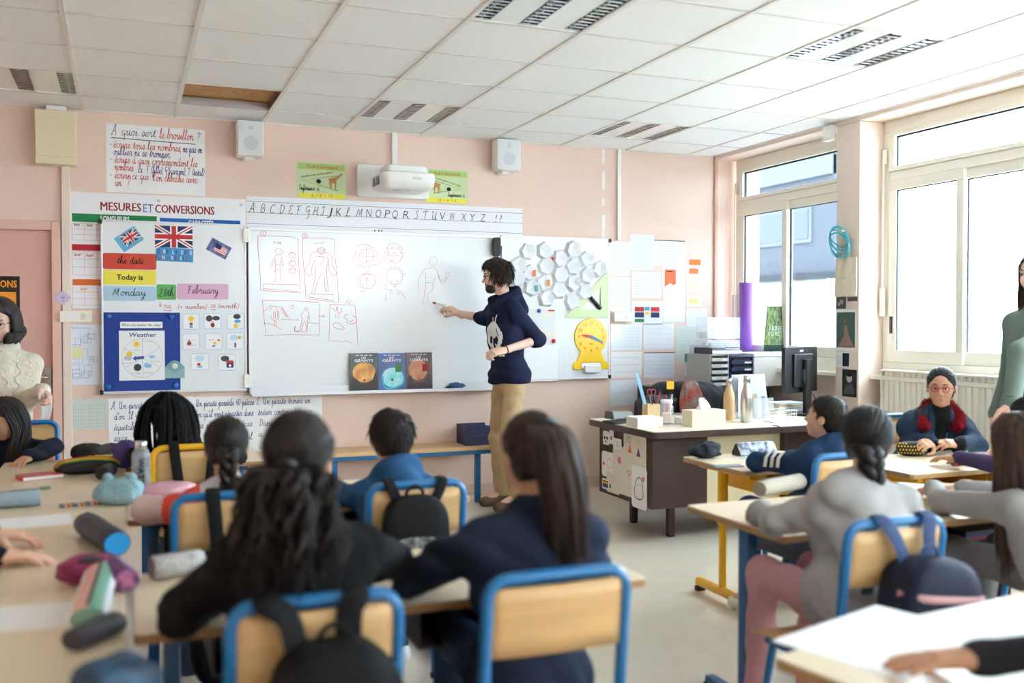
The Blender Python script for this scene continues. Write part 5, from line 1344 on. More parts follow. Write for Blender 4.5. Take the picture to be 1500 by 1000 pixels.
# ---- teacher's desk
m_brown = mat('desk_dark_brown', (62, 44, 38), 0.45, var=0.08, vscale=20)
m_ctop = mat('desk_cream_top', (222, 212, 190), 0.35)
ZD = .712
oc = (3.8, 5.58, 0)
td = thing('teacher_desk', 'dark brown teacher desk with cream top and drawings on its side', 'desk', oc)
MB(oc).rbox(2.975, 4.60, 5.125, 6.03, ZD - .045, ZD - .004, .035, 4).build('top_edge', m_brown, td, bevel=.003)
MB(oc).rbox(2.982, 4.593, 5.132, 6.023, ZD - .004, ZD, .032, 4).build('desktop', m_ctop, td)
MB(oc).box(3.03, 3.43, 5.235, 5.96, .215, ZD - .045).build('pedestal', m_brown, td, bevel=.004)
MB(oc).box(4.02, 4.42, 5.235, 5.96, .215, ZD - .045).build('pedestal', m_brown, td, bevel=.004)
MB(oc).box(3.43, 4.02, 5.28, 5.30, .20, ZD - .045).build('modesty_panel', mat('panel_cream', (228, 214, 176), .5), td)
for x, y in ((3.255, 5.394), (3.245, 5.86), (4.22, 5.394), (4.22, 5.86)):
  MB(oc).rbox(x - .022, x + .022, y - .022, y + .022, .012, .215, .004).build('leg', m_brown, td)
  MB(oc).rbox(x - .02, x + .02, y - .02, y + .02, 0, .012, .004).build('foot_cap', m_rubber, td)
# children's drawings taped on its side
def side_paper(px, lb, draw, m_=None, tilt=0.0):
  X = 3.028 - .0015
  a, b = Xp(px[0], (px[1] + px[3]) / 2, X), Xp(px[2], (px[1] + px[3]) / 2, X)
  xm = (px[0] + px[2]) / 2
  z1, z0 = Xp(xm, px[1], X)[2], Xp(xm, px[3], X)[2]
  y1, y0 = a[1], b[1]
  W, H = y1 - y0, z1 - z0
  cut = rrect(-W / 2, W / 2, -H / 2, H / 2, min(W, H) * .12, 2)
  mb = MB(); mb.prism(cut, -.0012, .0008, 'x')
  o = mb.build('child_drawing', m_ or m_paper); o.location = (X - .0008 - side_paper.n * .0004, (y0 + y1) / 2, (z0 + z1) / 2); o.rotation_euler = (tilt, 0, 0)
  side_paper.n += 1
  tag(o, lb, 'drawing', 'drawings taped to the teacher desk')
  K = [0]
  def I():
    K[0] += 1; return Ink((-.0012, W / 2, -H / 2), (0, -1, 0), (0, 0, 1), .0006 + .0003 * K[0])
  for col, fn in draw: k = I(); fn(k, W, H); k.build('drawing_print', col, o)
side_paper.n = 0
m_cpap = mat('paper_warm', (226, 218, 204), .8)
side_paper((882, 662, 903, 699), 'drawing sheet with an orange rabbit on the desk side', [(I_ORANGE, lambda k, W, H: k.ring(W * .55, H * .55, W * .16, .004).stroke([(W * .5, H * .68), (W * .47, H * .8)], .003).stroke([(W * .6, H * .68), (W * .62, H * .8)], .003)), (I_RED, lambda k, W, H: k.disc(W * .15, H * .5, W * .06))])
side_paper((898, 655, 932, 725), 'large drawing sheet with a small heart in the middle of the desk side', [(I_BLACK, lambda k, W, H: k.stroke([(W * .72, H * .42), (W * .64, H * .52), (W * .68, H * .56), (W * .72, H * .53), (W * .76, H * .56), (W * .8, H * .52), (W * .72, H * .42)], .004)), (I_PINK, lambda k, W, H: k.disc(W * .3, H * .7, W * .08))], m_cpap)
side_paper((914, 630, 947, 690), 'drawing sheet with orange and purple figures near the desk top', [(I_ORANGE, lambda k, W, H: k.poly([(W * .2, H * .42), (W * .38, H * .42), (W * .3, H * .66)])), (I_PURP, lambda k, W, H: k.poly([(W * .58, H * .38), (W * .76, H * .38), (W * .68, H * .6)])), (I_YEL, lambda k, W, H: k.ring(W * .68, H * .68, W * .09, .005)), (I_DRED, lambda k, W, H: k.ring(W * .26, H * .74, W * .06, .004))], m_cpap)
side_paper((926, 683, 948, 745), 'drawing sheet of a white ghost with a pink heart on the desk side', [(I_BLACK, lambda k, W, H: k.stroke(smooth_path([(W * .2, H * .3), (W * .28, H * .62), (W * .5, H * .74), (W * .72, H * .62), (W * .76, H * .3), (W * .5, H * .22)], 4, True), .006, True).disc(W * .44, H * .56, W * .025).disc(W * .58, H * .56, W * .025)), (I_PINK, lambda k, W, H: k.disc(W * .78, H * .72, W * .09))])
side_paper((889, 692, 908, 722), 'small oval drawing near the bottom of the desk side', [(I_GREEN, lambda k, W, H: k.disc(W * .3, H * .3, W * .08)), (I_ORANGE, lambda k, W, H: k.ring(W * .5, H * .7, W * .12, .004))], m_cpap)
side_paper((884, 631, 893, 651), 'cut out panda face drawing on the desk side', [(I_BLACK, lambda k, W, H: k.disc(W * .3, H * .5, W * .16, 10, H * .12).disc(W * .7, H * .5, W * .16, 10, H * .12).disc(W * .5, H * .25, W * .1))])
side_paper((893.5, 625, 899.5, 650), 'narrow cut out paper figure beside the panda drawing', [(I_BROWN, lambda k, W, H: k.disc(W * .5, H * .35, W * .25))])
side_paper((899, 642, 911, 658), 'cut out drawing of two grey faces on the desk side', [(I_GREY, lambda k, W, H: k.ring(W * .3, H * .5, W * .16, .003).ring(W * .7, H * .5, W * .16, .003))])
side_paper((883, 701, 893, 716), 'small rainbow drawing at the lower corner of the desk side', [(c_, (lambda i: lambda k, W, H: k.rect(W * .1, H * (.15 + .14 * i), W * .9, H * (.29 + .14 * i)))(i)) for i, c_ in enumerate((I_PURP, I_BLUE, I_GREEN, I_YEL, I_RED))])

# ---- things on the teacher's desk
def on_desk(px, py): q = Zp(px, py, ZD); return (q[0], q[1], ZD)
q = on_desk(908, 619)
t = thing('hole_punch', 'grey and black two hole punch on the desk corner', 'hole punch', q, .25)
MB().rbox(-.11, .11, -.06, .06, 0, .018, .015).build('base', m_black, t, bevel=.003)
m_ = MB(); m_.add([(-.10, -.05, .03), (.10, -.05, .03), (.10, .05, .03), (-.10, .05, .03), (-.09, -.02, .085), (.085, -.02, .075), (.085, .05, .07), (-.09, .05, .085)], [(0, 1, 5, 4), (1, 2, 6, 5), (2, 3, 7, 6), (3, 0, 4, 7), (4, 5, 6, 7), (3, 2, 1, 0)])
m_.build('lever', mat('punch_grey', (88, 90, 82), .4), t, bevel=.01);
for s in (-1, 1): MB().cyl((s * .06, -.02, .015), (s * .06, -.02, .05), .012, n=10).build('punch_pin', m_chrome, t)
q = on_desk(950, 627)
t = thing('paper_block', 'thick white paperback dictionary lying on the desk corner', 'book', (q[0] + .02, q[1] + .09, ZD), .0)
MB().box(-.09, .088, -.075, .075, .002, .062).build('pages', mat('page_block', (232, 226, 212), .8, var=.04, vscale=200, vstretch=(.1, .1, 1)), t)
MB().box(-.092, .092, -.077, .077, .062, .065).box(-.092, .092, -.077, .077, 0, .002).box(.088, .092, -.077, .077, .002, .062).build('cover', m_white, t)
MB().box(.06, .092, -.0775, -.0765, .0, .004).build('red_tab', I_ORANGE, t)
q = on_desk(980, 621); m_jar = mat('jar_glass', (225, 230, 232), .05, alpha=.28, spec=.8)
t = thing('glass_jar', 'tall clear glass jar with a white lid beside the paperback', 'jar', (q[0], q[1] + .03, ZD))
MB().lathe([(.04, 0), (.045, .006), (.045, .11), (.036, .13), (.036, .14)], n=22).build('jar_glass', m_jar, t, smooth=True)
MB().lathe([(.039, .136), (.04, .138), (.04, .156), (.038, .158)], n=22).build('lid', mat('lid_white', (226, 228, 228), .4), t, smooth=True)
MB().lathe([(.03, .005), (.034, .01), (.033, .07), (.02, .075)], n=12).build('paper_slips', mat('jar_fill', (224, 196, 184), .8, var=.2, vscale=60), t)
q = on_desk(999, 621)
t = thing('candle_jar', 'small squat glass jar next to the tissue box', 'jar', (q[0], q[1] + .03, ZD))
MB().lathe([(.034, 0), (.038, .005), (.038, .06), (.034, .07)], n=18).build('jar_glass', m_jar, t, smooth=True); MB().lathe([(.033, .004), (.033, .045), (.03, .046)], n=18).build('wax', m_white, t)
q = on_desk(972, 612)
t = thing('pencil_pot', 'wooden pencil box holding a ruler and scissors', 'pencil pot', (q[0] - .03, q[1] + .12, ZD))
m_wb = mat('wood_pale', (216, 186, 140), .5, var=.06, vscale=15)
MB().box(-.05, .05, -.04, -.035, 0, .09).box(-.05, .05, .035, .04, 0, .09).box(-.05, -.045, -.035, .035, 0, .09).box(.045, .05, -.035, .035, 0, .09).box(-.045, .045, -.035, .035, 0, .005).build('box_body', m_wb, t)
P0 = (t.location.x, t.location.y, ZD)
def stick(name, lb, cat, dx, dy, hgt, lean, r, m_, flat=False):
  o = thing(name, lb, cat, (P0[0] + dx, P0[1] + dy, ZD + .006))
  if flat: MB().obox((lean[0] / 2, lean[1] / 2, hgt / 2), np.array([.014, 0, 0]), (0, .0012, 0), np.array([lean[0] / 2, lean[1] / 2, hgt / 2])).build('blade', m_, o)
  else:
    MB().cyl((0, 0, 0), (lean[0], lean[1], hgt), r, n=8).build('barrel', m_, o)
    MB().cyl((lean[0], lean[1], hgt), (lean[0] * 1.06, lean[1] * 1.06, hgt * 1.06), r * .9, r * .2, n=8).build('tip', m_black, o)
  return o
stick('ruler', 'clear blue ruler leaning out of the pencil box', 'ruler', -.025, .0, .30, (-.09, .0), .0, mat('ruler_blue', (150, 196, 222), .2, alpha=.75), True)
stick('pencil', 'red pencil leaning out of the pencil box', 'pencil', .03, .01, .17, (.05, .0), .004, I_RED)
stick('pencil', 'dark pencil standing in the pencil box', 'pencil', .0, -.01, .15, (.01, .0), .004, I_BLACK)
sc = thing('scissors', 'scissors with red handles standing in the pencil box', 'scissors', (P0[0] + .01, P0[1] + .015, ZD + .006))
for s in (-1, 1):
  MB().tube([(s * .016 + .017 * math.cos(a), 0, .165 + .022 * math.sin(a)) for a in np.linspace(0, 2 * PI, 15)[:-1]], .004, 6, closed=True).build('handle', mat('handle_magenta', (170, 60, 90), .4), sc, smooth=True)
  MB().tube([(s * .012, 0, .145), (-s * .004, 0, .02)], [.004, .001], 6).build('blade', m_chrome, sc)
for (dx, col, lb) in ((.12, (214, 60, 60), 'red felt pen beside the glass jar'), (.15, (60, 60, 120), 'blue felt pen behind the small jar'), (.17, (240, 240, 240), 'white chalk holder behind the small jar')):
  o = thing('felt_pen', lb, 'pen', (P0[0] + dx, P0[1] + .03, ZD)); MB().cyl((0, 0, 0), (.02, .01, .12), .006, n=8).build('barrel', mat('pen%d' % col[1], col, .4), o); MB().cyl((.02, .01, .12), (.025, .0125, .15), .0065, n=8).build('cap', mat('pencap%d' % col[2], tuple(int(v * .8) for v in col), .4), o)
q = on_desk(1037, 625)
t = thing('tissue_box', 'pale wooden tissue box with a tissue standing out', 'tissue box', (q[0] + .01, q[1] + .065, ZD), 0.0)
MB().box(-.125, .125, -.062, .062, 0, .105).build('box_body', mat('box_maple', (234, 220, 192), .5, var=.03, vscale=10), t, bevel=.003)
def tis(u, v):
  a = u * 2 * PI; r_ = .05 * (1 - .55 * v) * (1 + .18 * math.sin(3 * a + v * 4))
  return (r_ * math.cos(a) * 1.1 - .01 * v, r_ * math.sin(a) * .45, .10 + .075 * v * (1 + .12 * math.sin(2 * a)))
MB().grid(tis, 22, 8).build('tissue', mat('tissue_white', (244, 244, 244), .9), t, smooth=True)
def bottle(name, lb, px, py, H, R, m_, mc, dy=.03, neck=.6):
  q = on_desk(px, py); t = thing(name, lb, 'bottle', (q[0], q[1] + dy, ZD))
  MB().lathe([(R * .94, 0), (R, .006), (R, H * .52), (R * .93, H * .62), (R * .6, H * .76), (R * .48, H * .82), (R * .48, H * .86)], n=24).build('bottle_body', m_, t, smooth=True)
  MB().lathe([(R * .52, H * .86), (R * .55, H * .87), (R * .55, H * .985), (R * .5, H)], n=24).build('cap', mc, t, smooth=True)
  return t
bottle('drink_bottle', 'wood grain patterned flask with a steel cap on the desk', 1074, 616, .285, .038, mat('wood_print', (206, 168, 122), .35, var=.25, vscale=22, vstretch=(6, 6, 1)), m_chrome, .05)
bottle('drink_bottle', 'brushed steel flask standing before the leaflet holder', 1099, 619, .31, .042, mat('brushed_steel', (206, 202, 194), .28, metal=.9), m_chrome, .04)
q = on_desk(1118, 614)
t = thing('leaflet_holder', 'clear holder with leaflets and folders behind the steel flask', 'holder', (q[0], q[1] + .13, ZD))
MB().obox((0, .02, .15), (.14, 0, 0), (0, .0015, 0), (0, .03, .15)).obox((0, -.06, .07), (.14, 0, 0), (0, .0015, 0), (0, .01, .07)).box(-.14, .14, -.07, .02, 0, .003).build('acrylic', mat('acrylic', (220, 228, 235), .06, alpha=.3, spec=.8), t)
for (dx, w_, h_, col, nm) in ((-.075, .09, .30, (232, 234, 238), 'leaflet'), (.03, .1, .28, (186, 212, 222), 'leaflet'), (.075, .03, .15, (92, 86, 160), 'folder'), (.045, .03, .12, (236, 236, 240), 'folder'), (.01, .025, .17, (176, 140, 108), 'folder')):
  MB().box(dx - w_ / 2, dx + w_ / 2, -.03 + .02 * (h_ > .2), -.024 + .02 * (h_ > .2), .004, h_).build(nm, mat('leaf%d' % col[0], col, .5), t)
# monitor seen from behind
q = (4.53, 5.72, ZD)
t = thing('monitor', 'black computer monitor seen from behind on the teacher desk', 'monitor', q, .42)
m_mon = mat('monitor_black', (34, 36, 40), .4)
MB().rbox(-.24, .24, -.012, .02, .16, .49, .008, axis='y').build('screen_housing', m_mon, t, bevel=.006)
MB().box(-.225, .225, .02, .0215, .175, .475).build('screen_glass', mat('screen_dark', (14, 15, 18), .1), t)
MB().rbox(-.14, .14, -.035, -.012, .20, .44, .012, axis='y').build('rear_bulge', m_mon, t, bevel=.01)
MB().rbox(-.035, .035, -.075, -.035, .0, .40, .01).build('stand_column', m_black, t, bevel=.004)
MB().rbox(-.12, .12, -.15, .06, 0, .016, .03).build('stand_foot', m_black, t)
MB().rbox(-.05, .05, -.06, -.03, .23, .33, .006, axis='y').build('mount_plate', mat('plate_grey', (60, 62, 66), .4), t)
kk = Ink((-.03, -.0125, .455), (1, 0, 0), (0, 0, 1), .001); kk.rect(0, 0, .05, .014); kk.build('lettering', I_WHITE, t)
MB().tube(smooth_path([(.0, -.06, .2), (.03, -.10, .12), (-.04, -.12, .06), (-.1, -.1, .02)], 6), .004, 6).build('cable', m_black, t)
# paper piles and wire tray
for k_, (px, py, w_, d_, h_, lb) in enumerate(((1158, 606, .26, .2, .05, 'pile of papers and folders in front of the monitor'),)):
  q = on_desk(px, py); t = thing('paper_pile', lb, 'papers', (q[0] + .02, q[1] + .1, ZD))
  z = 0
  for i in range(7):
    c_ = [(236, 232, 224), (210, 190, 150), (228, 228, 230), (190, 204, 214)][i % 4]; h2 = random.uniform(.006, .016)
    MB().box(-w_ / 2 + random.uniform(-.02, .02), w_ / 2 + random.uniform(-.02, .02), -d_ / 2, d_ / 2 + random.uniform(-.02, .02), z, z + h2 - .0005).build('folder', mat('pile%d' % c_[0], c_, .7), t); z += h2
q = on_desk(1152, 619)
t = thing('wire_tray', 'small white wire mesh letter tray at the desk front', 'tray', (q[0], q[1] + .07, ZD))
for z in (0.004, .03, .055, .08):
  MB().tube([(-.09, -.06, z), (.09, -.06, z), (.09, .06, z), (-.09, .06, z)], .0025, 5, closed=True).build('wire_ring', m_white, t)
for i in range(10):
  x = -.09 + .02 * i
  MB().tube([(x, -.06, .0), (x, -.06, .08)], .0018, 5).build('wire_bar', m_white, t)
MB().box(-.09, .09, -.06, .06, .0005, .003).build('tray_floor', m_white, t)
# cables hanging over the desk edge
qa = Zp(1085, 616, ZD)
cb = [(qa[0], 5.16, ZD + .004), (qa[0] + .03, 5.115, ZD - .01), (qa[0] + .12, 5.11, ZD - .12), (qa[0] + .25, 5.12, ZD - .2), (qa[0] + .36, 5.11, ZD - .12), (qa[0] + .40, 5.115, ZD - .01), (qa[0] + .41, 5.16, ZD + .004)]
tag(MB().tube(smooth_path(cb, 6), .003, 6).build('power_cable', m_black, smooth=True), 'thin black cable looping down over the cream desk front', 'cable')

# ---- teacher's chair with jackets
q = Yp(990, 580, 6.35)
t = thing('office_chair', 'dark office chair behind the teacher desk', 'chair', (q[0], 6.35, 0))
m_off = mat('chair_fabric', (26, 28, 34), .85)
MB().rbox(-.23, .23, -.03, .05, .52, .93, .12, 5, axis='y').build('backrest', m_off, t, bevel=.02)
MB().rbox(-.24, .24, -.02, .46, .43, .51, .06).build('seat', m_off, t, bevel=.02)
MB().cyl((0, .22, .1), (0, .22, .43), .03).build('column', m_black, t)
for a in range(5): MB().obox((.14 * math.cos(a * 1.257), .22 + .14 * math.sin(a * 1.257), .08), np.array([math.cos(a * 1.257), math.sin(a * 1.257), 0]) * .15, np.array([-math.sin(a * 1.257), math.cos(a * 1.257), 0]) * .025, (0, 0, .015)).build('foot', m_black, t); MB().ell((.27 * math.cos(a * 1.257), .22 + .27 * math.sin(a * 1.257), .03), (.03, .03, .03), 8, 6).build('caster', m_black, t)
MB().box(-.03, .03, .04, .2, .45, .6).build('back_bracket', m_black, t)
def drape(name, lb, cat, c, sx, sy, sz, m_, seed, ncol=40, amp=.12):
  rr = random.Random(seed); ph = [rr.uniform(0, 6) for _ in range(6)]
  def f(u, v):
    a, b = u * 2 * PI, (v - .5) * PI
    r_ = 1 + amp * math.sin(5 * a + ph[0] + 1.5 * math.sin(3 * b + ph[1])) * math.cos(b) + amp * .7 * math.sin(9 * a + ph[2] + 2 * b) * math.cos(b) + amp * .5 * math.sin(6 * b + ph[3] + 2 * a)
    e = .7
    cx, sx_ = math.cos(a), math.sin(a); cb = max(0, math.cos(b)); sb = math.sin(b)
    pw = lambda t_: math.copysign(abs(t_) ** e, t_)
    return (sx * r_ * pw(cx) * cb ** e, sy * r_ * pw(sx_) * cb ** e, sz * pw(sb) * (1 + .3 * (r_ - 1)))
  o = MB().grid(f, ncol, 20).build(name, m_, smooth=True); o.location = c
  tag(o, lb, cat); return o
m_jk = mat('jacket_black', (24, 25, 30), .75, bump=.3, bscale=30)
drape('jacket', 'black jacket hung over the office chair back', 'jacket', (q[0] + .12, 6.28, .74), .24, .07, .19, m_jk, 4)
drape('jacket', 'black quilted jacket bunched on the chair side near the hole punch', 'jacket', (q[0] - .22, 6.26, .72), .16, .09, .12, mat('jacket_navy', (28, 31, 40), .5, bump=.5, bscale=20), 5)
sf = drape('scarf', 'rust and grey patterned scarf hung over the office chair', 'scarf', (q[0] + .03, 6.19, .78), .085, .03, .16, mat('scarf_rust', (150, 62, 40), .85, col2=(120, 108, 104), vscale=16), 6)
o = MB().rbox(-.03, .03, -.004, .004, -.03, .03, .008, axis='y').build('yellow_tag', mat('tag_yellow', (238, 180, 40), .5)); o.location = (Yp(982, 562, 6.22)[0], 6.222, Yp(982, 562, 6.22)[2] - .01); tag(o, 'small yellow tag clipped on the chair with the scarf', 'tag')

# ---- low bookcase in the window corner and what stands on it
oc = (4.35, 6.7, 0)
zb_ = .86
t = thing('bookcase', 'dark low bookcase in the corner under the far window', 'bookcase', oc)
m_bc = mat('bookcase_dark', (40, 36, 38), .5)
MB(oc).box(3.92, 4.80, 6.42, 7.02, zb_ - .03, zb_).build('top', m_bc, t, bevel=.003)
for x in (3.92, 4.36, 4.78): MB(oc).box(x, x + .02, 6.44, 7.02, 0, zb_ - .03).build('side', m_bc, t)
MB(oc).box(3.94, 4.78, 7.0, 7.02, 0, zb_ - .03).build('back', m_bc, t); MB(oc).box(3.94, 4.78, 6.44, 7.0, .40, .42).build('shelf', m_bc, t); MB(oc).box(3.94, 4.78, 6.44, 7.0, .0, .03).build('shelf', m_bc, t)
cols = [(30, 110, 170), (60, 70, 110), (150, 70, 90), (190, 100, 120), (50, 60, 110), (90, 90, 100), (240, 200, 60), (30, 60, 130), (220, 220, 225), (150, 40, 50)]
x = 3.96
for i in range(16):
  w_ = random.uniform(.02, .034)
  if x + w_ > 4.35: break
  c_ = cols[i % len(cols)]; h_ = random.uniform(.24, .31)
  b = thing('book', 'upright %s book in the dark bookcase, number %d from its open side' % (['blue', 'slate', 'plum', 'pink', 'navy', 'grey', 'yellow', 'royal blue', 'white', 'crimson'][i % 10], i + 1), 'book', (x, 6.5, .42), group='books in the dark bookcase')
  b['label'] = 'upright %s spined book on the middle shelf of the dark bookcase%s' % (['blue', 'slate', 'plum', 'pink', 'navy', 'grey', 'yellow', 'royal blue', 'white', 'crimson'][i % 10], '' if i < 10 else ', second of that colour')
  MB().box(0, w_, 0, .003, 0, h_).box(0, .002, .003, .2, 0, h_).box(w_ - .002, w_, .003, .2, 0, h_).build('cover', mat('spine%d' % (i % 10), c_, .5), b); MB().box(.002, w_ - .002, .004, .195, .003, h_ - .003).build('pages', m_paper, b)
  x += w_ + .001
def tower(lb, px, col, n, Y, mcol):
  x0, x1 = Yp(px[0], 540, Y)[0], Yp(px[1], 540, Y)[0]
  H = Yp((px[0] + px[1]) / 2, px[2], Y)[2] - zb_
  o = ((x0 + x1) / 2, Y, zb_)
  t = thing('drawer_tower', lb, 'drawer unit', o)
  W = x1 - x0; m1 = mat('tower_%d' % mcol[0], mcol, .45); m2 = mat('drawer_%d' % col[0], col, .4)
  MB().box(-W / 2, -W / 2 + .008, 0, .34, 0, H).box(W / 2 - .008, W / 2, 0, .34, 0, H).box(-W / 2 + .008, W / 2 - .008, 0, .34, H - .008, H).box(-W / 2 + .008, W / 2 - .008, 0, .34, 0, .008).box(-W / 2 + .008, W / 2 - .008, .33, .34, .008, H - .008).build('casing', m1, t)
  dh = (H - .02) / n
  for i in range(n):
    z = .01 + i * dh
    d = MB().box(-W / 2 + .01, W / 2 - .01, -.012, .3, z + .003, z + dh * .62).build('drawer', m2, t, bevel=.002)
    MB().box(-W / 2 + .03, W / 2 - .03, -.006, .004, z + dh * .62, z + dh * .93).build('finger_gap', m_black, d)
    MB().box(W * .1, W * .38, -.0135, -.012, z + dh * .2, z + dh * .45).build('label_holder', m_white, d)
tower('grey plastic drawer tower with five open trays', (1040, 1067.5, 519), (196, 196, 192), 5, 6.5, (180, 180, 178))
tower('navy plastic drawer tower with four drawers', (1069, 1103, 522), (36, 50, 92), 4, 6.5, (44, 56, 98))
a, b = Yp(1104, 540, 6.5), Yp(1149, 540, 6.5)
t = thing('storage_box', 'large white storage box next to the navy drawer tower', 'box', ((a[0] + b[0]) / 2, 6.68, zb_))
W = b[0] - a[0]; Hh = Yp(1126, 517, 6.5)[2] - zb_
MB().box(-W / 2, W / 2, -.18, .18, 0, Hh - .03).build('box_body', m_white, t, bevel=.006); MB().box(-W / 2 - .006, W / 2 + .006, -.186, .186, Hh - .03, Hh).build('lid', m_white, t, bevel=.006)
zt_ = Yp(1060, 519, 6.5)[2]
t = thing('ring_binder', 'dark ring binder lying on the grey drawer tower', 'binder', (Yp(1066, 510, 6.55)[0], 6.66, zt_ + .0))
MB().box(-.16, .16, -.13, .13, 0, .003).box(-.16, .16, -.13, .13, .048, .051).box(-.16, -.157, -.13, .13, .003, .048).build('cover', mat('binder_navy', (40, 44, 60), .4), t); MB().box(-.15, .13, -.12, .12, .004, .03).build('pages', m_paper, t)
o = thing('clear_storage_box', 'clear plastic box with papers behind the binder', 'box', (Yp(1054, 490, 6.9)[0], 6.92, zb_))
m_clear = mat('clear_plastic', (236, 240, 244), .12, alpha=.3, spec=.7)
for z in (0, .19, .38):
  MB().box(-.16, .16, -.085, .085, z, z + .004).box(-.16, .16, -.085, -.082, z, z + .18).box(-.16, .16, .082, .085, z, z + .18).box(-.16, -.157, -.08, .08, z, z + .18).box(.157, .16, -.08, .08, z, z + .18).build('drawer', m_clear, o)
  MB().box(-.14, .14, -.07, .07, z + .005, z + .06).build('papers', mat('tissue_white', (244, 244, 244), .9), o)
q = Yp(1034, 545, 6.75)
o = thing('clear_storage_box', 'cloudy plastic box wedged against the wall beside the drawer towers', 'box', (q[0] - .01, 6.72, zb_))
MB().rbox(-.075, .075, -.16, .16, 0, .33, .02).build('tub', mat('cloudy_plastic', (222, 226, 232), .2, alpha=.75), o, smooth=True); MB().rbox(-.08, .08, -.165, .165, .33, .35, .02).build('lid', m_clear, o)
q = Yp(1093, 460, 6.95)
t = thing('rolled_mat', 'tall purple rolled mat standing upright by the window frame', 'roll', (q[0], 6.95, zb_))
P = []
def spir(u, v):
  a = u * 6 * PI; r_ = .058 - .014 * u * .9
  return (r_ * math.cos(a), r_ * math.sin(a), v * (Yp(1093, 414, 6.95)[2] - zb_))
MB().grid(spir, 72, 1).build('roll_sheet', mat('mat_purple', (140, 84, 186), .5), t, smooth=True, solid=.004)
# forest picture leaning in the window
q0 = Yp(1141, 484, 6.56)
W = Yp(1158, 484, 6.56)[0] - Yp(1124, 484, 6.56)[0]; H = Yp(1141, 450, 6.56)[2] - Yp(1141, 516, 6.56)[2]
t = thing('forest_poster', 'green forest picture board leaning in front of the window', 'poster', (q0[0], 6.56, Yp(1126, 517, 6.5)[2] + .011), -.2)
MB().add([(-W / 2 - .02, 0, 0), (W / 2 - .03, 0, 0), (W / 2 + .02, .03, H), (-W / 2 + .03, .03, H), (-W / 2 - .02, .008, 0), (W / 2 - .03, .008, 0), (W / 2 + .02, .038, H), (-W / 2 + .03, .038, H)], [(0, 1, 2, 3), (5, 4, 7, 6), (4, 5, 1, 0), (3, 2, 6, 7), (4, 0, 3, 7), (1, 5, 6, 2)]).build('print_board', mat('forest_print', (58, 92, 44), .35, col2=(140, 160, 92), vscale=22, vstretch=(3, 1, 1)), t)
kk = Ink((-W / 2 - .01, .004, 0), (1, 0, 0), (.02, -.004 + .03 * .0, 1), .004); kk.rect(.0, .0, W * .78, H * .14); kk.build('print', ink('forest_dark', (30, 58, 50)), t)
kk = Ink((-W / 2 + .005, -.002, 0), (1, 0, 0), (.02, .03 / H * .9, 1), .004); kk.text('ARBRES', W * .08, H * .46, H * .1, width=W * .62); kk.text('FORÊTS', W * .08, H * .34, H * .1, width=W * .62); kk.build('lettering', ink('pale_leaf', (206, 220, 196)), t)
MB().box(-.05, .05, .0, .10, -.01, .006).build('easel_foot', m_white, t); MB().obox((0, .06, .12), (.006, 0, 0), (0, -.03, .12), (0, .003, .001)).build('easel_leg', m_white, t)
# ---- pillar between the windows: tote bag, rope, pictures
def pill(px, lb, name, cat, m_, th=.002, draw=None):
  a, b = Xp(px[0], (px[1] + px[3]) / 2), Xp(px[2], (px[1] + px[3]) / 2)
  xm = (px[0] + px[2]) / 2; z1, z0 = Xp(xm, px[1])[2], Xp(xm, px[3])[2]
  W, H = a[1] - b[1], z1 - z0
  o = MB().box(-th, 0, -W / 2, W / 2, -H / 2, H / 2).build(name, m_); o.location = (XR, (a[1] + b[1]) / 2, (z0 + z1) / 2)
  tag(o, lb, cat, 'pictures on the window pillar')
  def I(l): return Ink((-th, W / 2, -H / 2), (0, -1, 0), (0, 0, 1), l)
  if draw:
    for i, (c_, fn) in enumerate(draw): k = I(.0006 + .0003 * i); fn(k, W, H); k.build('print', c_, o)
  return o
m_bw = mat('photo_black', (42, 44, 46), .35, var=.4, vscale=30)
G1 = ink('photo_grey', (150, 150, 152)); G2 = ink('photo_skin', (176, 172, 168))
pill((1225, 435, 1239, 452), 'small dark flower photo just under the tote bag', 'photo', 'photo', m_bw, draw=[(G1, lambda k, W, H: k.disc(W * .6, H * .6, W * .2).disc(W * .3, H * .4, W * .15))])
pill((1242, 435, 1256, 441), 'dark photo corner peeking out under the tote bag', 'photo', 'photo', m_bw)
pill((1225, 453, 1254.5, 513), 'white framed green print of a figure in a pink gown', 'photo', 'photo', m_paper, draw=[(mat('print_forest', (48, 84, 70), .5, var=.3, vscale=40), lambda k, W, H: k.rect(W * .04, H * .07, W * .94, H * .93)), (ink('gown_pink', (150, 116, 112)), lambda k, W, H: k.poly([(W * .12, H * .09), (W * .9, H * .08), (W * .62, H * .4), (W * .55, H * .62), (W * .42, H * .62), (W * .4, H * .35)])), (I_BROWN, lambda k, W, H: k.disc(W * .47, H * .72, W * .07))])
pill((1225, 515, 1245, 538), 'small white card with a grey photo and print', 'photo', 'photo', m_paper, draw=[(m_bw, lambda k, W, H: k.rect(W * .48, H * .08, W * .96, H * .92)), (I_LGREY, lambda k, W, H: [k.rect(W * .06, H * (.2 + .1 * i), W * .42, H * (.23 + .1 * i)) for i in range(6)])])
pill((1234, 541, 1255, 581), 'black and white portrait photo, lowest on the pillar', 'photo', 'photo', m_bw, draw=[(G2, lambda k, W, H: k.disc(W * .5, H * .68, W * .2, 14, H * .16)), (I_BLACK, lambda k, W, H: k.disc(W * .5, H * .8, W * .2, 14, H * .07)), (ink('photo_mid', (92, 92, 94)), lambda k, W, H: k.poly([(W * .1, H * .1), (W * .9, H * .1), (W * .75, H * .45), (W * .25, H * .45)]))])
a, b = Xp(1226, 400), Xp(1256, 400)
yc = (a[1] + b[1]) / 2; zt2, zb2 = Xp(1241, 377)[2], Xp(1241, 434)[2]
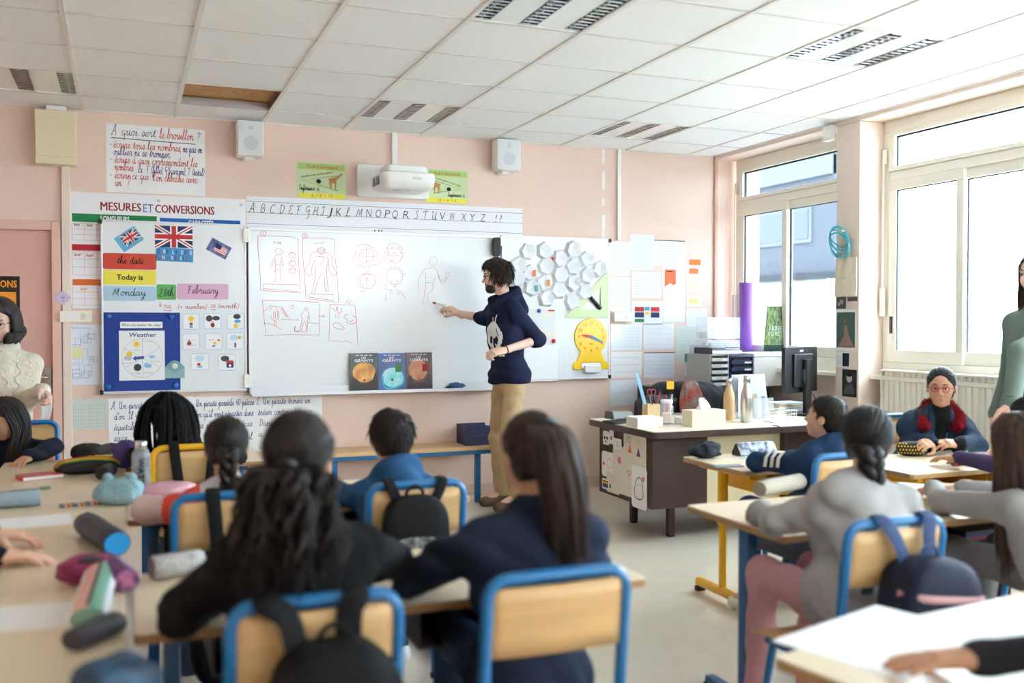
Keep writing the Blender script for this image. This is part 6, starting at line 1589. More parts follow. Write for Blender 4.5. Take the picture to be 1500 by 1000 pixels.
t = thing('tote_bag', 'cream canvas tote bag hanging on the window pillar', 'bag', (XR, yc, zb2))
W, H = a[1] - b[1], zt2 - zb2
def tb(u, v):
  yy = (u - .5) * W * (1 + .05 * (1 - v)); return (-.012 - .028 * (1 - (2 * u - 1) ** 2) * (1 - .6 * v) - .004 * math.sin(14 * u + 3 * v), yy, v * H)
m_can = mat('canvas_cream', (222, 210, 188), .85, var=.05, vscale=30, bump=.3, bscale=200)
MB().grid(tb, 14, 10).build('bag_front', m_can, t, smooth=True); MB().box(-.01, -.004, -W / 2, W / 2, 0, H).build('bag_back', m_can, t)
for s in (-1, 1):
  MB().tube(smooth_path([(-.02, s * .05 - .02, H - .02), (-.02, s * .035 - .01, H + .1), (-.02, 0, H + .19), (-.02, .03, H + .1), (-.02, .055, H - .02)], 6), [(.009, .002)] * 25, 6).build('strap', m_can, t)
kk = Ink((-.043, W * .2, H * .45), (0, -1, 0), (0, 0, 1), .002); kk.rect(0, 0, W * .4, .008); kk.build('lettering', I_LGREY, t)
MB().cyl((0, 0, H + .185), (-.05, 0, H + .19), .006, n=8).build('hook', m_white, t)
P = []
for i in range(90):
  a_ = i / 90 * 2 * PI * 5
  P.append((XR - .03 - .012 * math.sin(a_ * .7), yc + .05 + .10 * math.cos(a_) * (1 + .2 * math.sin(a_ * .31)), Xp(1238, 353)[2] + .085 * math.sin(a_ + .4) * (1 + .25 * math.sin(a_ * .23)) - .03 * math.cos(a_ * .2)))
tag(MB().tube(P, .0055, 6).build('skipping_rope', mat('rope_teal', (70, 190, 205), .4), smooth=True), 'teal plastic skipping rope coiled above the tote bag', 'rope')
# ------------------------------------------------------------------ people
class SDF:
  """smooth blended volumes on a grid, turned into one surface"""
  def __init__(s, lo, hi, h):
    s.lo = np.array(lo, float); s.h = h
    s.n = [max(4, int(math.ceil((hi[i] - lo[i]) / h)) + 1) for i in range(3)]
    s.ax = [s.lo[i] + h * np.arange(s.n[i]) for i in range(3)]
    s.F = np.full(s.n, 0.5, np.float32)
  def _sl(s, lo, hi):
    out = []
    for i in range(3):
      a = int(max(0, math.floor((lo[i] - s.lo[i]) / s.h))); b = int(min(s.n[i], math.ceil((hi[i] - s.lo[i]) / s.h) + 1))
      if b <= a: return None
      out.append(slice(a, b))
    return tuple(out)
  def _pts(s, sl):
    X, Y, Z = np.meshgrid(*[s.ax[i][sl[i]] for i in range(3)], indexing='ij')
    return X, Y, Z
  def _mix(s, sl, d, k, sub):
    f = s.F[sl]
    d = d.astype(np.float32)
    if sub:
      h = np.clip(.5 - .5 * (f + d) / k, 0, 1); s.F[sl] = f * (1 - h) + (-d) * h + k * h * (1 - h)
    else:
      h = np.clip(.5 + .5 * (f - d) / k, 0, 1); s.F[sl] = f * (1 - h) + d * h - k * h * (1 - h)
  def cap(s, a, b, ra, rb, k=.02, flat=None, sub=False):
    a = np.asarray(a, float); b = np.asarray(b, float)
    m = max(ra, rb) + k + s.h * 2
    sl = s._sl(np.minimum(a, b) - m, np.maximum(a, b) + m)
    if sl is None: return s
    X, Y, Z = s._pts(sl)
    ba = b - a; L = ba @ ba + 1e-12
    px, py, pz = X - a[0], Y - a[1], Z - a[2]
    t = np.clip((px * ba[0] + py * ba[1] + pz * ba[2]) / L, 0, 1)
    qx, qy, qz = px - t * ba[0], py - t * ba[1], pz - t * ba[2]
    if flat is not None:
      n, f = np.asarray(flat[0], float), flat[1]
      c = (qx * n[0] + qy * n[1] + qz * n[2]) * (f - 1)
      qx, qy, qz = qx + c * n[0], qy + c * n[1], qz + c * n[2]
    d = np.sqrt(qx * qx + qy * qy + qz * qz) - (ra + (rb - ra) * t)
    s._mix(sl, d, k, sub); return s
  def ell(s, c, r, k=.02, R=None, sub=False):
    c = np.asarray(c, float); r = np.asarray(r, float)
    m = r.max() + k + 2 * s.h
    sl = s._sl(c - m, c + m)
    if sl is None: return s
    X, Y, Z = s._pts(sl)
    p = [X - c[0], Y - c[1], Z - c[2]]
    if R is not None: p = [sum(R[j, i] * p[j] for j in range(3)) for i in range(3)]
    q = np.sqrt(sum((p[i] / r[i]) ** 2 for i in range(3))); g = np.sqrt(sum((p[i] / (r[i] * r[i])) ** 2 for i in range(3)))
    d = q * (q - 1) / (g + 1e-6)
    s._mix(sl, d, k, sub); return s
  def cut(s, p, n, k=.004):
    """remove what lies on the side the normal points to"""
    X, Y, Z = np.meshgrid(*s.ax, indexing='ij', sparse=True)
    d = (X - p[0]) * n[0] + (Y - p[1]) * n[1] + (Z - p[2]) * n[2]
    s.F = np.maximum(s.F, d).astype(np.float32); return s
  def disp(s, fn):
    X, Y, Z = np.meshgrid(*s.ax, indexing='ij', sparse=True)
    s.F = (s.F + fn(X, Y, Z)).astype(np.float32); return s
  def folds(s, amp, fr, seed):
    """cloth creases"""
    r = np.random.default_rng(seed)
    X, Y, Z = np.meshgrid(*s.ax, indexing='ij', sparse=True)
    tot = 0
    for i in range(3):
      a = r.normal(size=3); a[2] += 1.2 * np.sign(a[2]); a /= np.linalg.norm(a); b = r.normal(size=3); b /= np.linalg.norm(b)
      f1, f2, ph = fr * r.uniform(.8, 1.6), fr * r.uniform(.12, .28), r.uniform(0, 6.28)
      w = np.sin(f2 * (X * b[0] + Y * b[1] + Z * b[2]) + ph)
      tot = tot + (1 - 2 * np.abs(np.sin(.5 * f1 * (X * a[0] + Y * a[1] + Z * a[2]) + 2.4 * w + ph))) * (.5 + .5 * np.sin(f2 * .9 * (X * b[1] + Y * b[2] + Z * b[0]) + 2 * ph))
    m = np.abs(s.F) < .06
    s.F = np.where(m, s.F + amp * tot / 1.7, s.F).astype(np.float32); return s
  def mesh(s):
    F = s.F; S = F < 0
    nx, ny, nz = F.shape
    cnt = np.zeros((nx - 1, ny - 1, nz - 1), np.int8)
    for dx in (0, 1):
      for dy in (0, 1):
        for dz in (0, 1): cnt += S[dx:nx - 1 + dx, dy:ny - 1 + dy, dz:nz - 1 + dz]
    act = (cnt > 0) & (cnt < 8)
    I, J, K = np.nonzero(act)
    idx = np.full(act.shape, -1, np.int64); idx[I, J, K] = np.arange(len(I))
    acc = np.zeros((len(I), 3)); num = np.zeros(len(I))
    for a in range(3):
      o1, o2 = [q for q in range(3) if q != a]
      for u in (0, 1):
        for v in (0, 1):
          off = [0, 0, 0]; off[o1] = u; off[o2] = v
          f0 = F[I + off[0], J + off[1], K + off[2]]
          of1 = list(off); of1[a] = 1
          f1 = F[I + of1[0], J + of1[1], K + of1[2]]
          m = (f0 < 0) != (f1 < 0)
          t = np.where(m, f0 / np.where(m, f0 - f1, 1), 0)
          P = np.zeros((len(I), 3)); P[:, 0], P[:, 1], P[:, 2] = off
          P[:, a] = t
          acc += P * m[:, None]; num += m
    V = (np.stack([I, J, K], 1) + acc / np.maximum(num, 1)[:, None]) * s.h + s.lo
    faces = []
    for a in range(3):
      o1, o2 = [(1, 2), (2, 0), (0, 1)][a]
      sl0 = [slice(None)] * 3; sl1 = [slice(None)] * 3
      sl0[a] = slice(0, F.shape[a] - 1); sl1[a] = slice(1, F.shape[a])
      s0, s1 = S[tuple(sl0)], S[tuple(sl1)]
      E = np.stack(np.nonzero(s0 != s1), 1)
      ok = (E[:, o1] > 0) & (E[:, o2] > 0) & (E[:, o1] < F.shape[o1] - 1) & (E[:, o2] < F.shape[o2] - 1)
      E = E[ok]
      ins = s0[E[:, 0], E[:, 1], E[:, 2]]
      q = []
      for (u, v) in ((-1, -1), (0, -1), (0, 0), (-1, 0)):
        C = E.copy(); C[:, o1] += u; C[:, o2] += v
        q.append(idx[C[:, 0], C[:, 1], C[:, 2]])
      Q = np.stack(q, 1)
      Q[~ins] = Q[~ins][:, ::-1]
      faces.append(Q)
    return V, np.concatenate(faces).astype(np.int32)

def relax(V, Fq, n=2, f=.5):
  V = V.copy()
  for _ in range(n):
    acc = np.zeros_like(V); cn = np.zeros(len(V))
    for a, b in ((0, 1), (1, 2), (2, 3), (3, 0)):
      np.add.at(acc, Fq[:, a], V[Fq[:, b]]); np.add.at(acc, Fq[:, b], V[Fq[:, a]])
      np.add.at(cn, Fq[:, a], 1); np.add.at(cn, Fq[:, b], 1)
    V += f * (acc / np.maximum(cn, 1)[:, None] - V)
  return V

def nv(v): v = np.asarray(v, float); return v / (np.linalg.norm(v) + 1e-12)
def frame(fwd, up=(0, 0, 1)):
  """columns: side (to the figure's right hand), forward, up"""
  f = nv(fwd); r = nv(np.cross(f, up)); u = np.cross(r, f)
  return np.stack([r, f, u], 1)
def eul(yaw, pitch=0.0, roll=0.0):
  """yaw about z (0 faces +Y, positive turns to -X), pitch up, roll to its right"""
  cy, sy = math.cos(yaw), math.sin(yaw)
  A = np.array([[cy, -sy, 0], [sy, cy, 0], [0, 0, 1.0]])
  cp, sp = math.cos(pitch), math.sin(pitch)
  B = np.array([[1, 0, 0], [0, cp, -sp], [0, sp, cp]])
  cr, sr = math.cos(roll), math.sin(roll)
  C = np.array([[cr, 0, sr], [0, 1, 0], [-sr, 0, cr]])
  return A @ B @ C

def skin(name, col): return mat('skin_' + name, col, .5, var=.05, vscale=25, spec=.35)
SK = {'light': skin('light', (222, 176, 150)), 'olive': skin('olive', (198, 150, 120)), 'tan': skin('tan', (190, 140, 110)), 'dark': skin('dark', (120, 80, 60)), 'fair': skin('fair', (226, 184, 162))}
def hairmat(name, a, b): return mat('hair_' + name, a, .5, col2=b, vscale=60, vstretch=(1, 1, .12), spec=.3)
HM = {'black': hairmat('black', (10, 9, 10), (25, 22, 22)), 'brownblack': hairmat('brownblack', (15, 11, 10), (36, 25, 21)), 'brown': hairmat('brown', (32, 22, 18), (64, 45, 36)), 'longbrown': hairmat('longbrown', (38, 27, 23), (80, 58, 47)), 'grey': hairmat('grey', (22, 20, 20), (60, 55, 54))}
m_lip = mat('lip_tone', (176, 104, 96), .45); m_eyew = mat('eye_white', (236, 234, 230), .2); m_iris = mat('eye_iris', (44, 28, 22), .15)

def head_sdf(face=True, h=.0055, child=True, nose=1.0):
  """head in units of its own height (chin to crown = 1); faces +Y"""
  S = SDF((-.48, -.62, -1.0), (.48, .62, .62), h)
  S.ell((0, -.06, .13), (.335, .405, .375), .02)
  S.ell((0, .10, -.13), (.265, .265, .345), .12)
  S.ell((0, .235, -.385), (.12, .10, .09), .08)
  for q in (-1, 1): S.ell((q * .135, .20, -.13), (.12, .12, .13), .07)
  S.cap((-.15, .305, .085), (.15, .305, .085), .04, .04, .06)
  for q in (-1, 1): S.ell((q * .125, .415, .0), (.075, .055, .04), .05, sub=True)
  S.cap((0, .345, .02), (0, .40 + .03 * nose, -.12), .026, .045 * nose, .03)
  for q in (-1, 1): S.ell((q * .045, .385, -.14), (.036, .045, .03), .02)
  for q in (-1, 1): S.ell((q * .335, -.04, -.04), (.03, .075, .12), .025); S.ell((q * .365, -.02, -.03), (.015, .035, .07), .01, sub=True)
  S.cap((-.06, .355, -.245), (.06, .355, -.245), .022, .022, .03); S.cap((-.05, .352, -.285), (.05, .352, -.285), .026, .026, .03)
  S.cap((-.075, .385, -.266), (.075, .385, -.266), .009, .009, .012, sub=True)
  S.cap((0, -.09, -.25), (0, -.16, -.95), .20 if child else .225, .215 if child else .25, .08)
  V, Fq = S.mesh()
  return relax(V, Fq, 1, .4), Fq
_HEADS = {}
def head_mesh(fine, child, nose):
  key = (fine, child, nose)
  if key not in _HEADS: _HEADS[key] = head_sdf(True, .021 if fine else .035, child, nose)
  return _HEADS[key]

def hand_sdf(curl=(.4, .4, .4, .4), thumb=.5, spread=.12):
  """right hand, length 1 from wrist to fingertip; wrist at origin, fingers +Y, palm -Z, thumb on -X"""
  S = SDF((-.62, -.3, -.75), (.5, 1.1, .35), .024)
  S.cap((0, -.25, 0), (0, .08, 0), .15, .16, .05, flat=((0, 0, 1), 1.35))
  S.cap((-.09, .12, 0), (-.11, .45, 0), .12, .085, .05, flat=((0, 0, 1), 1.15)); S.cap((.08, .12, 0), (.12, .43, 0), .12, .08, .05, flat=((0, 0, 1), 1.15)); S.cap((0, .1, 0), (0, .46, 0), .12, .09, .05)
  base = [(-.14, .47), (-.047, .50), (.047, .485), (.135, .44)]; ln = [.44, .50, .46, .36]
  for i in range(4):
    p = np.array([base[i][0], base[i][1], 0.0]); a = 0.0
    sp = (i - 1.5) * spread
    R = [.058, .053, .049, .044][0] * [1, 1, .96, .84][i]
    fr = [.46, .30, .24]
    prev = p - np.array([0, .08, 0])
    for j in range(3):
      a += curl[i] * [.8, 1.1, .8][j]
      d = np.array([math.sin(sp) * math.cos(a), math.cos(a) * math.cos(sp), -math.sin(a)])
      q = p + d * ln[i] * fr[j]
      S.cap(p if j else prev, q, R * (1 - .06 * j), R * (.94 - .08 * j), .012 if j else .03)
      p = q
  p = np.array([-.13, .12, -.03]); d1 = nv((-.75, .62, -.25 - .4 * thumb)); q = p + d1 * .24
  S.cap(p, q, .085, .066, .05)
  d2 = nv(d1 + np.array([.35 + .5 * thumb, .45, -.35 * thumb])); q2 = q + d2 * .17; S.cap(q, q2, .064, .056, .015)
  d3 = nv(d2 + np.array([.3 * thumb + .1, .15, -.1])); S.cap(q2, q2 + d3 * .13, .055, .042, .012)
  V, Fq = S.mesh()
  return relax(V, Fq, 1, .35), Fq
_HANDS = {}
def hand_mesh(kind):
  if kind not in _HANDS:
    P = {'rest': ((.30, .26, .26, .30), .3, .10), 'flat': ((.10, .08, .08, .10), .15, .16), 'grip': ((.85, .9, .95, .95), 1.0, .02), 'pinch': ((.55, .75, .9, .95), 1.0, .02), 'fist': ((1.15, 1.15, 1.15, 1.15), 1.1, .0), 'cup': ((.45, .42, .42, .45), .6, .08)}[kind]
    _HANDS[kind] = hand_sdf(*P)
  return _HANDS[kind]

def ik(s, w, l1, l2, pole):
  s, w = np.asarray(s, float), np.asarray(w, float)
  d = w - s; L = np.linalg.norm(d)
  if L > (l1 + l2) * .995:
    k = L / ((l1 + l2) * .995); l1 *= k; l2 *= k
  a = (l1 * l1 - l2 * l2 + L * L) / (2 * L); hh = math.sqrt(max(0, l1 * l1 - a * a))
  u = d / L; p = np.asarray(pole, float); p = nv(p - u * (p @ u))
  return s + u * a + p * hh

def person(label, root, facing, pelvis, head, hrot, arms, cat='person', S=1.0, adult=False, pose='sit', top=None, bottom=None, shoes=None, skin_='olive', hair=None, puff=.012, fine=False,
     hood=False, collar=None, sleeve=1.0, legs=None, fold=.005, eyes=False, nose=1.0, hem=None, shoulder=1.0, res=.0105, group=None, neckline=.0, lipcol=None, cuff=False, hips=1.0):
  """one person: the body is a single mesh; clothes, hair and what is worn are its parts"""
  root = np.array([root[0], root[1], 0.0])
  t = thing('person', label, cat, root, group=group)
  pelvis, head = np.asarray(pelvis, float), np.asarray(head, float)
  hh = (.235 if adult else .20 * (.6 + .4 * S))
  fw = np.array([-math.sin(facing), math.cos(facing), 0]); rt = np.array([fw[1], -fw[0], 0])
  HR = eul(*hrot)
  neck0 = head + HR @ np.array([0, -.12, -.55]) * hh                       # base of the skull / throat
  up = nv(neck0 - pelvis)
  nlen = (.075 if adult else .045 * S)
  chest_top = neck0 - up * nlen
  sw = (.162 if adult else .120 * S) * shoulder
  shz = (.065 if adult else .050 * S)
  sh = {'R': chest_top + rt * sw - up * shz, 'L': chest_top - rt * sw - up * shz}
  l1, l2 = ((.30, .26) if adult else (.225 * S, .195 * S))
  B = frame(fw, up); B = np.stack([rt, np.cross(up, rt), up], 1)
  mid = pelvis * .55 + chest_top * .45 - B[:, 1] * .0
  k = 1.0 if adult else .78 * S
  W = np.array
  # skeleton of the limbs
  el, wr = {}, {}
  for s in ('R', 'L'):
    q = arms[s]; wr[s] = np.asarray(q['w'], float)
    el[s] = np.asarray(q['e'], float) if 'e' in q else ik(sh[s], wr[s], l1, l2, q.get('pole', (rt if s == 'R' else -rt) * .7 + W([0, 0, -1.0]) - fw * .3))
  if legs is None:
    legs = {}
    for s, sg in (('R', 1), ('L', -1)):
      hp = pelvis + rt * sg * .085 * k * 1.1
      if pose == 'sit':
        kn = hp + fw * (.40 if adult else .345 * S) + W([0, 0, .02]) + rt * sg * .02
        an = W([kn[0], kn[1], .075]) + fw * .04
      else:
        an = W([pelvis[0], pelvis[1], .085]) + rt * sg * .10; kn = (hp + an) / 2 + fw * .035
      legs[s] = (kn, an)
  # ---- body mesh: coarse trunk and limbs joined with the fine head and hands
  allp = [pelvis, head, chest_top] + list(el.values()) + list(wr.values()) + [q for v in legs.values() for q in v]
  lo, hi = np.min(allp, 0) - .2, np.max(allp, 0) + .2; lo[2] = max(lo[2], -.02)
  bs = SDF(lo, hi, .016)
  def trunk(Sd, g):
    Sd.ell(pelvis, np.array([.150 * hips, .112, .12]) * k + g, .05, B)
    Sd.ell(mid, np.array([.128, .098, .16]) * k + g, .07, B)
    Sd.ell(chest_top - up * .15 * k, np.array([.142, .100, .16]) * k + g, .07, B)
    for s in ('R', 'L'): Sd.cap(chest_top - up * .012, sh[s], .045 * k + g * .3, .046 * k + g * .5, .075)
  trunk(bs, -.004)
  bs.cap(chest_top - up * .05, neck0, .058 * k, .048 * k, .03)
  for s in ('R', 'L'):
    bs.cap(sh[s], el[s], .045 * k, .036 * k, .03); bs.cap(el[s], wr[s], .038 * k, .027 * k, .02)
    hp = pelvis + rt * (1 if s == 'R' else -1) * .085 * k
    kn, an = legs[s]
    bs.cap(hp, kn, .075 * k, .052 * k, .03); bs.cap(kn, an, .05 * k, .034 * k, .02); bs.cap(an, an + fw * .1 + W([0, 0, -.03]), .036 * k, .03 * k, .02)
  VB, FB = bs.mesh()
  Vs, Fs, off = [VB], [FB], len(VB)
  Hv, Hf = head_mesh(fine, not adult, nose)
  Vh = (Hv * hh) @ HR.T + head
  Vs.append(Vh); Fs.append(Hf + off); off += len(Vh)
  hl = .185 if adult else .145 * (.5 + .5 * S)
  for s in ('R', 'L'):
    q = arms[s]
    hv, hf = hand_mesh(q.get('hand', 'rest'))
    d = nv(q.get('dir', wr[s] - el[s])); pn = np.asarray(q.get('palm', (0, 0, -1.0)), float)
    z = -nv(pn - d * (pn @ d)); x = np.cross(d, z)
    hv = hv.copy() * hl * q.get('hs', 1.0)
    f2 = hf
    if s == 'L': hv[:, 0] *= -1; f2 = hf[:, ::-1]
    Vw = hv @ np.stack([x, d, z], 1).T + wr[s]
    Vs.append(Vw); Fs.append(f2 + off); off += len(Vw)
  me = raw_mesh('body', np.concatenate(Vs) - root, np.concatenate(Fs), True)
  body = link('body', me, SK[skin_], t)
  # ---- face parts
  def hp_(p): return head + HR @ (np.asarray(p, float) * hh)
  if eyes:
    for q in (-1, 1):
      e = MB(root); e.ell(hp_((q * .125, .318, .0)), np.array([.056, .04, .026]) * hh, 12, 8, HR); eo = e.build('eye', m_eyew, t, smooth=True)
      e = MB(root); e.ell(hp_((q * .125, .346, .002)), np.array([.033, .014, .027]) * hh, 10, 6, HR); e.build('iris', m_iris, eo, smooth=True)
      e = MB(root); e.tube([hp_((q * .06, .365, .10)), hp_((q * .125, .365, .125)), hp_((q * .20, .315, .10))], [.010 * hh, .016 * hh, .007 * hh], 6); e.build('eyebrow', HM['brownblack'], t, smooth=True)
      e = MB(root); e.tube([hp_((q * .07, .350, .012)), hp_((q * .125, .362, .030)), hp_((q * .185, .325, .012))], [.005 * hh, .011 * hh, .006 * hh], 6); e.build('eyelid', HM['brownblack'], t, smooth=True)
    e = MB(root); e.tube([hp_((-.075, .345, -.262)), hp_((-.03, .378, -.247)), hp_((0, .380, -.252)), hp_((.03, .378, -.247)), hp_((.075, .345, -.262))], [.006 * hh, .015 * hh, .014 * hh, .015 * hh, .006 * hh], 8)
    e.tube([hp_((-.07, .345, -.270)), hp_((0, .378, -.290)), hp_((.07, .345, -.270))], [.006 * hh, .018 * hh, .006 * hh], 8); e.build('lips', lipcol or m_lip, t, smooth=True)
  # ---- upper garment
  V0, F0 = None, None
  if top is not None:
    pts = [pelvis, chest_top] + list(sh.values()) + list(el.values()) + list(wr.values())
    lo, hi = np.min(pts, 0) - .19 - puff, np.max(pts, 0) + .16 + puff
    Sd = SDF(lo, hi, res)
    trunk(Sd, puff)
    if hem is not None: Sd.ell(pelvis - up * .02, np.array([.146, .112, .10]) * k + puff * .8, .06, B)
    for s in ('R', 'L'):
      pf = puff * .55
      Sd.cap(sh[s], el[s], .048 * k + pf, .041 * k + pf, .03)
      a, b = el[s], wr[s]
      e2 = a + (b - a) * sleeve
      Sd.cap(a, e2, .042 * k + pf, (.042 - .013 * sleeve) * k + pf, .02)
      if sleeve > .95: Sd.cap(e2 - nv(b - a) * .02, e2 - nv(b - a) * .005, .033 * k + pf, .031 * k + pf, .008)
    Sd.cap(chest_top - up * .02, chest_top + up * .012, .070 * k + puff * .4, .062 * k + puff * .4, .03)
    if hood:
      bk = -B[:, 1]
      for a in np.linspace(-2.3, 2.3, 15):
        p = chest_top + up * (.030 + .030 * math.cos(a)) * k * 1.2 + (bk * math.cos(a) * 1.15 + rt * math.sin(a)) * .086 * k + bk * .018
        Sd.ell(p, (.036 * k, .036 * k, .042 * k), .02)
      Sd.ell(chest_top + bk * .115 * k - up * .05 * k, np.array([.115, .055, .10]) * k, .03, B)
      Sd.cap(chest_top + bk * .14 * k + rt * .07 * k - up * .06 * k, chest_top + bk * .14 * k - rt * .07 * k - up * .06 * k, .03 * k, .03 * k, .02)
    if hem is not None: Sd.cut(W([0, 0, hem]), (0, 0, -1))
    if fold: Sd.folds(fold * 1.9, 48, len(label) * 7 + int(head[0] * 100))
    V, Fq = Sd.mesh(); V = relax(V, Fq, 1, .5); V0, F0 = V, Fq
    gm = raw_mesh('garment', V - root, Fq, True)
    if isinstance(top, tuple):
      go = link('jumper' if not hood else 'hoodie', gm, list(top[0]), t)
      cen = V[Fq].mean(1)
      gm.polygons.foreach_set('material_index', np.asarray(top[1](cen, dict(sh=sh, el=el, wr=wr, up=up, rt=rt, fw=fw, chest=chest_top)), np.int32))
    else: go = link('jumper' if not hood else 'hoodie', gm, top, t)
  if bottom is not None:
    pts = [pelvis] + [q for v in legs.values() for q in v]
    lo, hi = np.min(pts, 0) - .17, np.max(pts, 0) + .17; lo[2] = max(lo[2], -.01)
    Sd = SDF(lo, hi, res * 1.15)
    Sd.ell(pelvis, np.array([.155 * hips, .118, .12]) * k, .05, B)
    for s in ('R', 'L'):
      hp = pelvis + rt * (1 if s == 'R' else -1) * .085 * k * hips; kn, an = legs[s]
      Sd.cap(hp, kn, .085 * k, .064 * k, .04); Sd.cap(kn, an + W([0, 0, .005]), .063 * k, .05 * k, .03)
    if fold: Sd.folds(fold, 50, 5 + len(label))
    V, Fq = Sd.mesh(); V = relax(V, Fq, 2, .45)
    link('trousers', raw_mesh('trousers', V - root, Fq, True), bottom, t)
    for s in ('R', 'L'):
      kn, an = legs[s]
      Sd = SDF(W([an[0], an[1], 0]) - .2, W([an[0], an[1], .2]) + .2, .009)
      g = fw * (.9 if adult else .72 * S)
      toe = W([an[0], an[1], .035]) + g * .16
      Sd.cap(W([an[0], an[1], .045]) - g * .045, toe, .042 * k * 1.05, .040 * k * 1.05, .02, flat=((0, 0, 1), 1.1)); Sd.cap(W([an[0], an[1], .05]), an, .045 * k, .045 * k, .03)
      Sd.cut(W([0, 0, .004]), (0, 0, -1)); V, Fq = Sd.mesh(); V = relax(V, Fq, 1, .4)
      link('shoe', raw_mesh('shoe', V - root, Fq, True), shoes or m_white, t)
  ctx = dict(garment=(V0, F0), t=t, head=head, HR=HR, hh=hh, root=root, up=up, chest_top=chest_top, B=B, rt=rt, fw=fw, k=k, sh=sh, el=el, wr=wr, pelvis=pelvis, hp=hp_)
  if hair: hair(ctx)
  return ctx

# ---- hair
def hcap(c, thick=.045, hairline=.07, m=None, tie=None, lowz=-.34, amp=.010, freq=46, h=.024, side=.0, front=.0, name='hair', oval=None):
  """hair mass lying on the skull; grooves run towards the tie or the crown"""
  S = SDF((-.56, -.70, -.72), (.56, .60, .68), h)
  S.ell((0, -.06, .13), np.array([.335, .405, .375]) + thick, .02)
  S.ell((0, -.16, -.12), np.array([.29, .27, .28]) + thick * .8, .08)
  if front: S.ell((0, .20, .36), (.24, .17, .14 + front), .08)
  ax = np.array(tie if tie is not None else (0.0, -.25, .52)); an = nv(ax - np.array([0, -.06, .1]))
  e1 = nv(np.cross(an, (1, .1, .2))); e2 = np.cross(an, e1)
  def dz(X, Y, Z):
    x, y, z = X, Y + .06, Z - .1
    a = np.arctan2(x * e1[0] + y * e1[1] + z * e1[2], x * e2[0] + y * e2[1] + z * e2[2])
    return amp * (np.sin(freq * a + 3 * np.sin(5 * a)) * .6 + np.sin(freq * 2.3 * a + 1) * .4)
  S.disp(dz)
  if oval: S.ell((0, .44, oval[0]), (oval[1], .36, oval[2]), .02, sub=True)
  S.cut((0, hairline / .8, 0), nv((0, .8, -.6)))
  S.cut((0, 0, lowz), (0, -.25, -1))
  V, Fq = S.mesh()
  V = (relax(V, Fq, 1, .3) * c['hh']) @ c['HR'].T + c['head']
  return V, Fq

def groom(c, tie, n, thick, hairline, seed, lowz=-.34, rad=.0026, stop=.96, m=7, noise=.02):
  """thin strands lying on the hair mass and running towards a point"""
  rr = np.random.default_rng(seed); out = []; C0 = np.array([0, -.06, .13]); E = np.array([.335, .405, .375]) + thick + .006
  vt = nv((np.array(tie) - C0) / E); tries = 0
  while len(out) < n and tries < n * 12:
    tries += 1
    v = nv(rr.normal(size=3)); p = C0 + v * E
    if p[1] * .8 - p[2] * .6 > hairline + .03 or p[2] < lowz: continue
    an = math.acos(max(-1, min(1, v @ vt)))
    if an < .15: continue
    st = stop if stop > 0 else min(.9, -stop / an)
    P = []; dn = rr.normal(size=3) * noise
    for t_ in np.linspace(0, st, m):
      w = (v * math.sin((1 - t_) * an) + vt * math.sin(t_ * an)) / math.sin(an) + dn * math.sin(PI * t_)
      P.append(c['hp'](C0 + nv(w) * E * (1 + .012 * math.sin(PI * t_))))
    r_ = rad * rr.uniform(.5, 1.4)
    out.append((P, [r_ * .3] + [r_] * (m - 2) + [r_ * .5]))
  return out

def locks_build(c, name, m, cap, tubes, n=5):
  """join the hair mass and its strands into one mesh"""
  Vs, Fs, off = [], [], 0
  if cap is not None: Vs.append(cap[0]); Fs.append(cap[1]); off = len(cap[0])
  mb = MB()
  for P, R in tubes: mb.tube(P, R, n)
  if mb.v:
    quads = [f for f in mb.f if len(f) == 4]
    Vs.append(np.array(mb.v)); Fs.append(np.array(quads, np.int32) + off)
  return link(name, raw_mesh(name, np.concatenate(Vs) - c['root'], np.concatenate(Fs), True), m, c['t'])

def bundle(c, start, path, n, r0, spread, wave, seed, rad=.006, curl=0.0, flare=0.0, steps=14):
  """strands following a path of world points, spread around it"""
  rr = np.random.default_rng(seed); P = np.array(smooth_path(path, max(2, steps // (len(path) - 1))))
  out = []
  m = len(P); T = np.linspace(0, 1, m)
  for i in range(n):
    a, q = rr.uniform(0, 2 * PI), math.sqrt(rr.uniform(0, 1))
    prof = spread * (.35 + .65 * np.sin(PI * np.clip(T * .75 + .12, 0, 1)) + flare * T) * q
    ph, w = rr.uniform(0, 6.28), wave * rr.uniform(.5, 1.3)
    ox = np.cos(a) * prof + w * np.sin(curl * T + ph) * T; oy = np.sin(a) * prof * .75 + w * np.cos(curl * T + ph) * T
    L = int(m * rr.uniform(.8, 1.0)); L = max(4, L)
    Q = P + np.outer(ox, c['rt']) + np.outer(oy, c['fw'])
    R = rad * rr.uniform(.7, 1.3) * np.minimum(1, (1 - np.linspace(0, 1, L)) * 3 + .15)
    out.append((list(Q[:L]), list(R)))
  return out

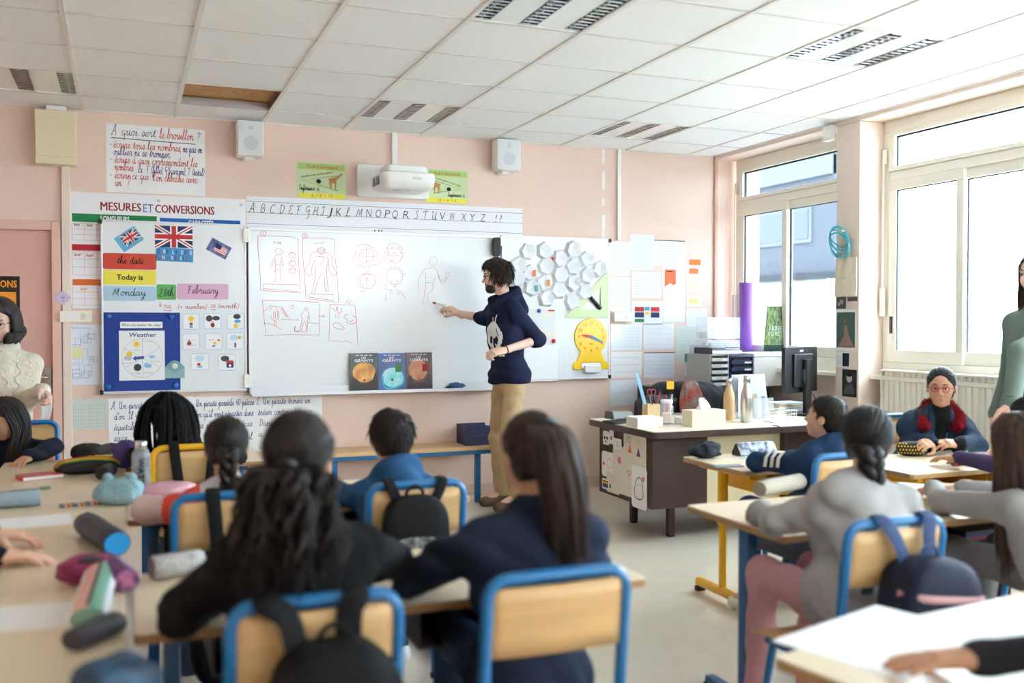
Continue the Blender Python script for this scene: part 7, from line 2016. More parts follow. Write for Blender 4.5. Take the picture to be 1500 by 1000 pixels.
def ponytail(m, tie=(0, -.47, .10), drop=.42, n=70, spread=.05, wave=.006, curl=5.0, out=.05, rad=.007, flare=.3, thick=.03, tieblack=True, hairline=.07, seed=1, sway=0.0, freq=46, flyaway=True, oval=None):
  def f(c):
    cap = hcap(c, thick, hairline, tie=tie, freq=freq, oval=oval, h=.018 if oval else .024)
    s0 = c['hp'](np.array(tie) * (.88, .95, .9)); s1 = c['hp'](tie)
    bk = -c['fw']
    path = [s0, s1 + bk * .015, s1 + bk * out + np.array([0, 0, -.04]), s1 + bk * (out + .012) + np.array([0, 0, -drop * .45]) + c['rt'] * sway * .5, s1 + bk * (out - .005) + np.array([0, 0, -drop]) + c['rt'] * sway]
    tb = bundle(c, None, path, n, 0, spread, wave, seed, rad, curl, flare, 18 if curl < 8 else 34) + groom(c, tie, 260, thick, hairline - (.09 if oval else 0), seed + 50)
    rr = np.random.default_rng(seed + 9)
    if flyaway:
      for i in range(26):
        a = rr.uniform(-1.3, 1.3); b = rr.uniform(-.2, 1.1)
        p0 = np.array([math.sin(a) * .36 * math.cos(b), -.06 - math.cos(a) * .43 * math.cos(b) * .6, .13 + .40 * math.sin(b)])
        tb.append(([c['hp'](p0), c['hp'](p0 * 1.06 + (0, 0, .03)), c['hp'](p0 * 1.10 + (rr.normal() * .04, rr.normal() * .04, .01))], [.0012, .001, .0004]))
    o = locks_build(c, 'hair', m, cap, tb)
    k = MB(c['root']); ta = nv(np.asarray(path[2]) - path[0]); e1 = nv(np.cross(ta, (0, 0, 1.0))); e2 = np.cross(ta, e1)
    k.tube([path[1] + (e1 * math.cos(a) + e2 * math.sin(a)) * .021 for a in np.linspace(0, 2 * PI, 15)[:-1]], .007, 6, closed=True)
    k.build('hair_tie', m_black, c['t'], smooth=True)
    return o
  return f

def braid(m, tie=(0, -.45, -.12), drop=.22, r=.024, thick=.03, hairline=.07, sway=0.0, tail=.06, seed=3, back=.03, nseg=26):
  def f(c):
    cap = hcap(c, thick, hairline, tie=tie)
    s0 = c['hp'](np.array(tie) * (.9, .85, 1)); bk = -c['fw']
    path = np.array(smooth_path([s0, s0 + bk * back + np.array([0, 0, -.03]), s0 + bk * (back + .01) + np.array([0, 0, -drop * .55]) + c['rt'] * sway * .6, s0 + bk * back + np.array([0, 0, -drop]) + c['rt'] * sway], 10))
    n = len(path); tubes = groom(c, tie, 260, thick, hairline, seed + 50)
    for q in range(3):
      P = []; R = []
      for i in range(n):
        t_ = i / (n - 1); a = t_ * drop / .052 * PI + q * 2 * PI / 3
        w = r * (1 - .35 * t_)
        P.append(path[i] + c['rt'] * w * math.sin(a) + c['fw'] * w * .55 * math.sin(2 * a)); R.append(w * .80)
      Pq = smooth_path(P, 2); Rq = list(np.interp(np.linspace(0, 1, len(Pq)), np.linspace(0, 1, n), R))
      tubes.append((Pq, Rq))
    e = path[-1]
    rr = np.random.default_rng(seed)
    for i in range(22):
      a = rr.uniform(0, 6.28); q = rr.uniform(0, .012)
      tubes.append(([e + c['rt'] * q * math.cos(a), e + np.array([0, 0, -tail * .5]) + c['rt'] * (q * 1.8 * math.cos(a)) + c['fw'] * q * math.sin(a), e + np.array([0, 0, -tail * rr.uniform(.8, 1.2)]) + c['rt'] * q * 1.1 * math.cos(a)], [.005, .005, .0015]))
    for i in range(20):
      a = rr.uniform(-1.4, 1.4); b = rr.uniform(-.3, 1.1); p0 = np.array([math.sin(a) * .36 * math.cos(b), -.06 - math.cos(a) * .26 * math.cos(b), .13 + .40 * math.sin(b)])
      tubes.append(([c['hp'](p0), c['hp'](p0 * 1.06 + (0, 0, .03)), c['hp'](p0 * 1.10 + (rr.normal() * .05, rr.normal() * .05, .0))], [.0012, .001, .0004]))
    o = locks_build(c, 'hair', m, cap, tubes, 7)
    k = MB(c['root']); k.tube([e + (c['rt'] * math.cos(a) + c['fw'] * math.sin(a)) * .014 for a in np.linspace(0, 2 * PI, 13)[:-1]], .005, 6, closed=True); k.build('hair_tie', m_black, c['t'], smooth=True)
    return o
  return f

def short_hair(m, thick=.055, hairline=.04, n=420, L=.10, seed=2, lowz=-.30, front=.03, rad=.0045, fall=.5, fringe=False, mess=.25):
  def f(c):
    cap = hcap(c, thick, hairline, lowz=lowz, amp=.012, freq=34, front=front)
    rr = np.random.default_rng(seed); tb = []
    crown = np.array([.05, -.32, .48])
    tries = 0
    while len(tb) < n and tries < n * 6:
      tries += 1
      v = nv(rr.normal(size=3)); p = np.array([0, -.06, .13]) + v * (np.array([.335, .405, .375]) + thick * .8)
      if p[1] * .8 - p[2] * .6 > hairline - .01 or p[2] < lowz + .03: continue
      d = p - crown; d = d - v * (d @ v); d = nv(nv(d) + rr.normal(size=3) * mess)
      l = L * rr.uniform(.6, 1.3)
      P = [p - v * .02, p + d * l * .5 + v * (.018 * mess * 4), p + d * l - v * (.10 * l) - np.array([0, 0, fall * l * .3])]
      if fringe and p[1] > .12 and p[2] > .2: P = [p - v * .02, p + np.array([.02 * rr.normal() + .03, .08, .0]), p + np.array([.03 * rr.normal() + .08, .10, -.10])]
      tb.append(([c['hp'](q) for q in P], [rad, rad * .8, rad * .12]))
    return locks_build(c, 'hair', m, cap, tb)
  return f

def locs(m, n=95, L=.40, seed=4, rad=.0095, thick=.05, out=.05):
  def f(c):
    cap = hcap(c, thick, .10, tie=None)
    rr = np.random.default_rng(seed); tb = []
    for i in range(n):
      a = rr.uniform(-PI * .80, PI * .80); b = rr.uniform(.02, 1.25)
      p = np.array([math.sin(a) * .37 * math.cos(b), -.06 - math.cos(a) * .44 * math.cos(b), .13 + .42 * math.sin(b)])
      e = np.array([math.sin(a) * (.50 + out * rr.uniform(0, 2.5)), -.08 - math.cos(a) * (.52 + out * rr.uniform(-.5, 2)), -.25])
      if e[1] > .18: continue
      dn = L * rr.uniform(.7, 1.15)
      P = [c['hp'](p * .97), c['hp'](p * 1.05 + (0, 0, .03)), c['hp'](p * .45 + e * .6 + (0, 0, .24)), c['hp'](e)]
      w = rr.normal(size=2) * .014
      P += [P[-1] + np.array([w[0], w[1] * .5, -dn * .5]), P[-1] + np.array([w[0] * 2, w[1], -dn])]
      P = smooth_path(P, 4); r_ = rad * rr.uniform(.75, 1.25)
      R = [r_ * (1 + .12 * math.sin(q * 2.3 + i)) for q in range(len(P))]; R[-1] *= .4; R[0] *= .7
      tb.append((P, R))
    return locks_build(c, 'hair', m, cap, tb, 6)
  return f

def long_hair(m, L=.45, n=230, seed=5, thick=.04, rad=.0065, wave=.010, hairline=.06, front_open=.55, spreadx=1.0, part=0.0, back=.06, lean=(0, 0, 0)):
  def f(c):
    cap = hcap(c, thick, hairline, tie=(part, .05, .52), freq=40)
    rr = np.random.default_rng(seed); tb = []
    for i in range(n):
      a = rr.uniform(-PI * front_open * 1.25, PI * front_open * 1.25); a = max(-2.15, min(2.15, a))
      b = rr.uniform(.1, 1.2)
      p = np.array([math.sin(a) * .37 * math.cos(b) + part, -.06 - math.cos(a) * .44 * math.cos(b), .13 + .41 * math.sin(b)])
      e = np.array([math.sin(a) * .43 * spreadx, -.08 - math.cos(a) * .48, -.22])
      dn = L * rr.uniform(.75, 1.08); ph = rr.uniform(0, 6.28)
      P = [c['hp'](p), c['hp'](p * .5 + e * .55 + (0, 0, .16)), c['hp'](e)]
      q0 = P[-1]
      for j in range(1, 5):
        t_ = j / 4
        P.append(q0 + np.array([0, 0, -dn * t_]) + c['rt'] * (wave * math.sin(ph + 5 * t_) - .05 * t_ * math.sin(a) * .6) - c['fw'] * (back * t_ * max(0, math.cos(a)) - wave * math.cos(ph + 4 * t_)) + np.array(lean) * t_)
      P = smooth_path(P, 3); r_ = rad * rr.uniform(.6, 1.3); R = [r_] * (len(P) - 3) + [r_ * .7, r_ * .45, r_ * .15]
      tb.append((P, R))
    return locks_build(c, 'hair', m, cap, tb)
  return f

def spectacles(c, m, r=.105, wide=1.25, y=.395):
  k = MB(c['root'])
  for q in (-1, 1):
    ring = [c['hp']((q * .135 + r * wide * .5 * 1.0 * math.copysign(abs(math.cos(a)) ** .8, math.cos(a)) * 1.15, y - .03 * abs(math.cos(a)), .0 + r * .72 * math.copysign(abs(math.sin(a)) ** .8, math.sin(a)))) for a in np.linspace(0, 2 * PI, 19)[:-1]]
    k.tube(ring, .0022 if c['hh'] < .22 else .0018, 6, closed=True)
    k.tube([c['hp']((q * .25, y - .05, .02)), c['hp']((q * .345, .15, .02)), c['hp']((q * .36, -.04, .0))], .0022, 6)
  k.tube([c['hp']((-.05, y - .01, .02)), c['hp']((0, y + .015, .03)), c['hp']((.05, y - .01, .02))], .0022, 6)
  return k.build('glasses_frame', m, c['t'], smooth=True)

def cloth(name, col, var=.12, vscale=5, rough=.85, bump=.25, bscale=180, **k): return mat('cloth_' + name, col, rough, var=var, vscale=vscale, bump=bump, bscale=bscale, spec=.2, **k)
def hpos(px, pytop, y, hh):
  q = Yp(px, pytop, y); return np.array([q[0], y, q[2] - .55 * hh])
def HH(S): return .20 * (.6 + .4 * S)
def A(w, **k): k['w'] = w; return k

# girl in black with the curly ponytail, front row
S = 1.03; h = hpos(440, 598, 2.15, HH(S))
person('girl in a black jumper with long curly ponytail, seated in the front row', (.35, 2.12), .0, (.355, 2.10, .535), h, (-.55, -.05, 0),
   {'L': A((.20, 2.44, .715), e=(.115, 2.22, .755)), 'R': A((.52, 2.52, .72), e=(.605, 2.30, .80), hand='rest')}, S=S, top=cloth('black', (16, 16, 18)), bottom=cloth('jeans_dark', (34, 38, 52)), skin_='olive', shoulder=1.1, puff=.022, fold=.006,
   hair=ponytail(HM['brownblack'], tie=(0, -.44, -.06), drop=.40, n=190, spread=.075, wave=.022, curl=24, rad=.0048, flare=.75, thick=.03, seed=11, out=.055))
# girl in the navy jumper
S = 1.03; h = hpos(778, 600, 2.19, HH(S))
person('girl in a navy jumper with straight high ponytail, seated in the front row', (.88, 2.13), -.05, (.885, 2.10, .535), h, (.05, -.04, 0),
   {'L': A((.76, 2.50, .72), e=(.66, 2.36, .745)), 'R': A((1.10, 2.46, .72), e=(1.135, 2.27, .74))}, S=S, top=cloth('navy', (35, 44, 66)), bottom=cloth('jeans_mid', (56, 72, 100)), skin_='olive', shoulder=1.1, puff=.022, fold=.006, hem=.47,
   hair=ponytail(HM['brown'], tie=(0, -.34, .36), drop=.40, n=170, spread=.042, wave=.004, curl=3, rad=.0058, flare=.55, thick=.025, seed=12, out=.07, sway=.05))
# girl with white and coral jumper
S = .96; h = hpos(331, 608, 3.44, HH(S))
def zone5(c, q):
  out = np.zeros(len(c), int)
  for s in ('R', 'L'):
    d = np.linalg.norm(c - q['sh'][s], axis=1); tt = (c - q['sh'][s]) @ nv(q['el'][s] - q['sh'][s])
    side = (c - q['chest']) @ q['rt'] * (1 if s == 'R' else -1)
    out[(side > .085) & (d < .11)] = 1; out[(tt > .07) & (side > .11)] = 2
  return out
person('girl with a braid in a white jumper with coral shoulders', (.30, 3.42), 0.0, (.31, 3.38, .515), h, (-.05, -.08, 0),
   {'L': A((.12, 3.72, .715), e=(.055, 3.50, .745)), 'R': A((.46, 3.74, .715), e=(.535, 3.52, .75))}, S=S, top=((cloth('white', (206, 206, 214)), cloth('coral', (228, 82, 62)), cloth('blush', (216, 190, 188))), zone5), bottom=cloth('jeans_mid', (56, 72, 100)), skin_='tan', puff=.02, shoulder=1.08,
   hair=braid(HM['brownblack'], tie=(0, -.44, -.02), drop=.22, r=.022, seed=13, back=.035))
# boy in the blue hood
S = .98; h = hpos(572, 599, 3.50, HH(S))
person('boy with short dark hair in a bright blue hooded top', (.93, 3.45), 0.0, (.93, 3.40, .515), h, (.12, -.05, 0),
   {'L': A((.76, 3.78, .73), e=(.735, 3.58, .74), hand='cup'), 'R': A((1.08, 3.78, .72), e=(1.13, 3.58, .72))}, S=S, top=cloth('royal', (42, 82, 122)), bottom=cloth('jeans_dark', (34, 38, 52)), skin_='tan', hood=True, puff=.018, shoulder=1.05,
   hair=short_hair(HM['brownblack'], thick=.05, n=700, L=.22, seed=14, lowz=-.36, mess=.10, rad=.0035))
# child with locs
S = .98; h = hpos(243, 578, 4.80, HH(S))
person('child with long black locs in a dark top at the small desk', (.27, 4.78), .1, (.275, 4.72, .515), h, (.25, -.08, 0),
   {'L': A((.12, 5.05, .72), e=(.05, 4.86, .75)), 'R': A((.42, 5.06, .72), e=(.50, 4.86, .74))}, S=S, top=cloth('black', (16, 16, 18)), bottom=cloth('jeans_dark', (34, 38, 52)), skin_='dark', puff=.015,
   hair=locs(mat('hair_locs', (20, 18, 19), .85, var=.4, vscale=90, bump=.6, bscale=120, spec=.15), n=105, L=.25, seed=15, rad=.0105, out=.09))
# boy beside the teacher's desk
S = 1.0; h = hpos(1209, 576, 3.52, HH(S))
ZN = cloth('navyblue', (28, 52, 84))
c10 = person('boy in a navy hooded top looking up beside the teacher desk', (2.84, 3.46), .25, (2.82, 3.42, .515), h, (.55, .16, 0),
   {'L': A((2.88, 3.88, .72), e=(2.715, 3.735, .735)), 'R': A((3.02, 3.88, .72), e=(3.06, 3.62, .735))}, S=S, top=ZN, bottom=cloth('track_navy', (30, 52, 92)), shoes=mat('trainer_white', (226, 220, 208), .6), skin_='light', hood=True, puff=.018, eyes=True,
   hair=short_hair(HM['brownblack'], thick=.018, n=700, L=.10, seed=16, lowz=-.33, front=.0, rad=.0022, mess=.10), legs={'L': (np.array([2.70, 3.76, .52]), np.array([2.745, 3.80, .09])), 'R': (np.array([2.96, 3.76, .52]), np.array([2.98, 3.84, .085]))})
for s, e_ in (('L', c10['el']['L']),):      # white stripes on the sleeve
  a, b = c10['sh'][s], e_
  d = nv(b - a); n = -nv(np.cross(d, (0, 0, 1.0)))
  for i in range(3):
    p = a + d * (.12 + .035 * i); k = MB(c10['root']); k.tube([p + n * .058 + np.array([0, 0, -.012]), p + n * .05 + np.array([0, 0, .03]), p + n * .02 + np.array([0, 0, .054])], [(.012, .003)] * 3, 6); k.build('sleeve_stripe', m_white, c10['t'])
# girl in grey with the thick braid
S = 1.06; h = hpos(1272, 592, 2.44, HH(S))
person('girl in a pale grey jumper with a thick dark braid', (2.05, 2.32), -.1, (2.02, 2.28, .535), h, (-.85, -.06, 0),
   {'L': A((2.00, 2.74, .73), e=(1.905, 2.51, .75), hand='grip'), 'R': A((2.28, 2.72, .72), e=(2.30, 2.50, .73))}, S=S, top=cloth('palegrey', (160, 158, 156)), bottom=cloth('dusty_pink', (198, 148, 156)), shoes=mat('trainer_pink', (206, 150, 150), .6), skin_='olive', puff=.02, hem=.46, fold=.006, shoulder=1.12,
   hair=braid(HM['black'], tie=(0, -.44, -.12), drop=.275, r=.028, thick=.035, seed=17, back=.03, sway=.0, tail=.05))
# girl with long loose hair
S = 1.06; h = hpos(1487, 602, 2.42, HH(S))
person('girl in a grey jumper with very long loose brown hair', (2.92, 2.34), .1, (2.91, 2.30, .535), h, (.25, -.15, 0),
   {'L': A((2.90, 2.86, .735), e=(2.735, 2.66, .735), hand='rest', dir=(.1, .9, -.2)), 'R': A((3.02, 2.84, .735), e=(3.14, 2.62, .74), hand='rest')}, S=S, top=cloth('midgrey', (148, 146, 145)), bottom=cloth('jogger_grey', (112, 112, 114)), skin_='light', puff=.018,
   hair=long_hair(HM['longbrown'], L=.38, n=300, seed=18, wave=.012, rad=.007))
# girl in the denim jacket
S = 1.14; h = hpos(1379, 536, 4.02, HH(S)); fac = 2.62
def zone12(c, q):
  d = c - q['chest']; lat = np.abs(d @ q['rt']); hgt = d @ q['up']; fr = d @ np.cross(q['up'], q['rt'])
  return ((fr > 0) & (lat < .028 + .10 * np.clip(hgt + .12, 0, 1)) & (hgt > -.15)).astype(int)
c12 = person('girl in a denim jacket with red fluffy collar and pink glasses', (4.15, 4.22), fac, (4.17, 4.24, .525), h, (2.28, -.05, 0),
   {'R': A((3.90, 3.86, .745), e=(4.02, 4.10, .73), hand='cup', dir=(-.75, -.35, .18), palm=(-.2, .5, -.8)), 'L': A((4.02, 3.80, .745), e=(4.22, 3.87, .72), hand='cup', dir=(-.95, .10, .15), palm=(-.1, .5, -.85))}, S=S, top=((cloth('denim', (44, 60, 82), var=.25, vscale=14, bump=.4, bscale=240), cloth('black', (16, 16, 18))), zone12), bottom=cloth('jeans_dark', (34, 38, 52)), skin_='olive', fine=True, eyes=True, puff=.02, fold=.005, nose=.72,
   hair=ponytail(HM['black'], tie=(0, -.40, .22), drop=.22, n=60, spread=.03, thick=.014, hairline=.09, seed=19, out=.04, flyaway=False, oval=(.0, .265, .37)), res=.008)
spectacles(c12, mat('specs_pink', (186, 40, 72), .25))
ct, B_, rt_, fw_, up_ = c12['chest_top'], c12['B'], c12['rt'], c12['fw'], c12['up']
fr_ = B_[:, 1]
Sd = SDF(ct - .17, ct + .17, .008)
cp_ts = []
for a in np.linspace(-2.5, 2.5, 25):
  fa = max(0, abs(a) - 1.2) / 1.3
  p = ct + (-fr_ * math.cos(a) + rt_ * math.sin(a)) * (.074 + .020 * fa) + up_ * (.034 - .050 * fa) + rt_ * math.copysign(.030 * fa, a); cp_ts.append((p, .020 + .008 * fa)); Sd.ell(p, (.024 + .008 * fa, .024 + .008 * fa, .034), .010)
V, Fq = Sd.mesh(); m_fur = cloth('collar_red', (150, 18, 34), var=.25, vscale=60, bump=.9, bscale=300); co = link('fluffy_collar', raw_mesh('collar', V - c12['root'], Fq, True), m_fur, c12['t'])
rr = np.random.default_rng(8); fu = MB(c12['root'])
for i in rr.choice(len(V), 1500):
  cc = min(cp_ts, key=lambda q: np.sum((q[0] - V[i]) ** 2))[0]; n = nv(V[i] - cc + rr.normal(size=3) * .01); e = V[i] + n * .010 + rr.normal(size=3) * .004
  fu.tube([V[i] - n * .003, (V[i] + e) / 2 + rr.normal(size=3) * .001, e], [.0022, .0018, .0003], 3, cap=False)
fu.build('collar_fur', m_fur, co)
Sd = SDF(ct - .15, ct + .15, .008); Sd.cap(ct - up_ * .05 + fr_ * .02, ct + up_ * .05 + fr_ * .002, .058, .050, .02); V, Fq = Sd.mesh(); link('turtleneck', raw_mesh('turtleneck', V - c12['root'], Fq, True), cloth('black', (16, 16, 18)), c12['t'])
for s in ('R', 'L'):
  a, b = c12['el'][s], c12['wr'][s]; d = nv(b - a); Sd = SDF(b - .12, b + .12, .007); Sd.cap(b - d * .05, b + d * .012, .036, .032, .01); V, Fq = Sd.mesh(); link('cuff', raw_mesh('cuff', V - c12['root'], Fq, True), cloth('black', (16, 16, 18)), c12['t'])
def surf_pt(c, p, d):
  """nearest garment point met from p along d"""
  from mathutils.bvhtree import BVHTree
  if 'bvh' not in c: c['bvh'] = BVHTree.FromPolygons([tuple(v) for v in c['garment'][0]], [tuple(int(i) for i in f) for f in c['garment'][1]])
  r = c['bvh'].ray_cast(Vector(p), Vector(d))
  return (np.array(r[0]), np.array(r[1])) if r[0] is not None else (None, None)
rr = np.random.default_rng(5); sq = MB(c12['root'])
for i in range(90):
  p0 = ct - up_ * (.10 + .035 * rr.random()) - rt_ * (.045 + .075 * rr.random()) + fr_ * .17
  q, n = surf_pt(c12, p0, -fr_)
  if q is None: continue
  a = nv(np.cross(n, rr.normal(size=3))); b = np.cross(n, a); q = q + n * .002
  sq.add([q + (a * math.cos(t_) + b * math.sin(t_)) * .0045 + n * .001 * math.cos(t_) for t_ in np.linspace(0, 2 * PI, 7)[:-1]], [(0, 1, 2, 3, 4, 5)])
sq.build('sequin_print', mat('sequin_gold', (226, 180, 150), .2, metal=.8), c12['t'])
zp = MB(c12['root'])
for s in (-1, 1):
  P = []
  for v in np.linspace(.05, .27, 10):
    q, n = surf_pt(c12, ct - up_ * v + rt_ * s * (.035 + .02 * v) + fr_ * .17, -fr_)
    if q is not None: P.append(q + n * .003)
  if len(P) > 2: zp = MB(c12['root']); zp.tube(P, .004, 6); zp.build('jacket_seam', mat('denim_thread', (96, 120, 150), .6), c12['t'])
for s in (-1, 1):
  P = []
  for u_2, v in ((.05, .10), (.12, .10), (.12, .125), (.085, .14), (.05, .125), (.05, .10)):
    q, n = surf_pt(c12, ct - up_ * (v + .015) + rt_ * s * u_2 + fr_ * .17, -fr_)
    if q is not None: P.append(q + n * .002)
  if len(P) > 2: zp = MB(c12['root']); zp.tube(P, .0028, 5); zp.build('pocket_stitch', mat('denim_thread', (96, 120, 150), .6), c12['t'])

# ---- the man drawing at the board
h = hpos(727, 379, 6.74, .235)
rw = Yp(671, 459, 7.04); re_ = Yp(709, 466, 6.86); lw = Yp(738, 513, 6.50); le = Yp(789, 497, 6.62)
tip = Yp(633, 442.5, YB_ - .004)
pel = np.array([2.66, 6.70, .985])
c9 = person('bearded man in a navy hooded top drawing on the whiteboard', (2.66, 6.70), 1.72, pel, h, (1.30, -.12, 0),
   {'R': A(rw, e=re_, hand='pinch', dir=nv(tip - rw) + np.array([0, -.1, .15]), palm=(-.25, .75, -.6)), 'L': A(lw, e=le, hand='grip', dir=(-.97, -.1, -.14), palm=(.1, .6, -.75))}, S=1.0, adult=True, pose='stand', top=cloth('hood_navy', (24, 30, 56)), bottom=cloth('chino', (190, 164, 126)),
   shoes=mat('shoe_brown', (96, 70, 50), .6), skin_='fair', hood=True, puff=.024, sleeve=.12, fine=True, eyes=True, nose=1.15, fold=.006, res=.010, hem=.93, shoulder=.98,
   hair=short_hair(HM['brown'], thick=.07, n=800, L=.34, seed=21, lowz=-.30, front=.04, rad=.0042, fringe=True, hairline=.07, mess=.07), legs={'R': (np.array([2.61, 6.82, .50]), np.array([2.63, 6.80, .09])), 'L': (np.array([2.61, 6.60, .50]), np.array([2.65, 6.56, .09]))})
spectacles(c9, m_black, r=.10)
bd_ = SDF((-.48, -.2, -.62), (.48, .56, .1), .022)
bd_.ell((0, .20, -.34), (.235, .19, .20), .03); bd_.ell((0, .30, -.40), (.14, .10, .11), .03); bd_.cap((-.08, .385, -.215), (.08, .385, -.215), .018, .018, .02)
bd_.ell((0, .43, -.265), (.085, .08, .04), .02, sub=True); bd_.cut((0, 0, -.16), (0, 0, 1)); bd_.cut((0, .06, 0), (0, -1, .15))
bd_.folds(.012, 60, 4); V, Fq = bd_.mesh()
# keep the beard a thin shell over the jaw
V = V * np.array([.985, .975, .985])
link('beard', raw_mesh('beard', (V * .235) @ c9['HR'].T + c9['head'] - c9['root'], Fq, True), HM['brown'], c9['t'])
# print on the hooded top
up9, ct9 = c9['up'], c9['chest_top']; f9, r9 = c9['B'][:, 1], c9['rt']
pr = MB(c9['root'])
def inlogo(u, v):
  e = (u / .075) ** 2 + ((v) / .105) ** 2 < 1
  hole = ((u + .022) / .016) ** 2 + ((v + .03) / .03) ** 2 < 1 or ((u - .026) / .014) ** 2 + ((v + .035) / .032) ** 2 < 1 or (abs(u - .005) < .006 and v < -.02) or (abs(u - .045) < .004 and -.01 < v < .06)
  tusk = abs(u - .03 - .25 * (v - .1)) < .006 and .08 < v < .15 or abs(u + .0 - .15 * (v - .1)) < .005 and .08 < v < .135
  txt = -.155 < v < -.128 and -.05 < u < .05 and (int((u + .05) / .0125) % 5 != 4) and not (abs(v + .142) < .004 and int((u + .05) / .006) % 2)
  return (e and not hole) or tusk or txt
g = .0055
for iu in range(-18, 19):
  for iv in range(-30, 30):
    u, v = iu * g, iv * g
    if not inlogo(u, v): continue
    Q = []
    for du, dv in ((0, 0), (g, 0), (g, g), (0, g)):
      q, n = surf_pt(c9, ct9 - up9 * (.235 - v - dv) - r9 * (u + du + .035) + f9 * .5, -f9)
      if q is not None: Q.append(q + n * .0025)
    if len(Q) == 4: pr.add(Q, [(0, 1, 2, 3)])
pr.build('logo_print', mat('print_white', (232, 232, 230), .8), c9['t'])
# drawstring, watch
k = MB(c9['root'])
a, b = c9['el']['L'], c9['wr']['L']; d = nv(b - a); e1 = nv(np.cross(d, (0, 0, 1.0))); e2 = np.cross(d, e1); p = b - d * .012
k.tube([p + (e1 * math.cos(t_) + e2 * math.sin(t_)) * .034 for t_ in np.linspace(0, 2 * PI, 17)[:-1]], (.004), 6, closed=True); wt = k.build('watch_strap', m_black, c9['t'], smooth=True)
# marker held in the writing hand
ax_ = nv(tip - (rw + np.array([.02, -.02, .02])))
mk = thing('marker_pen', 'red tipped board marker held by the man', 'pen', tip)
MB().cyl(-ax_ * .001, -ax_ * .014, .002, .005, n=8).build('nib', mat('marker_red', (196, 30, 40), .4), mk)
MB().cyl(-ax_ * .014, -ax_ * .04, .0075, .0085, n=10).build('collar', mat('marker_red', (196, 30, 40), .4), mk); MB().cyl(-ax_ * .04, -ax_ * .13, .0085, .0085, n=10).build('barrel', m_white, mk)

# ---- woman by the door
h = hpos(-1, 437, 6.30, .235)
lw = Yp(62, 572, 6.10)
c1 = person('woman in a cream cable knit jumper standing by the door', (-.70, 6.34), PI - .12, (-.70, 6.38, .86), h, (PI - .20, -.28, 0),
   {'L': A(lw, e=Yp(40, 587, 6.34), hand='grip', dir=(.45, -.55, -.35), palm=(-.8, -.3, -.5), hs=.9), 'R': A((-.95, 6.10, .96), e=(-1.02, 6.40, 1.0), hand='rest')}, S=1.0, adult=True, pose='stand', top=cloth('cream', (214, 204, 186), bump=.8, bscale=70), bottom=cloth('skirt_white', (206, 198, 186)), shoes=mat('shoe_brown', (96, 70, 50), .6), skin_='fair', fine=True, eyes=True, puff=.022, fold=.003, hem=.60, hips=1.05,
   hair=long_hair(HM['grey'], L=.07, n=320, seed=31, thick=.09, wave=.03, rad=.008, hairline=.05, front_open=.75, spreadx=1.05, back=.02))
spectacles(c1, m_chrome, r=.115)
# knitted cables and ribbed collar
ct1, up1, f1_, r1_ = c1['chest_top'], c1['up'], c1['B'][:, 1], c1['rt']
for s in (-.115, -.04, .04, .115):
  P = []
  for i, v in enumerate(np.linspace(.04, .50, 40)):
    q, n = surf_pt(c1, ct1 - up1 * v + r1_ * (s + (.012 if abs(s) > .1 else .030) * math.sin(i * (.9 if abs(s) > .1 else .45))) + f1_ * .6, -f1_)
    if q is not None: P.append(q + n * .001)
  if len(P) > 4: k = MB(c1['root']); k.tube(P, .006, 6); k.build('knit_cable', cloth('cream', (214, 204, 186)), c1['t'], smooth=True)
Sd = SDF(ct1 - .16, ct1 + .16, .009)
for a in np.linspace(-PI, PI, 26)[:-1]: Sd.ell(ct1 + (f1_ * math.cos(a) + r1_ * math.sin(a)) * .068 + up1 * .035, (.026, .026, .038), .012)
V, Fq = Sd.mesh(); link('ribbed_collar', raw_mesh('collar', V - c1['root'], Fq, True), cloth('cream', (214, 204, 186)), c1['t'])
for i in range(2):
  k = MB(c1['root']); q, n = surf_pt(c1, ct1 - up1 * (.01 + .035 * i) - r1_ * .10 + f1_ * .6, -f1_)
  if q is not None: k.ell(q, (.009, .006, .009), 8, 6); k.build('button', m_pvc, c1['t'], smooth=True)
# sheet of paper in her hand
P0 = lw + np.array([.02, -.07, -.05])
sh_ = thing('paper_sheet', 'curling white sheet held by the woman at the door', 'paper', P0)
def curl(u, v): return (-.005 + .035 * math.sin(v * 2.2) * (1 - v) - .02 * v + .06 * (u - .5) * (.35 + .65 * math.sin(PI * min(1, v * .9 + .15))), .035 * math.sin(3.0 * v + u), .05 - .27 * v + .02 * u)
MB().grid(curl, 6, 14).build('sheet', m_paper, sh_, smooth=True, solid=.0008)

# ---- woman at the window side
h = hpos(1521, 366, 3.76, .23)
lw = Yp(1482, 590, 3.56);
c14 = person('woman in a sage green jumper standing near the windows', (4.55, 3.79), 1.6, (4.55, 3.79, .93), h, (1.5, -.08, 0),
   {'L': A(lw, e=Yp(1493, 515, 3.60), hand='rest', dir=(-.12, .0, -1.0), palm=(0, 1, 0)), 'R': A((4.56, 4.05, .86), e=(4.62, 4.01, 1.08), hand='rest', dir=(0, 0, -1.0), palm=(0, -1, 0))}, S=1.0, adult=True, pose='stand', top=cloth('sage', (112, 128, 120)), bottom=cloth('jeans_dark', (34, 38, 52)), shoes=m_black, skin_='fair', fine=True, eyes=True, puff=.022, hem=.80, fold=0,
   hair=long_hair(HM['longbrown'], L=.26, n=220, seed=32, thick=.05, wave=.012))
k = MB(c14['root']); p = lw + np.array([0, 0, .02])
for z, m_ in ((0.0, m_black), (.014, cloth('navy', (35, 44, 66)))):
  k = MB(c14['root']); k.tube([p + np.array([math.cos(a) * .032, math.sin(a) * .032, z]) for a in np.linspace(0, 2 * PI, 15)[:-1]], .004, 6, closed=True); k.build('bracelet', m_, c14['t'], smooth=True)

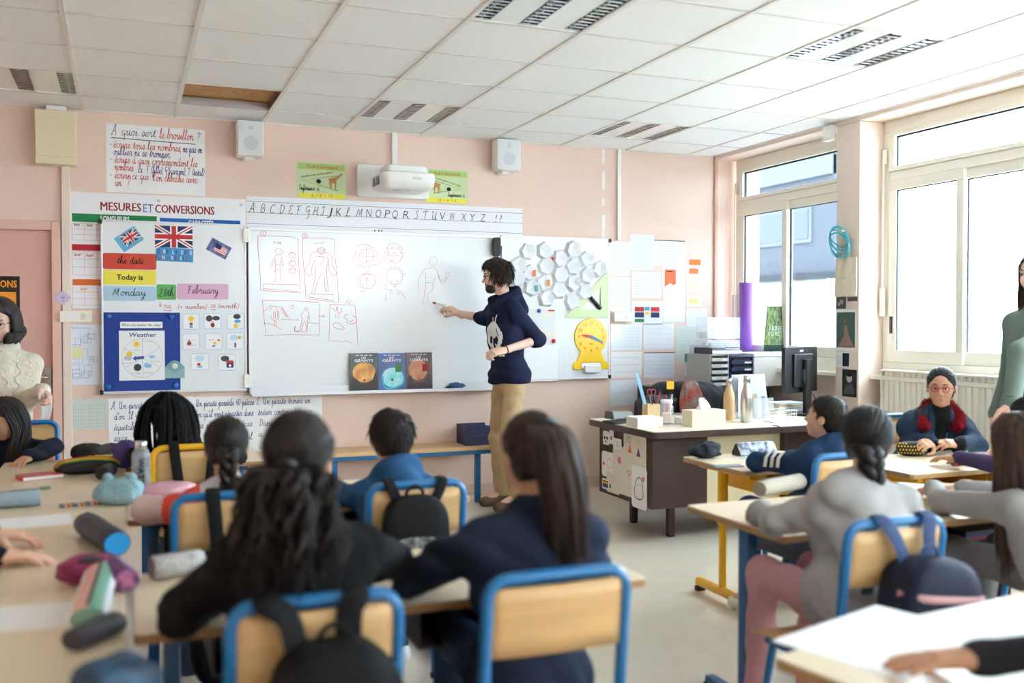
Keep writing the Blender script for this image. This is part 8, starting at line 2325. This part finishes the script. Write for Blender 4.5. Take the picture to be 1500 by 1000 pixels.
# ---- girl at the far end of the sideways tables
S = 1.0; h = hpos(6, 582, 5.50, HH(S))
person('girl with long dark hair in a navy top bowed over the side table', (-.60, 5.62), PI - .25, (-.60, 5.66, .515), h, (PI - .75, -.45, 0),
   {'R': A((-.70, 5.30, .72), e=(-.80, 5.46, .74)), 'L': A((-.44, 5.26, .72), e=(-.345, 5.47, .745))}, S=S, top=cloth('ink_navy', (24, 28, 44)), bottom=cloth('jeans_dark', (34, 38, 52)), skin_='olive', puff=.02, shoulder=1.15,
   hair=long_hair(HM['brownblack'], L=.22, n=240, seed=33, thick=.05, wave=.006, front_open=.8, hairline=.05))
# ---- pupil whose hands rest on the side table
S = 1.0
person('pupil at the side table of whom only both hands show', (-.84, 3.10), -PI / 2, (-.82, 3.10, .515), (-.72, 3.10, 1.02), (-PI / 2, -.15, 0),
   {'L': A(Zp(-8, 783, .735), e=(-.62, 3.34, .73), hand='cup', dir=(.95, -.1, -.05), hs=1.1), 'R': A(Zp(-6, 815, .725), e=(-.60, 2.94, .73), hand='rest', dir=(.98, .05, -.05), hs=1.1)}, S=S, top=cloth('ink_navy', (24, 28, 44)), bottom=cloth('jeans_dark', (34, 38, 52)), skin_='light',
   hair=short_hair(HM['brownblack'], n=200, seed=34))
# ---- pupil whose arm reaches onto the paper
S = 1.05; wv = Zp(1432, 962, .735)
person('pupil in a black sleeve reaching over the white paper', (1.86, .84), .15, (1.85, .84, .515), (1.82, .98, 1.06), (.2, -.2, 0),
   {'L': A(wv, e=(1.78, 1.22, .80), hand='flat', dir=(-.86, .45, -.10), hs=1.15), 'R': A((2.10, 1.24, .72), e=(2.10, 1.02, .74))}, S=S, top=cloth('charcoal', (40, 40, 44)), bottom=cloth('jeans_dark', (34, 38, 52)), skin_='olive', hair=short_hair(HM['brownblack'], n=200, seed=35))
# ---- child half hidden behind the long hair
S = .98; h = hpos(1506, 580, 3.16, HH(S))
person('child with dark bun hair half hidden behind the long haired girl', (3.86, 3.08), .15, (3.86, 3.03, .515), h, (.2, -.1, 0),
   {'L': A((3.66, 3.46, .735), e=(3.66, 3.24, .74), hand='rest', dir=(-.3, .9, 0)), 'R': A((3.96, 3.46, .72), e=(4.03, 3.24, .74))}, S=S, top=cloth('plum', (70, 58, 96)), bottom=cloth('jeans_dark', (34, 38, 52)), skin_='tan', hair=ponytail(HM['black'], tie=(0, -.30, .42), drop=.10, n=50, spread=.04, seed=36, flyaway=False))
# ------------------------------------------------------------------ things on the desks, bags
def blob(name, label, cat, loc, size, m, seed, amp=.10, rz=0.0, parts=(), group=None, e=.75, nu=36, nvv=18, sub=None):
  """soft pouch; its lowest point rests on loc"""
  rr = random.Random(seed); ph = [rr.uniform(0, 6) for _ in range(6)]
  t = thing(name, label, cat, loc, rz, group)
  pw = lambda v, q: math.copysign(abs(v) ** q, v)
  def f(u, v):
    a, b = u * 2 * PI, (v - .5) * PI
    r_ = 1 + amp * (math.sin(4 * a + ph[0] + math.sin(2 * b + ph[1])) + .7 * math.sin(7 * a + ph[2] + 3 * b) + .5 * math.sin(5 * b + ph[3] + a)) * math.cos(b)
    return (size[0] * r_ * pw(math.cos(a), e) * max(0, math.cos(b)) ** e, size[1] * r_ * pw(math.sin(a), e) * max(0, math.cos(b)) ** e, size[2] * (1 + pw(math.sin(b), e) * (1 if b < 0 else 1 + amp * math.sin(3 * a + ph[4]))))
  MB().grid(f, nu, nvv).build(sub or 'pouch', m, t, smooth=True)
  return t
def tube_case(label, p0, p1, r, m, m_end, name='pencil_case', squash=.9, zipc=None, group='pencil cases on the desks', tri=False):
  p0, p1 = np.asarray(p0, float), np.asarray(p1, float)
  c = (p0 + p1) / 2; d = p1 - p0; L = np.linalg.norm(d[:2]); rz = math.atan2(d[1], d[0])
  t = thing(name, label, 'pencil case', (c[0], c[1], c[2]), rz, group)
  n = 18
  def ring(x, k):
    out = []
    for i in range(n):
      a = 2 * PI * i / n
      if tri: rad = r * (1.12 if True else 1) * (1 / max(.62, math.cos(((a + PI / 2 + PI / 3) % (2 * PI / 3)) - PI / 3))) * .72
      else: rad = r
      out.append((x, rad * k * math.cos(a), r * squash + rad * k * squash * math.sin(a) - (0 if not tri else r * .25)))
    return out
  xs = [(-L / 2, .86), (-L / 2 + .006, .97), (-L / 4, 1.02), (0, .98), (L / 4, 1.02), (L / 2 - .006, .97), (L / 2, .86)]
  V = [p for x, k in xs for p in ring(x, k)]
  F = [(i * n + k, i * n + (k + 1) % n, (i + 1) * n + (k + 1) % n, (i + 1) * n + k) for i in range(len(xs) - 1) for k in range(n)]
  MB().add(V, F).build('case_body', m, t, smooth=True)
  for s, i in ((-1, 0), (1, len(xs) - 1)):
    R_ = ring(s * L / 2, .87); e = MB(); e.add(R_, [tuple(range(n)) if s > 0 else tuple(range(n - 1, -1, -1))])
    e.build('end_panel', m_end, t)
  zc = r * squash * 2 - (r * .25 if tri else 0)
  MB().box(-L / 2 + .01, L / 2 - .01, -.004, .004, zc * .985, zc * 1.015).build('zip', zipc or m_black, t)
  return t
def flat_item(name, label, cat, px, py, w, d, h, rz, m, z=ZT, group=None):
  q = Zp(px, py, z); o = MB().box(-w / 2, w / 2, -d / 2, d / 2, 0, h).build(name, m); o.location = (q[0], q[1], z); o.rotation_euler = (0, 0, rz)
  tag(o, label, cat, group); return o
def zpt(px, py, z=ZT): q = Zp(px, py, z); return np.array([q[0], q[1], z])

# sideways tables, far to near
q = zpt(58, 700); t = thing('book', 'red paperback lying on the side table near the open pencil case', 'book', q, .35)
MB().box(-.085, .085, -.055, .055, .016, .018).box(-.085, .085, -.055, .055, 0, .002).box(-.085, -.082, -.055, .055, .002, .016).build('cover', mat('book_crimson', (190, 30, 42), .35), t); MB().box(-.082, .083, -.053, .053, .002, .016).build('pages', m_paper, t)
kk = Ink((-.07, -.02, .0182), (1, 0, 0), (0, 1, 0), .0006); kk.rect(0, .01, .07, .016); kk.rect(0, .026, .05, .032); kk.build('print', I_WHITE, t)
q = zpt(127, 696)
t = blob('pencil_case', 'open black pencil case with a rainbow edge and orange pens', 'pencil case', (q[0], q[1] + .06, ZT), (.135, .055, .034), mat('case_navyblack', (24, 26, 34), .7), 41, .03, .12, sub='case_body', group='pencil cases on the desks')
for i, c_ in enumerate(((200, 90, 40), (230, 180, 50), (90, 160, 70))):
  MB().tube(smooth_path([(-.135 + .002 * i, -.02, .045 - .005 * i), (-.10, -.05, .072 - .006 * i), (0, -.055, .082 - .006 * i), (.10, -.05, .072 - .006 * i), (.135, -.02, .045 - .005 * i)], 5), .0035, 6).build('rainbow_edge', mat('rainbow%d' % i, c_, .5), t, smooth=True)
for i in range(4): MB().cyl((-.05 + .03 * i, -.03, .068 + .003 * i), (.02 + .03 * i, .03, .072), .006, n=8).build('pen', mat('pen_orange%d' % (i % 2), ((232, 120, 40), (214, 220, 80))[i % 2], .4), t)
q = zpt(150, 704); tube_case('black round pencil case standing end on before the rainbow edged case', (q[0], q[1], ZT), (q[0] + .03, q[1] + .12, ZT), .034, mat('case_black2', (28, 28, 32), .6), m_black)
q = zpt(158, 684); blob('pencil_case', 'dark grey pouch propped behind the open pencil case', 'pencil case', (q[0] + .01, q[1] + .10, ZT), (.07, .045, .05), mat('pouch_grey', (58, 58, 62), .7), 43, .08, .4, group='pencil cases on the desks')
q = zpt(126, 682); blob('cap', 'black cap lying at the far end of the side table', 'cap', (q[0], q[1] + .20, ZT), (.075, .06, .042), mat('cap_black', (24, 24, 26), .8), 44, .05)
q = zpt(184, 690); blob('pencil_case', 'crumpled purple pouch beside the water bottle', 'pencil case', (q[0], q[1] + .12, ZT), (.055, .045, .062), mat('pouch_purple', (70, 56, 120), .5, var=.3, vscale=20), 45, .14, group='pencil cases on the desks')
q = zpt(207, 722)
t = thing('water_bottle', 'clear bottle lettered WATER with a steel cap', 'bottle', (q[0] - .0, q[1], ZT))
MB().lathe([(.034, 0), (.037, .006), (.037, .15), (.034, .165), (.026, .178), (.022, .182)], n=24).build('bottle_body', mat('bottle_clear', (186, 190, 192), .08, alpha=.42, spec=.8), t, smooth=True)
MB().lathe([(.033, .004), (.034, .006), (.034, .11), (.02, .112)], n=20).build('water', mat('water_grey', (120, 122, 122), .1, alpha=.55), t, smooth=True)
MB().lathe([(.022, .178), (.024, .18), (.024, .21), (.022, .212)], n=20).build('cap', m_chrome, t, smooth=True)
kk = Ink((-.011, -.0375, .148), (0, 0, -1), (1, 0, 0), .002); kk.text('WATER', 0, 0, .022, width=.13, off=.012); kk.build('lettering', I_BLACK, t)
q = zpt(166, 742)
t = blob('pencil_case', 'fluffy light blue animal shaped pencil case', 'pencil case', (q[0] + .02, q[1] + .04, ZT), (.085, .05, .05), cloth('fluff_blue', (150, 186, 196), bump=1.0, bscale=120), 46, .07, -.2, group='pencil cases on the desks')
for dx in (-.04, .045): MB().ell((dx, -.0, .098), (.022, .014, .024), 10, 8).build('ear', cloth('fluff_blue', (150, 186, 196)), t, smooth=True)
o = flat_item('pencil_pack', 'flat striped pack of coloured pencils by the fluffy case', 'pencils', 117, 740, .14, .06, .008, .15, stripe_mat('pencil_stripes', [(180, 60, 60), (220, 150, 60), (90, 130, 90), (80, 100, 160), (150, 110, 90), (200, 190, 180)], 'X', 22.0))
tube_case('pale blue pencil case at the edge of the picture', zpt(-8, 745), zpt(60, 740), .034, mat('case_paleblue', (150, 172, 184), .6), mat('case_paleblue2', (130, 156, 170), .6))
q = zpt(38, 718); t = thing('scissors', 'small metal scissors lying on the side table', 'scissors', q, .1)
for s in (-1, 1):
  MB().tube([(.05, s * .012, .004), (-.06, -s * .004, .004)], [(.004, .002), (.001, .001)], 6).build('blade', m_chrome, t)
  MB().tube([(.07 + .02 * math.cos(a), s * .016 + .012 * math.sin(a), .005) for a in np.linspace(0, 2 * PI, 13)[:-1]], .0035, 6, closed=True).build('handle', mat('handle_green', (120, 140, 110), .5), t)
flat_item('paper_sheet', 'white sheet on the side table above the resting hands', 'paper', 35, 765, .30, .20, .001, .1, m_paper); flat_item('paper_sheet', 'white sheet on the side table below the resting hands', 'paper', 20, 905, .30, .21, .001, -.1, m_paper)
tube_case('black and blue barrel pencil case with a cyan end', zpt(172, 815), zpt(140, 790) + np.array([-.03, .09, 0]), .042, mat('case_darkblue', (30, 38, 54), .5, var=.5, vscale=14), mat('case_cyan', (30, 140, 200), .4))
q = zpt(127, 852); t = blob('pencil_case', 'open magenta pencil pouch stuffed with pens', 'pencil case', (q[0], q[1], ZT), (.07, .055, .035), mat('pouch_magenta', (140, 36, 84), .6), 47, .1, .3, group='pencil cases on the desks')
MB().ell((0, -.01, .06), (.05, .035, .012), 14, 6).build('opening', m_black, t, smooth=True)
tube_case('purple barrel pencil case with a flower pattern end', zpt(186, 868), zpt(165, 845) + np.array([-.02, .05, 0]), .034, mat('case_violet', (120, 60, 130), .5), mat('flower_end', (70, 50, 100), .5, col2=(200, 120, 160), vscale=45))
tube_case('mint, white and pink striped pencil case', zpt(128, 925), zpt(150, 850), .042, stripe_mat('mint_stripes', [(226, 170, 160), (232, 226, 226), (206, 208, 214), (120, 170, 146)], 'Y', 8.0), mat('mint_end', (140, 176, 156), .5), squash=.7)
tube_case('dark grey glasses case lying across the side table', zpt(106, 955), zpt(172, 925), .032, mat('case_slate', (58, 58, 66), .5), mat('case_slate2', (48, 48, 56), .5), name='glasses_case', squash=.75)
q = zpt(168, 1040); t = blob('school_bag', 'dark blue patterned bag at the bottom corner of the side table', 'bag', (q[0], q[1], ZT), (.072, .06, .048), mat('bag_bluegrey', (22, 32, 50), .6, col2=(48, 84, 112), vscale=22), 48, .06, .5)
tube_case('white speckled pencil case on the front row desk', zpt(222, 850), zpt(296, 838), .037, mat('speckle_white', (206, 204, 200), .7, col2=(150, 150, 150), vscale=160), mat('speckle_end', (120, 112, 112), .6))
q = zpt(262, 714); t = blob('pencil_case', 'pink glossy pouch before the girl with coral shoulders', 'pencil case', (.15, 4.06, ZT), (.11, .05, .03), mat('pouch_pink', (204, 150, 164), .2, coat=.6), 49, .04, .1, group='pencil cases on the desks')
q = zpt(507, 694); t = thing('comic_book', 'small open comic under the hand of the boy in the blue hood', 'book', (.76, 4.06, ZT), .2)
for s in (-1, 1): MB().obox((s * .06, 0, .008), (.06, 0, -s * .004 * s), (0, .08, 0), (0, 0, .003)).build('page', mat('comic_page', (206, 206, 204), .6, col2=(90, 96, 110), vscale=40), t)
flat_item('phone', 'cyan card beside the navy sleeve on the front row desk', 'card', 678, 803, .07, .035, .006, .1, mat('card_cyan2', (40, 150, 190), .4))
# right hand side
q = zpt(1042, 672); blob('beanie', 'crumpled black beanie on the small yellow legged desk', 'hat', (q[0], q[1] + .05, ZT), (.075, .055, .04), mat('beanie_black', (32, 36, 46), .85), 51, .16)
tube_case('black and white camouflage pencil case on the yellow legged desk', zpt(1078, 667), zpt(1132, 664), .04, mat('camo_case', (196, 208, 222), .5, col2=(60, 72, 96), vscale=32), m_black, squash=.85, tri=True)
flat_item('plastic_wrapper', 'crinkled clear plastic wrapper beside the black beanie', 'wrapper', 1066, 683, .14, .06, .006, -.2, mat('wrapper', (196, 210, 226), .12, alpha=.6, bump=1, bscale=80))
flat_item('paper_sheet', 'light blue sheet under the camouflage pencil case', 'paper', 1112, 671, .20, .09, .001, .05, mat('paper_lightblue', (150, 190, 224), .7))
tube_case('beige canvas pencil case before the girl with the thick braid', zpt(1112, 728), zpt(1172, 716), .037, mat('canvas_beige', (178, 170, 154), .85, bump=.3, bscale=200), mat('canvas_beige2', (150, 140, 124), .85))
qd = zpt(1322, 667); t = blob('pencil_case', 'black pencil case with yellow dots under the hands of the girl in denim', 'pencil case', (qd[0] + .03, qd[1] - .03, ZT), (.075, .035, .038), mat('dots_black', (24, 26, 36), .6), 53, .02, -.6, group='pencil cases on the desks')
dk = MB(); rr = random.Random(9)
for i in range(9):
  for j in range(4):
    u = (i + .5 * (j % 2)) / 9 - .5; a = -.5 + j * .45
    p = np.array([u * .135, -.0355 * math.cos(a), .038 + .036 * math.sin(a)]); n = nv((0, -math.cos(a), math.sin(a))); x = np.array([1.0, 0, 0]); y = np.cross(n, x)
    dk.add([p + n * .003 + (x * math.cos(b) + y * math.sin(b)) * .0042 for b in np.linspace(0, 2 * PI, 7)[:-1]], [(0, 1, 2, 3, 4, 5)])
dk.build('dot_print', I_YEL, t)
flat_item('eraser', 'cream block beside the dotted pencil case', 'eraser', 1347, 664, .05, .035, .03, .3, mat('cream_block', (232, 222, 192), .6))
tube_case('multicoloured comic print pencil case on the desk by the windows', zpt(1394, 682), zpt(1450, 679), .032, mat('comic_print', (40, 44, 80), .5, col2=(206, 80, 60), vscale=42), mat('comic_end', (36, 40, 70), .5))
q = zpt(1410, 668); blob('paper_scrap', 'crumpled green paper scrap by the comic print case', 'paper', (q[0] + .04, q[1] + .05, ZT), (.035, .02, .025), mat('scrap_green', (90, 170, 90), .6), 55, .2)
q = zpt(1430, 664); blob('pencil_case', 'bright purple pouch behind the comic print case', 'pencil case', (q[0] + .05, q[1] + .08, ZT), (.06, .04, .03), mat('pouch_violet', (92, 70, 190), .5), 56, .12, group='pencil cases on the desks')
q = zpt(1362, 720); t = thing('comic_book', 'open comic book on the desk shared by the girls in grey', 'book', (q[0] + .06, q[1] + .02, ZT), -.3)
for s in (-1, 1): MB().obox((s * .065, 0, .01), (.065, 0, -s * .006 * s), (0, .09, 0), (0, 0, .004)).build('page', mat('comic_page2', (226, 224, 214), .5, col2=(110, 130, 110), vscale=50), t)
flat_item('paper_sheet', 'white sheet under the elbow of the long haired girl', 'paper', 1450, 745, .2, .15, .001, .2, m_paper)
pw_ = zpt(1290, 925);
for (px, py, w_, d_, rz_, lb) in ((1300, 935, .42, .30, .30, 'large white sheet lying across the paper strewn table'), (1440, 925, .42, .30, .1, 'white sheet under the reaching hand on the paper strewn table')):
  o = flat_item('paper_sheet', lb, 'paper', px, py, w_, d_, .0012, rz_, m_paper, z=ZT + (.0013 if px > 1400 else 0))
# books in the desk trays
for (x, y, lb) in ((.35, 2.5, 'dark red notebook stack in the tray of the front row desk'), (.98, 2.52, 'black notebook stack in the tray under the navy jumper girl'), (2.3, 2.8, 'red edged notebook stack in the tray under the girl with the braid'), (2.95, 2.8, 'blue notebook stack in the tray under the long haired girl'), (.33, 3.85, 'dark notebook stack in the tray of the second row desk')):
  t = thing('notebook_stack', lb, 'notebooks', (x, y, ZT - .13))
  z = .001
  for i in range(5):
    h_ = random.uniform(.008, .016); c_ = [(120, 30, 40), (40, 42, 52), (150, 60, 60), (50, 70, 120), (60, 60, 64)][i]
    MB().box(-.12, .12, -.16, .1, z, z + h_).build('notebook', mat('nb%d' % i, c_, .6), t); z += h_ + .0008

# rucksacks hung on chairs
def rucksack(label, cx, cy, rz, m, m_strap, drop, size, dx=0.0, dy=0.0, sx=(-.07, .06), trim=None, tilt=0.0, pr=None, sw=.02):
  t = thing('rucksack', label, 'bag', (cx, cy, 0), rz, 'rucksacks hung on chairs')
  zt = .828
  c = np.array([dx, -.285 + dy, drop])
  rr = random.Random(len(label))
  def f(u, v):
    a, b = u * 2 * PI, (v - .5) * PI
    e = .55; pw = lambda q: math.copysign(abs(q) ** e, q)
    r_ = 1 + .035 * math.sin(5 * a + 2) * math.cos(b) + .03 * math.sin(4 * b + 2 * a)
    tp = 1 - .18 * max(0, math.sin(b))
    x, y, z = size[0] * r_ * tp * pw(math.cos(a)) * max(0, math.cos(b)) ** e, size[1] * r_ * pw(math.sin(a)) * max(0, math.cos(b)) ** e, size[2] * pw(math.sin(b))
    return c + np.array([x * math.cos(tilt) - z * math.sin(tilt), y, x * math.sin(tilt) + z * math.cos(tilt)])
  MB().grid(f, 36, 20).build('bag_body', m, t, smooth=True)
  def g(u, v):
    a, b = u * 2 * PI, (v - .5) * PI; e = .6; pw = lambda q: math.copysign(abs(q) ** e, q)
    x, y, z = size[0] * .72 * pw(math.cos(a)) * max(0, math.cos(b)) ** e, size[1] * .5 * pw(math.sin(a)) * max(0, math.cos(b)) ** e, size[2] * .45 * pw(math.sin(b))
    q = c + np.array([0, -size[1] * .8, -size[2] * .38]); return q + np.array([x * math.cos(tilt) - z * math.sin(tilt), y, x * math.sin(tilt) + z * math.cos(tilt)])
  MB().grid(g, 28, 14).build('front_pocket', m if not pr else pr, t, smooth=True)
  for s in sx:
    P = smooth_path([(s, -.165, .62), (s, -.172, .76), (s, -.190, zt + .012), (s, -.212, zt + .020), (s, -.232, zt + .008), (s + (dx - s) * .3, -.245, drop + size[2] + .04 if drop + size[2] + .04 < zt else zt - .05), (s + (dx - s) * .45, -.262 + dy * .5, drop + size[2] * .85)], 5)
    MB().tube(P, [(sw, .003)] * len(P), 8, up=(0, 1, 0)).build('strap', m_strap, t, smooth=True)
  P = [c + np.array([.03 * math.cos(a), 0, size[2] + .0 + .03 * math.sin(a)]) for a in np.linspace(0, PI, 9)]
  MB().tube(P, .006, 6).build('grab_handle', m_strap, t, smooth=True)
  if trim is not None:
    for zf in (.42, -.05):
      P = []
      for a in np.linspace(PI * 1.02, PI * 1.98, 18):
        e = .55; pw = lambda q: math.copysign(abs(q) ** e, q); cb = math.sqrt(1 - zf * zf) ** .35
        x, y, z = size[0] * 1.02 * pw(math.cos(a)) * cb * (1 - .1 * max(0, zf)), size[1] * (1.04 if zf > 0 else 1.45) * pw(math.sin(a)) * cb, size[2] * zf
        P.append(c + np.array([x * math.cos(tilt) - z * math.sin(tilt), y, x * math.sin(tilt) + z * math.cos(tilt)]))
      MB().tube(P, [(.010, .004)] * len(P), 6, up=(0, 1, 0)).build('piping', trim, t, smooth=True)
  return t
m_bagb = cloth('bag_black', (18, 18, 20), rough=.7)
rucksack('plain black rucksack hung on the chair of the girl in black', .352, 2.14, 0, m_bagb, m_bagb, .57, (.135, .08, .20), dx=.02, sx=(-.10, .075), sw=.026)
rucksack('black rucksack with silver graffiti print on the chair of the boy in blue', .925, 3.40, 0, m_bagb, m_bagb, .655, (.118, .04, .145), dx=-.02, dy=.035, sx=(-.10, .085), pr=mat('graffiti', (40, 42, 44), .5, col2=(150, 156, 150), vscale=45), sw=.018)
rucksack('black rucksack hanging by its straps on the chair behind coral shoulders', .305, 3.42, 0, m_bagb, m_bagb, .42, (.13, .07, .17), sx=(-.05, .08), sw=.022)
rucksack('black rucksack hanging by its straps on the yellow chair', .275, 4.72, 0, m_bagb, m_bagb, .42, (.13, .07, .17), sx=(-.08, .09), sw=.022)
m_st = cloth('strap_slate', (66, 82, 118))
rucksack('navy rucksack with pink piping on the chair of the girl in grey', 1.985, 2.30, 0, cloth('bag_navy', (26, 32, 54), rough=.6), m_st, .575, (.145, .085, .17), dx=.045, sx=(-.06, .10), trim=cloth('piping_pink', (206, 160, 160)), tilt=-.12, sw=.022)
q = Zp(945, 995, .02); blob('school_bag', 'pink and dark bag on the floor beside the front row chair', 'bag', (1.33, 2.36, 0), (.10, .13, .11), mat('bag_pinkdark', (60, 46, 60), .7, col2=(214, 150, 160), vscale=9), 57, .08)
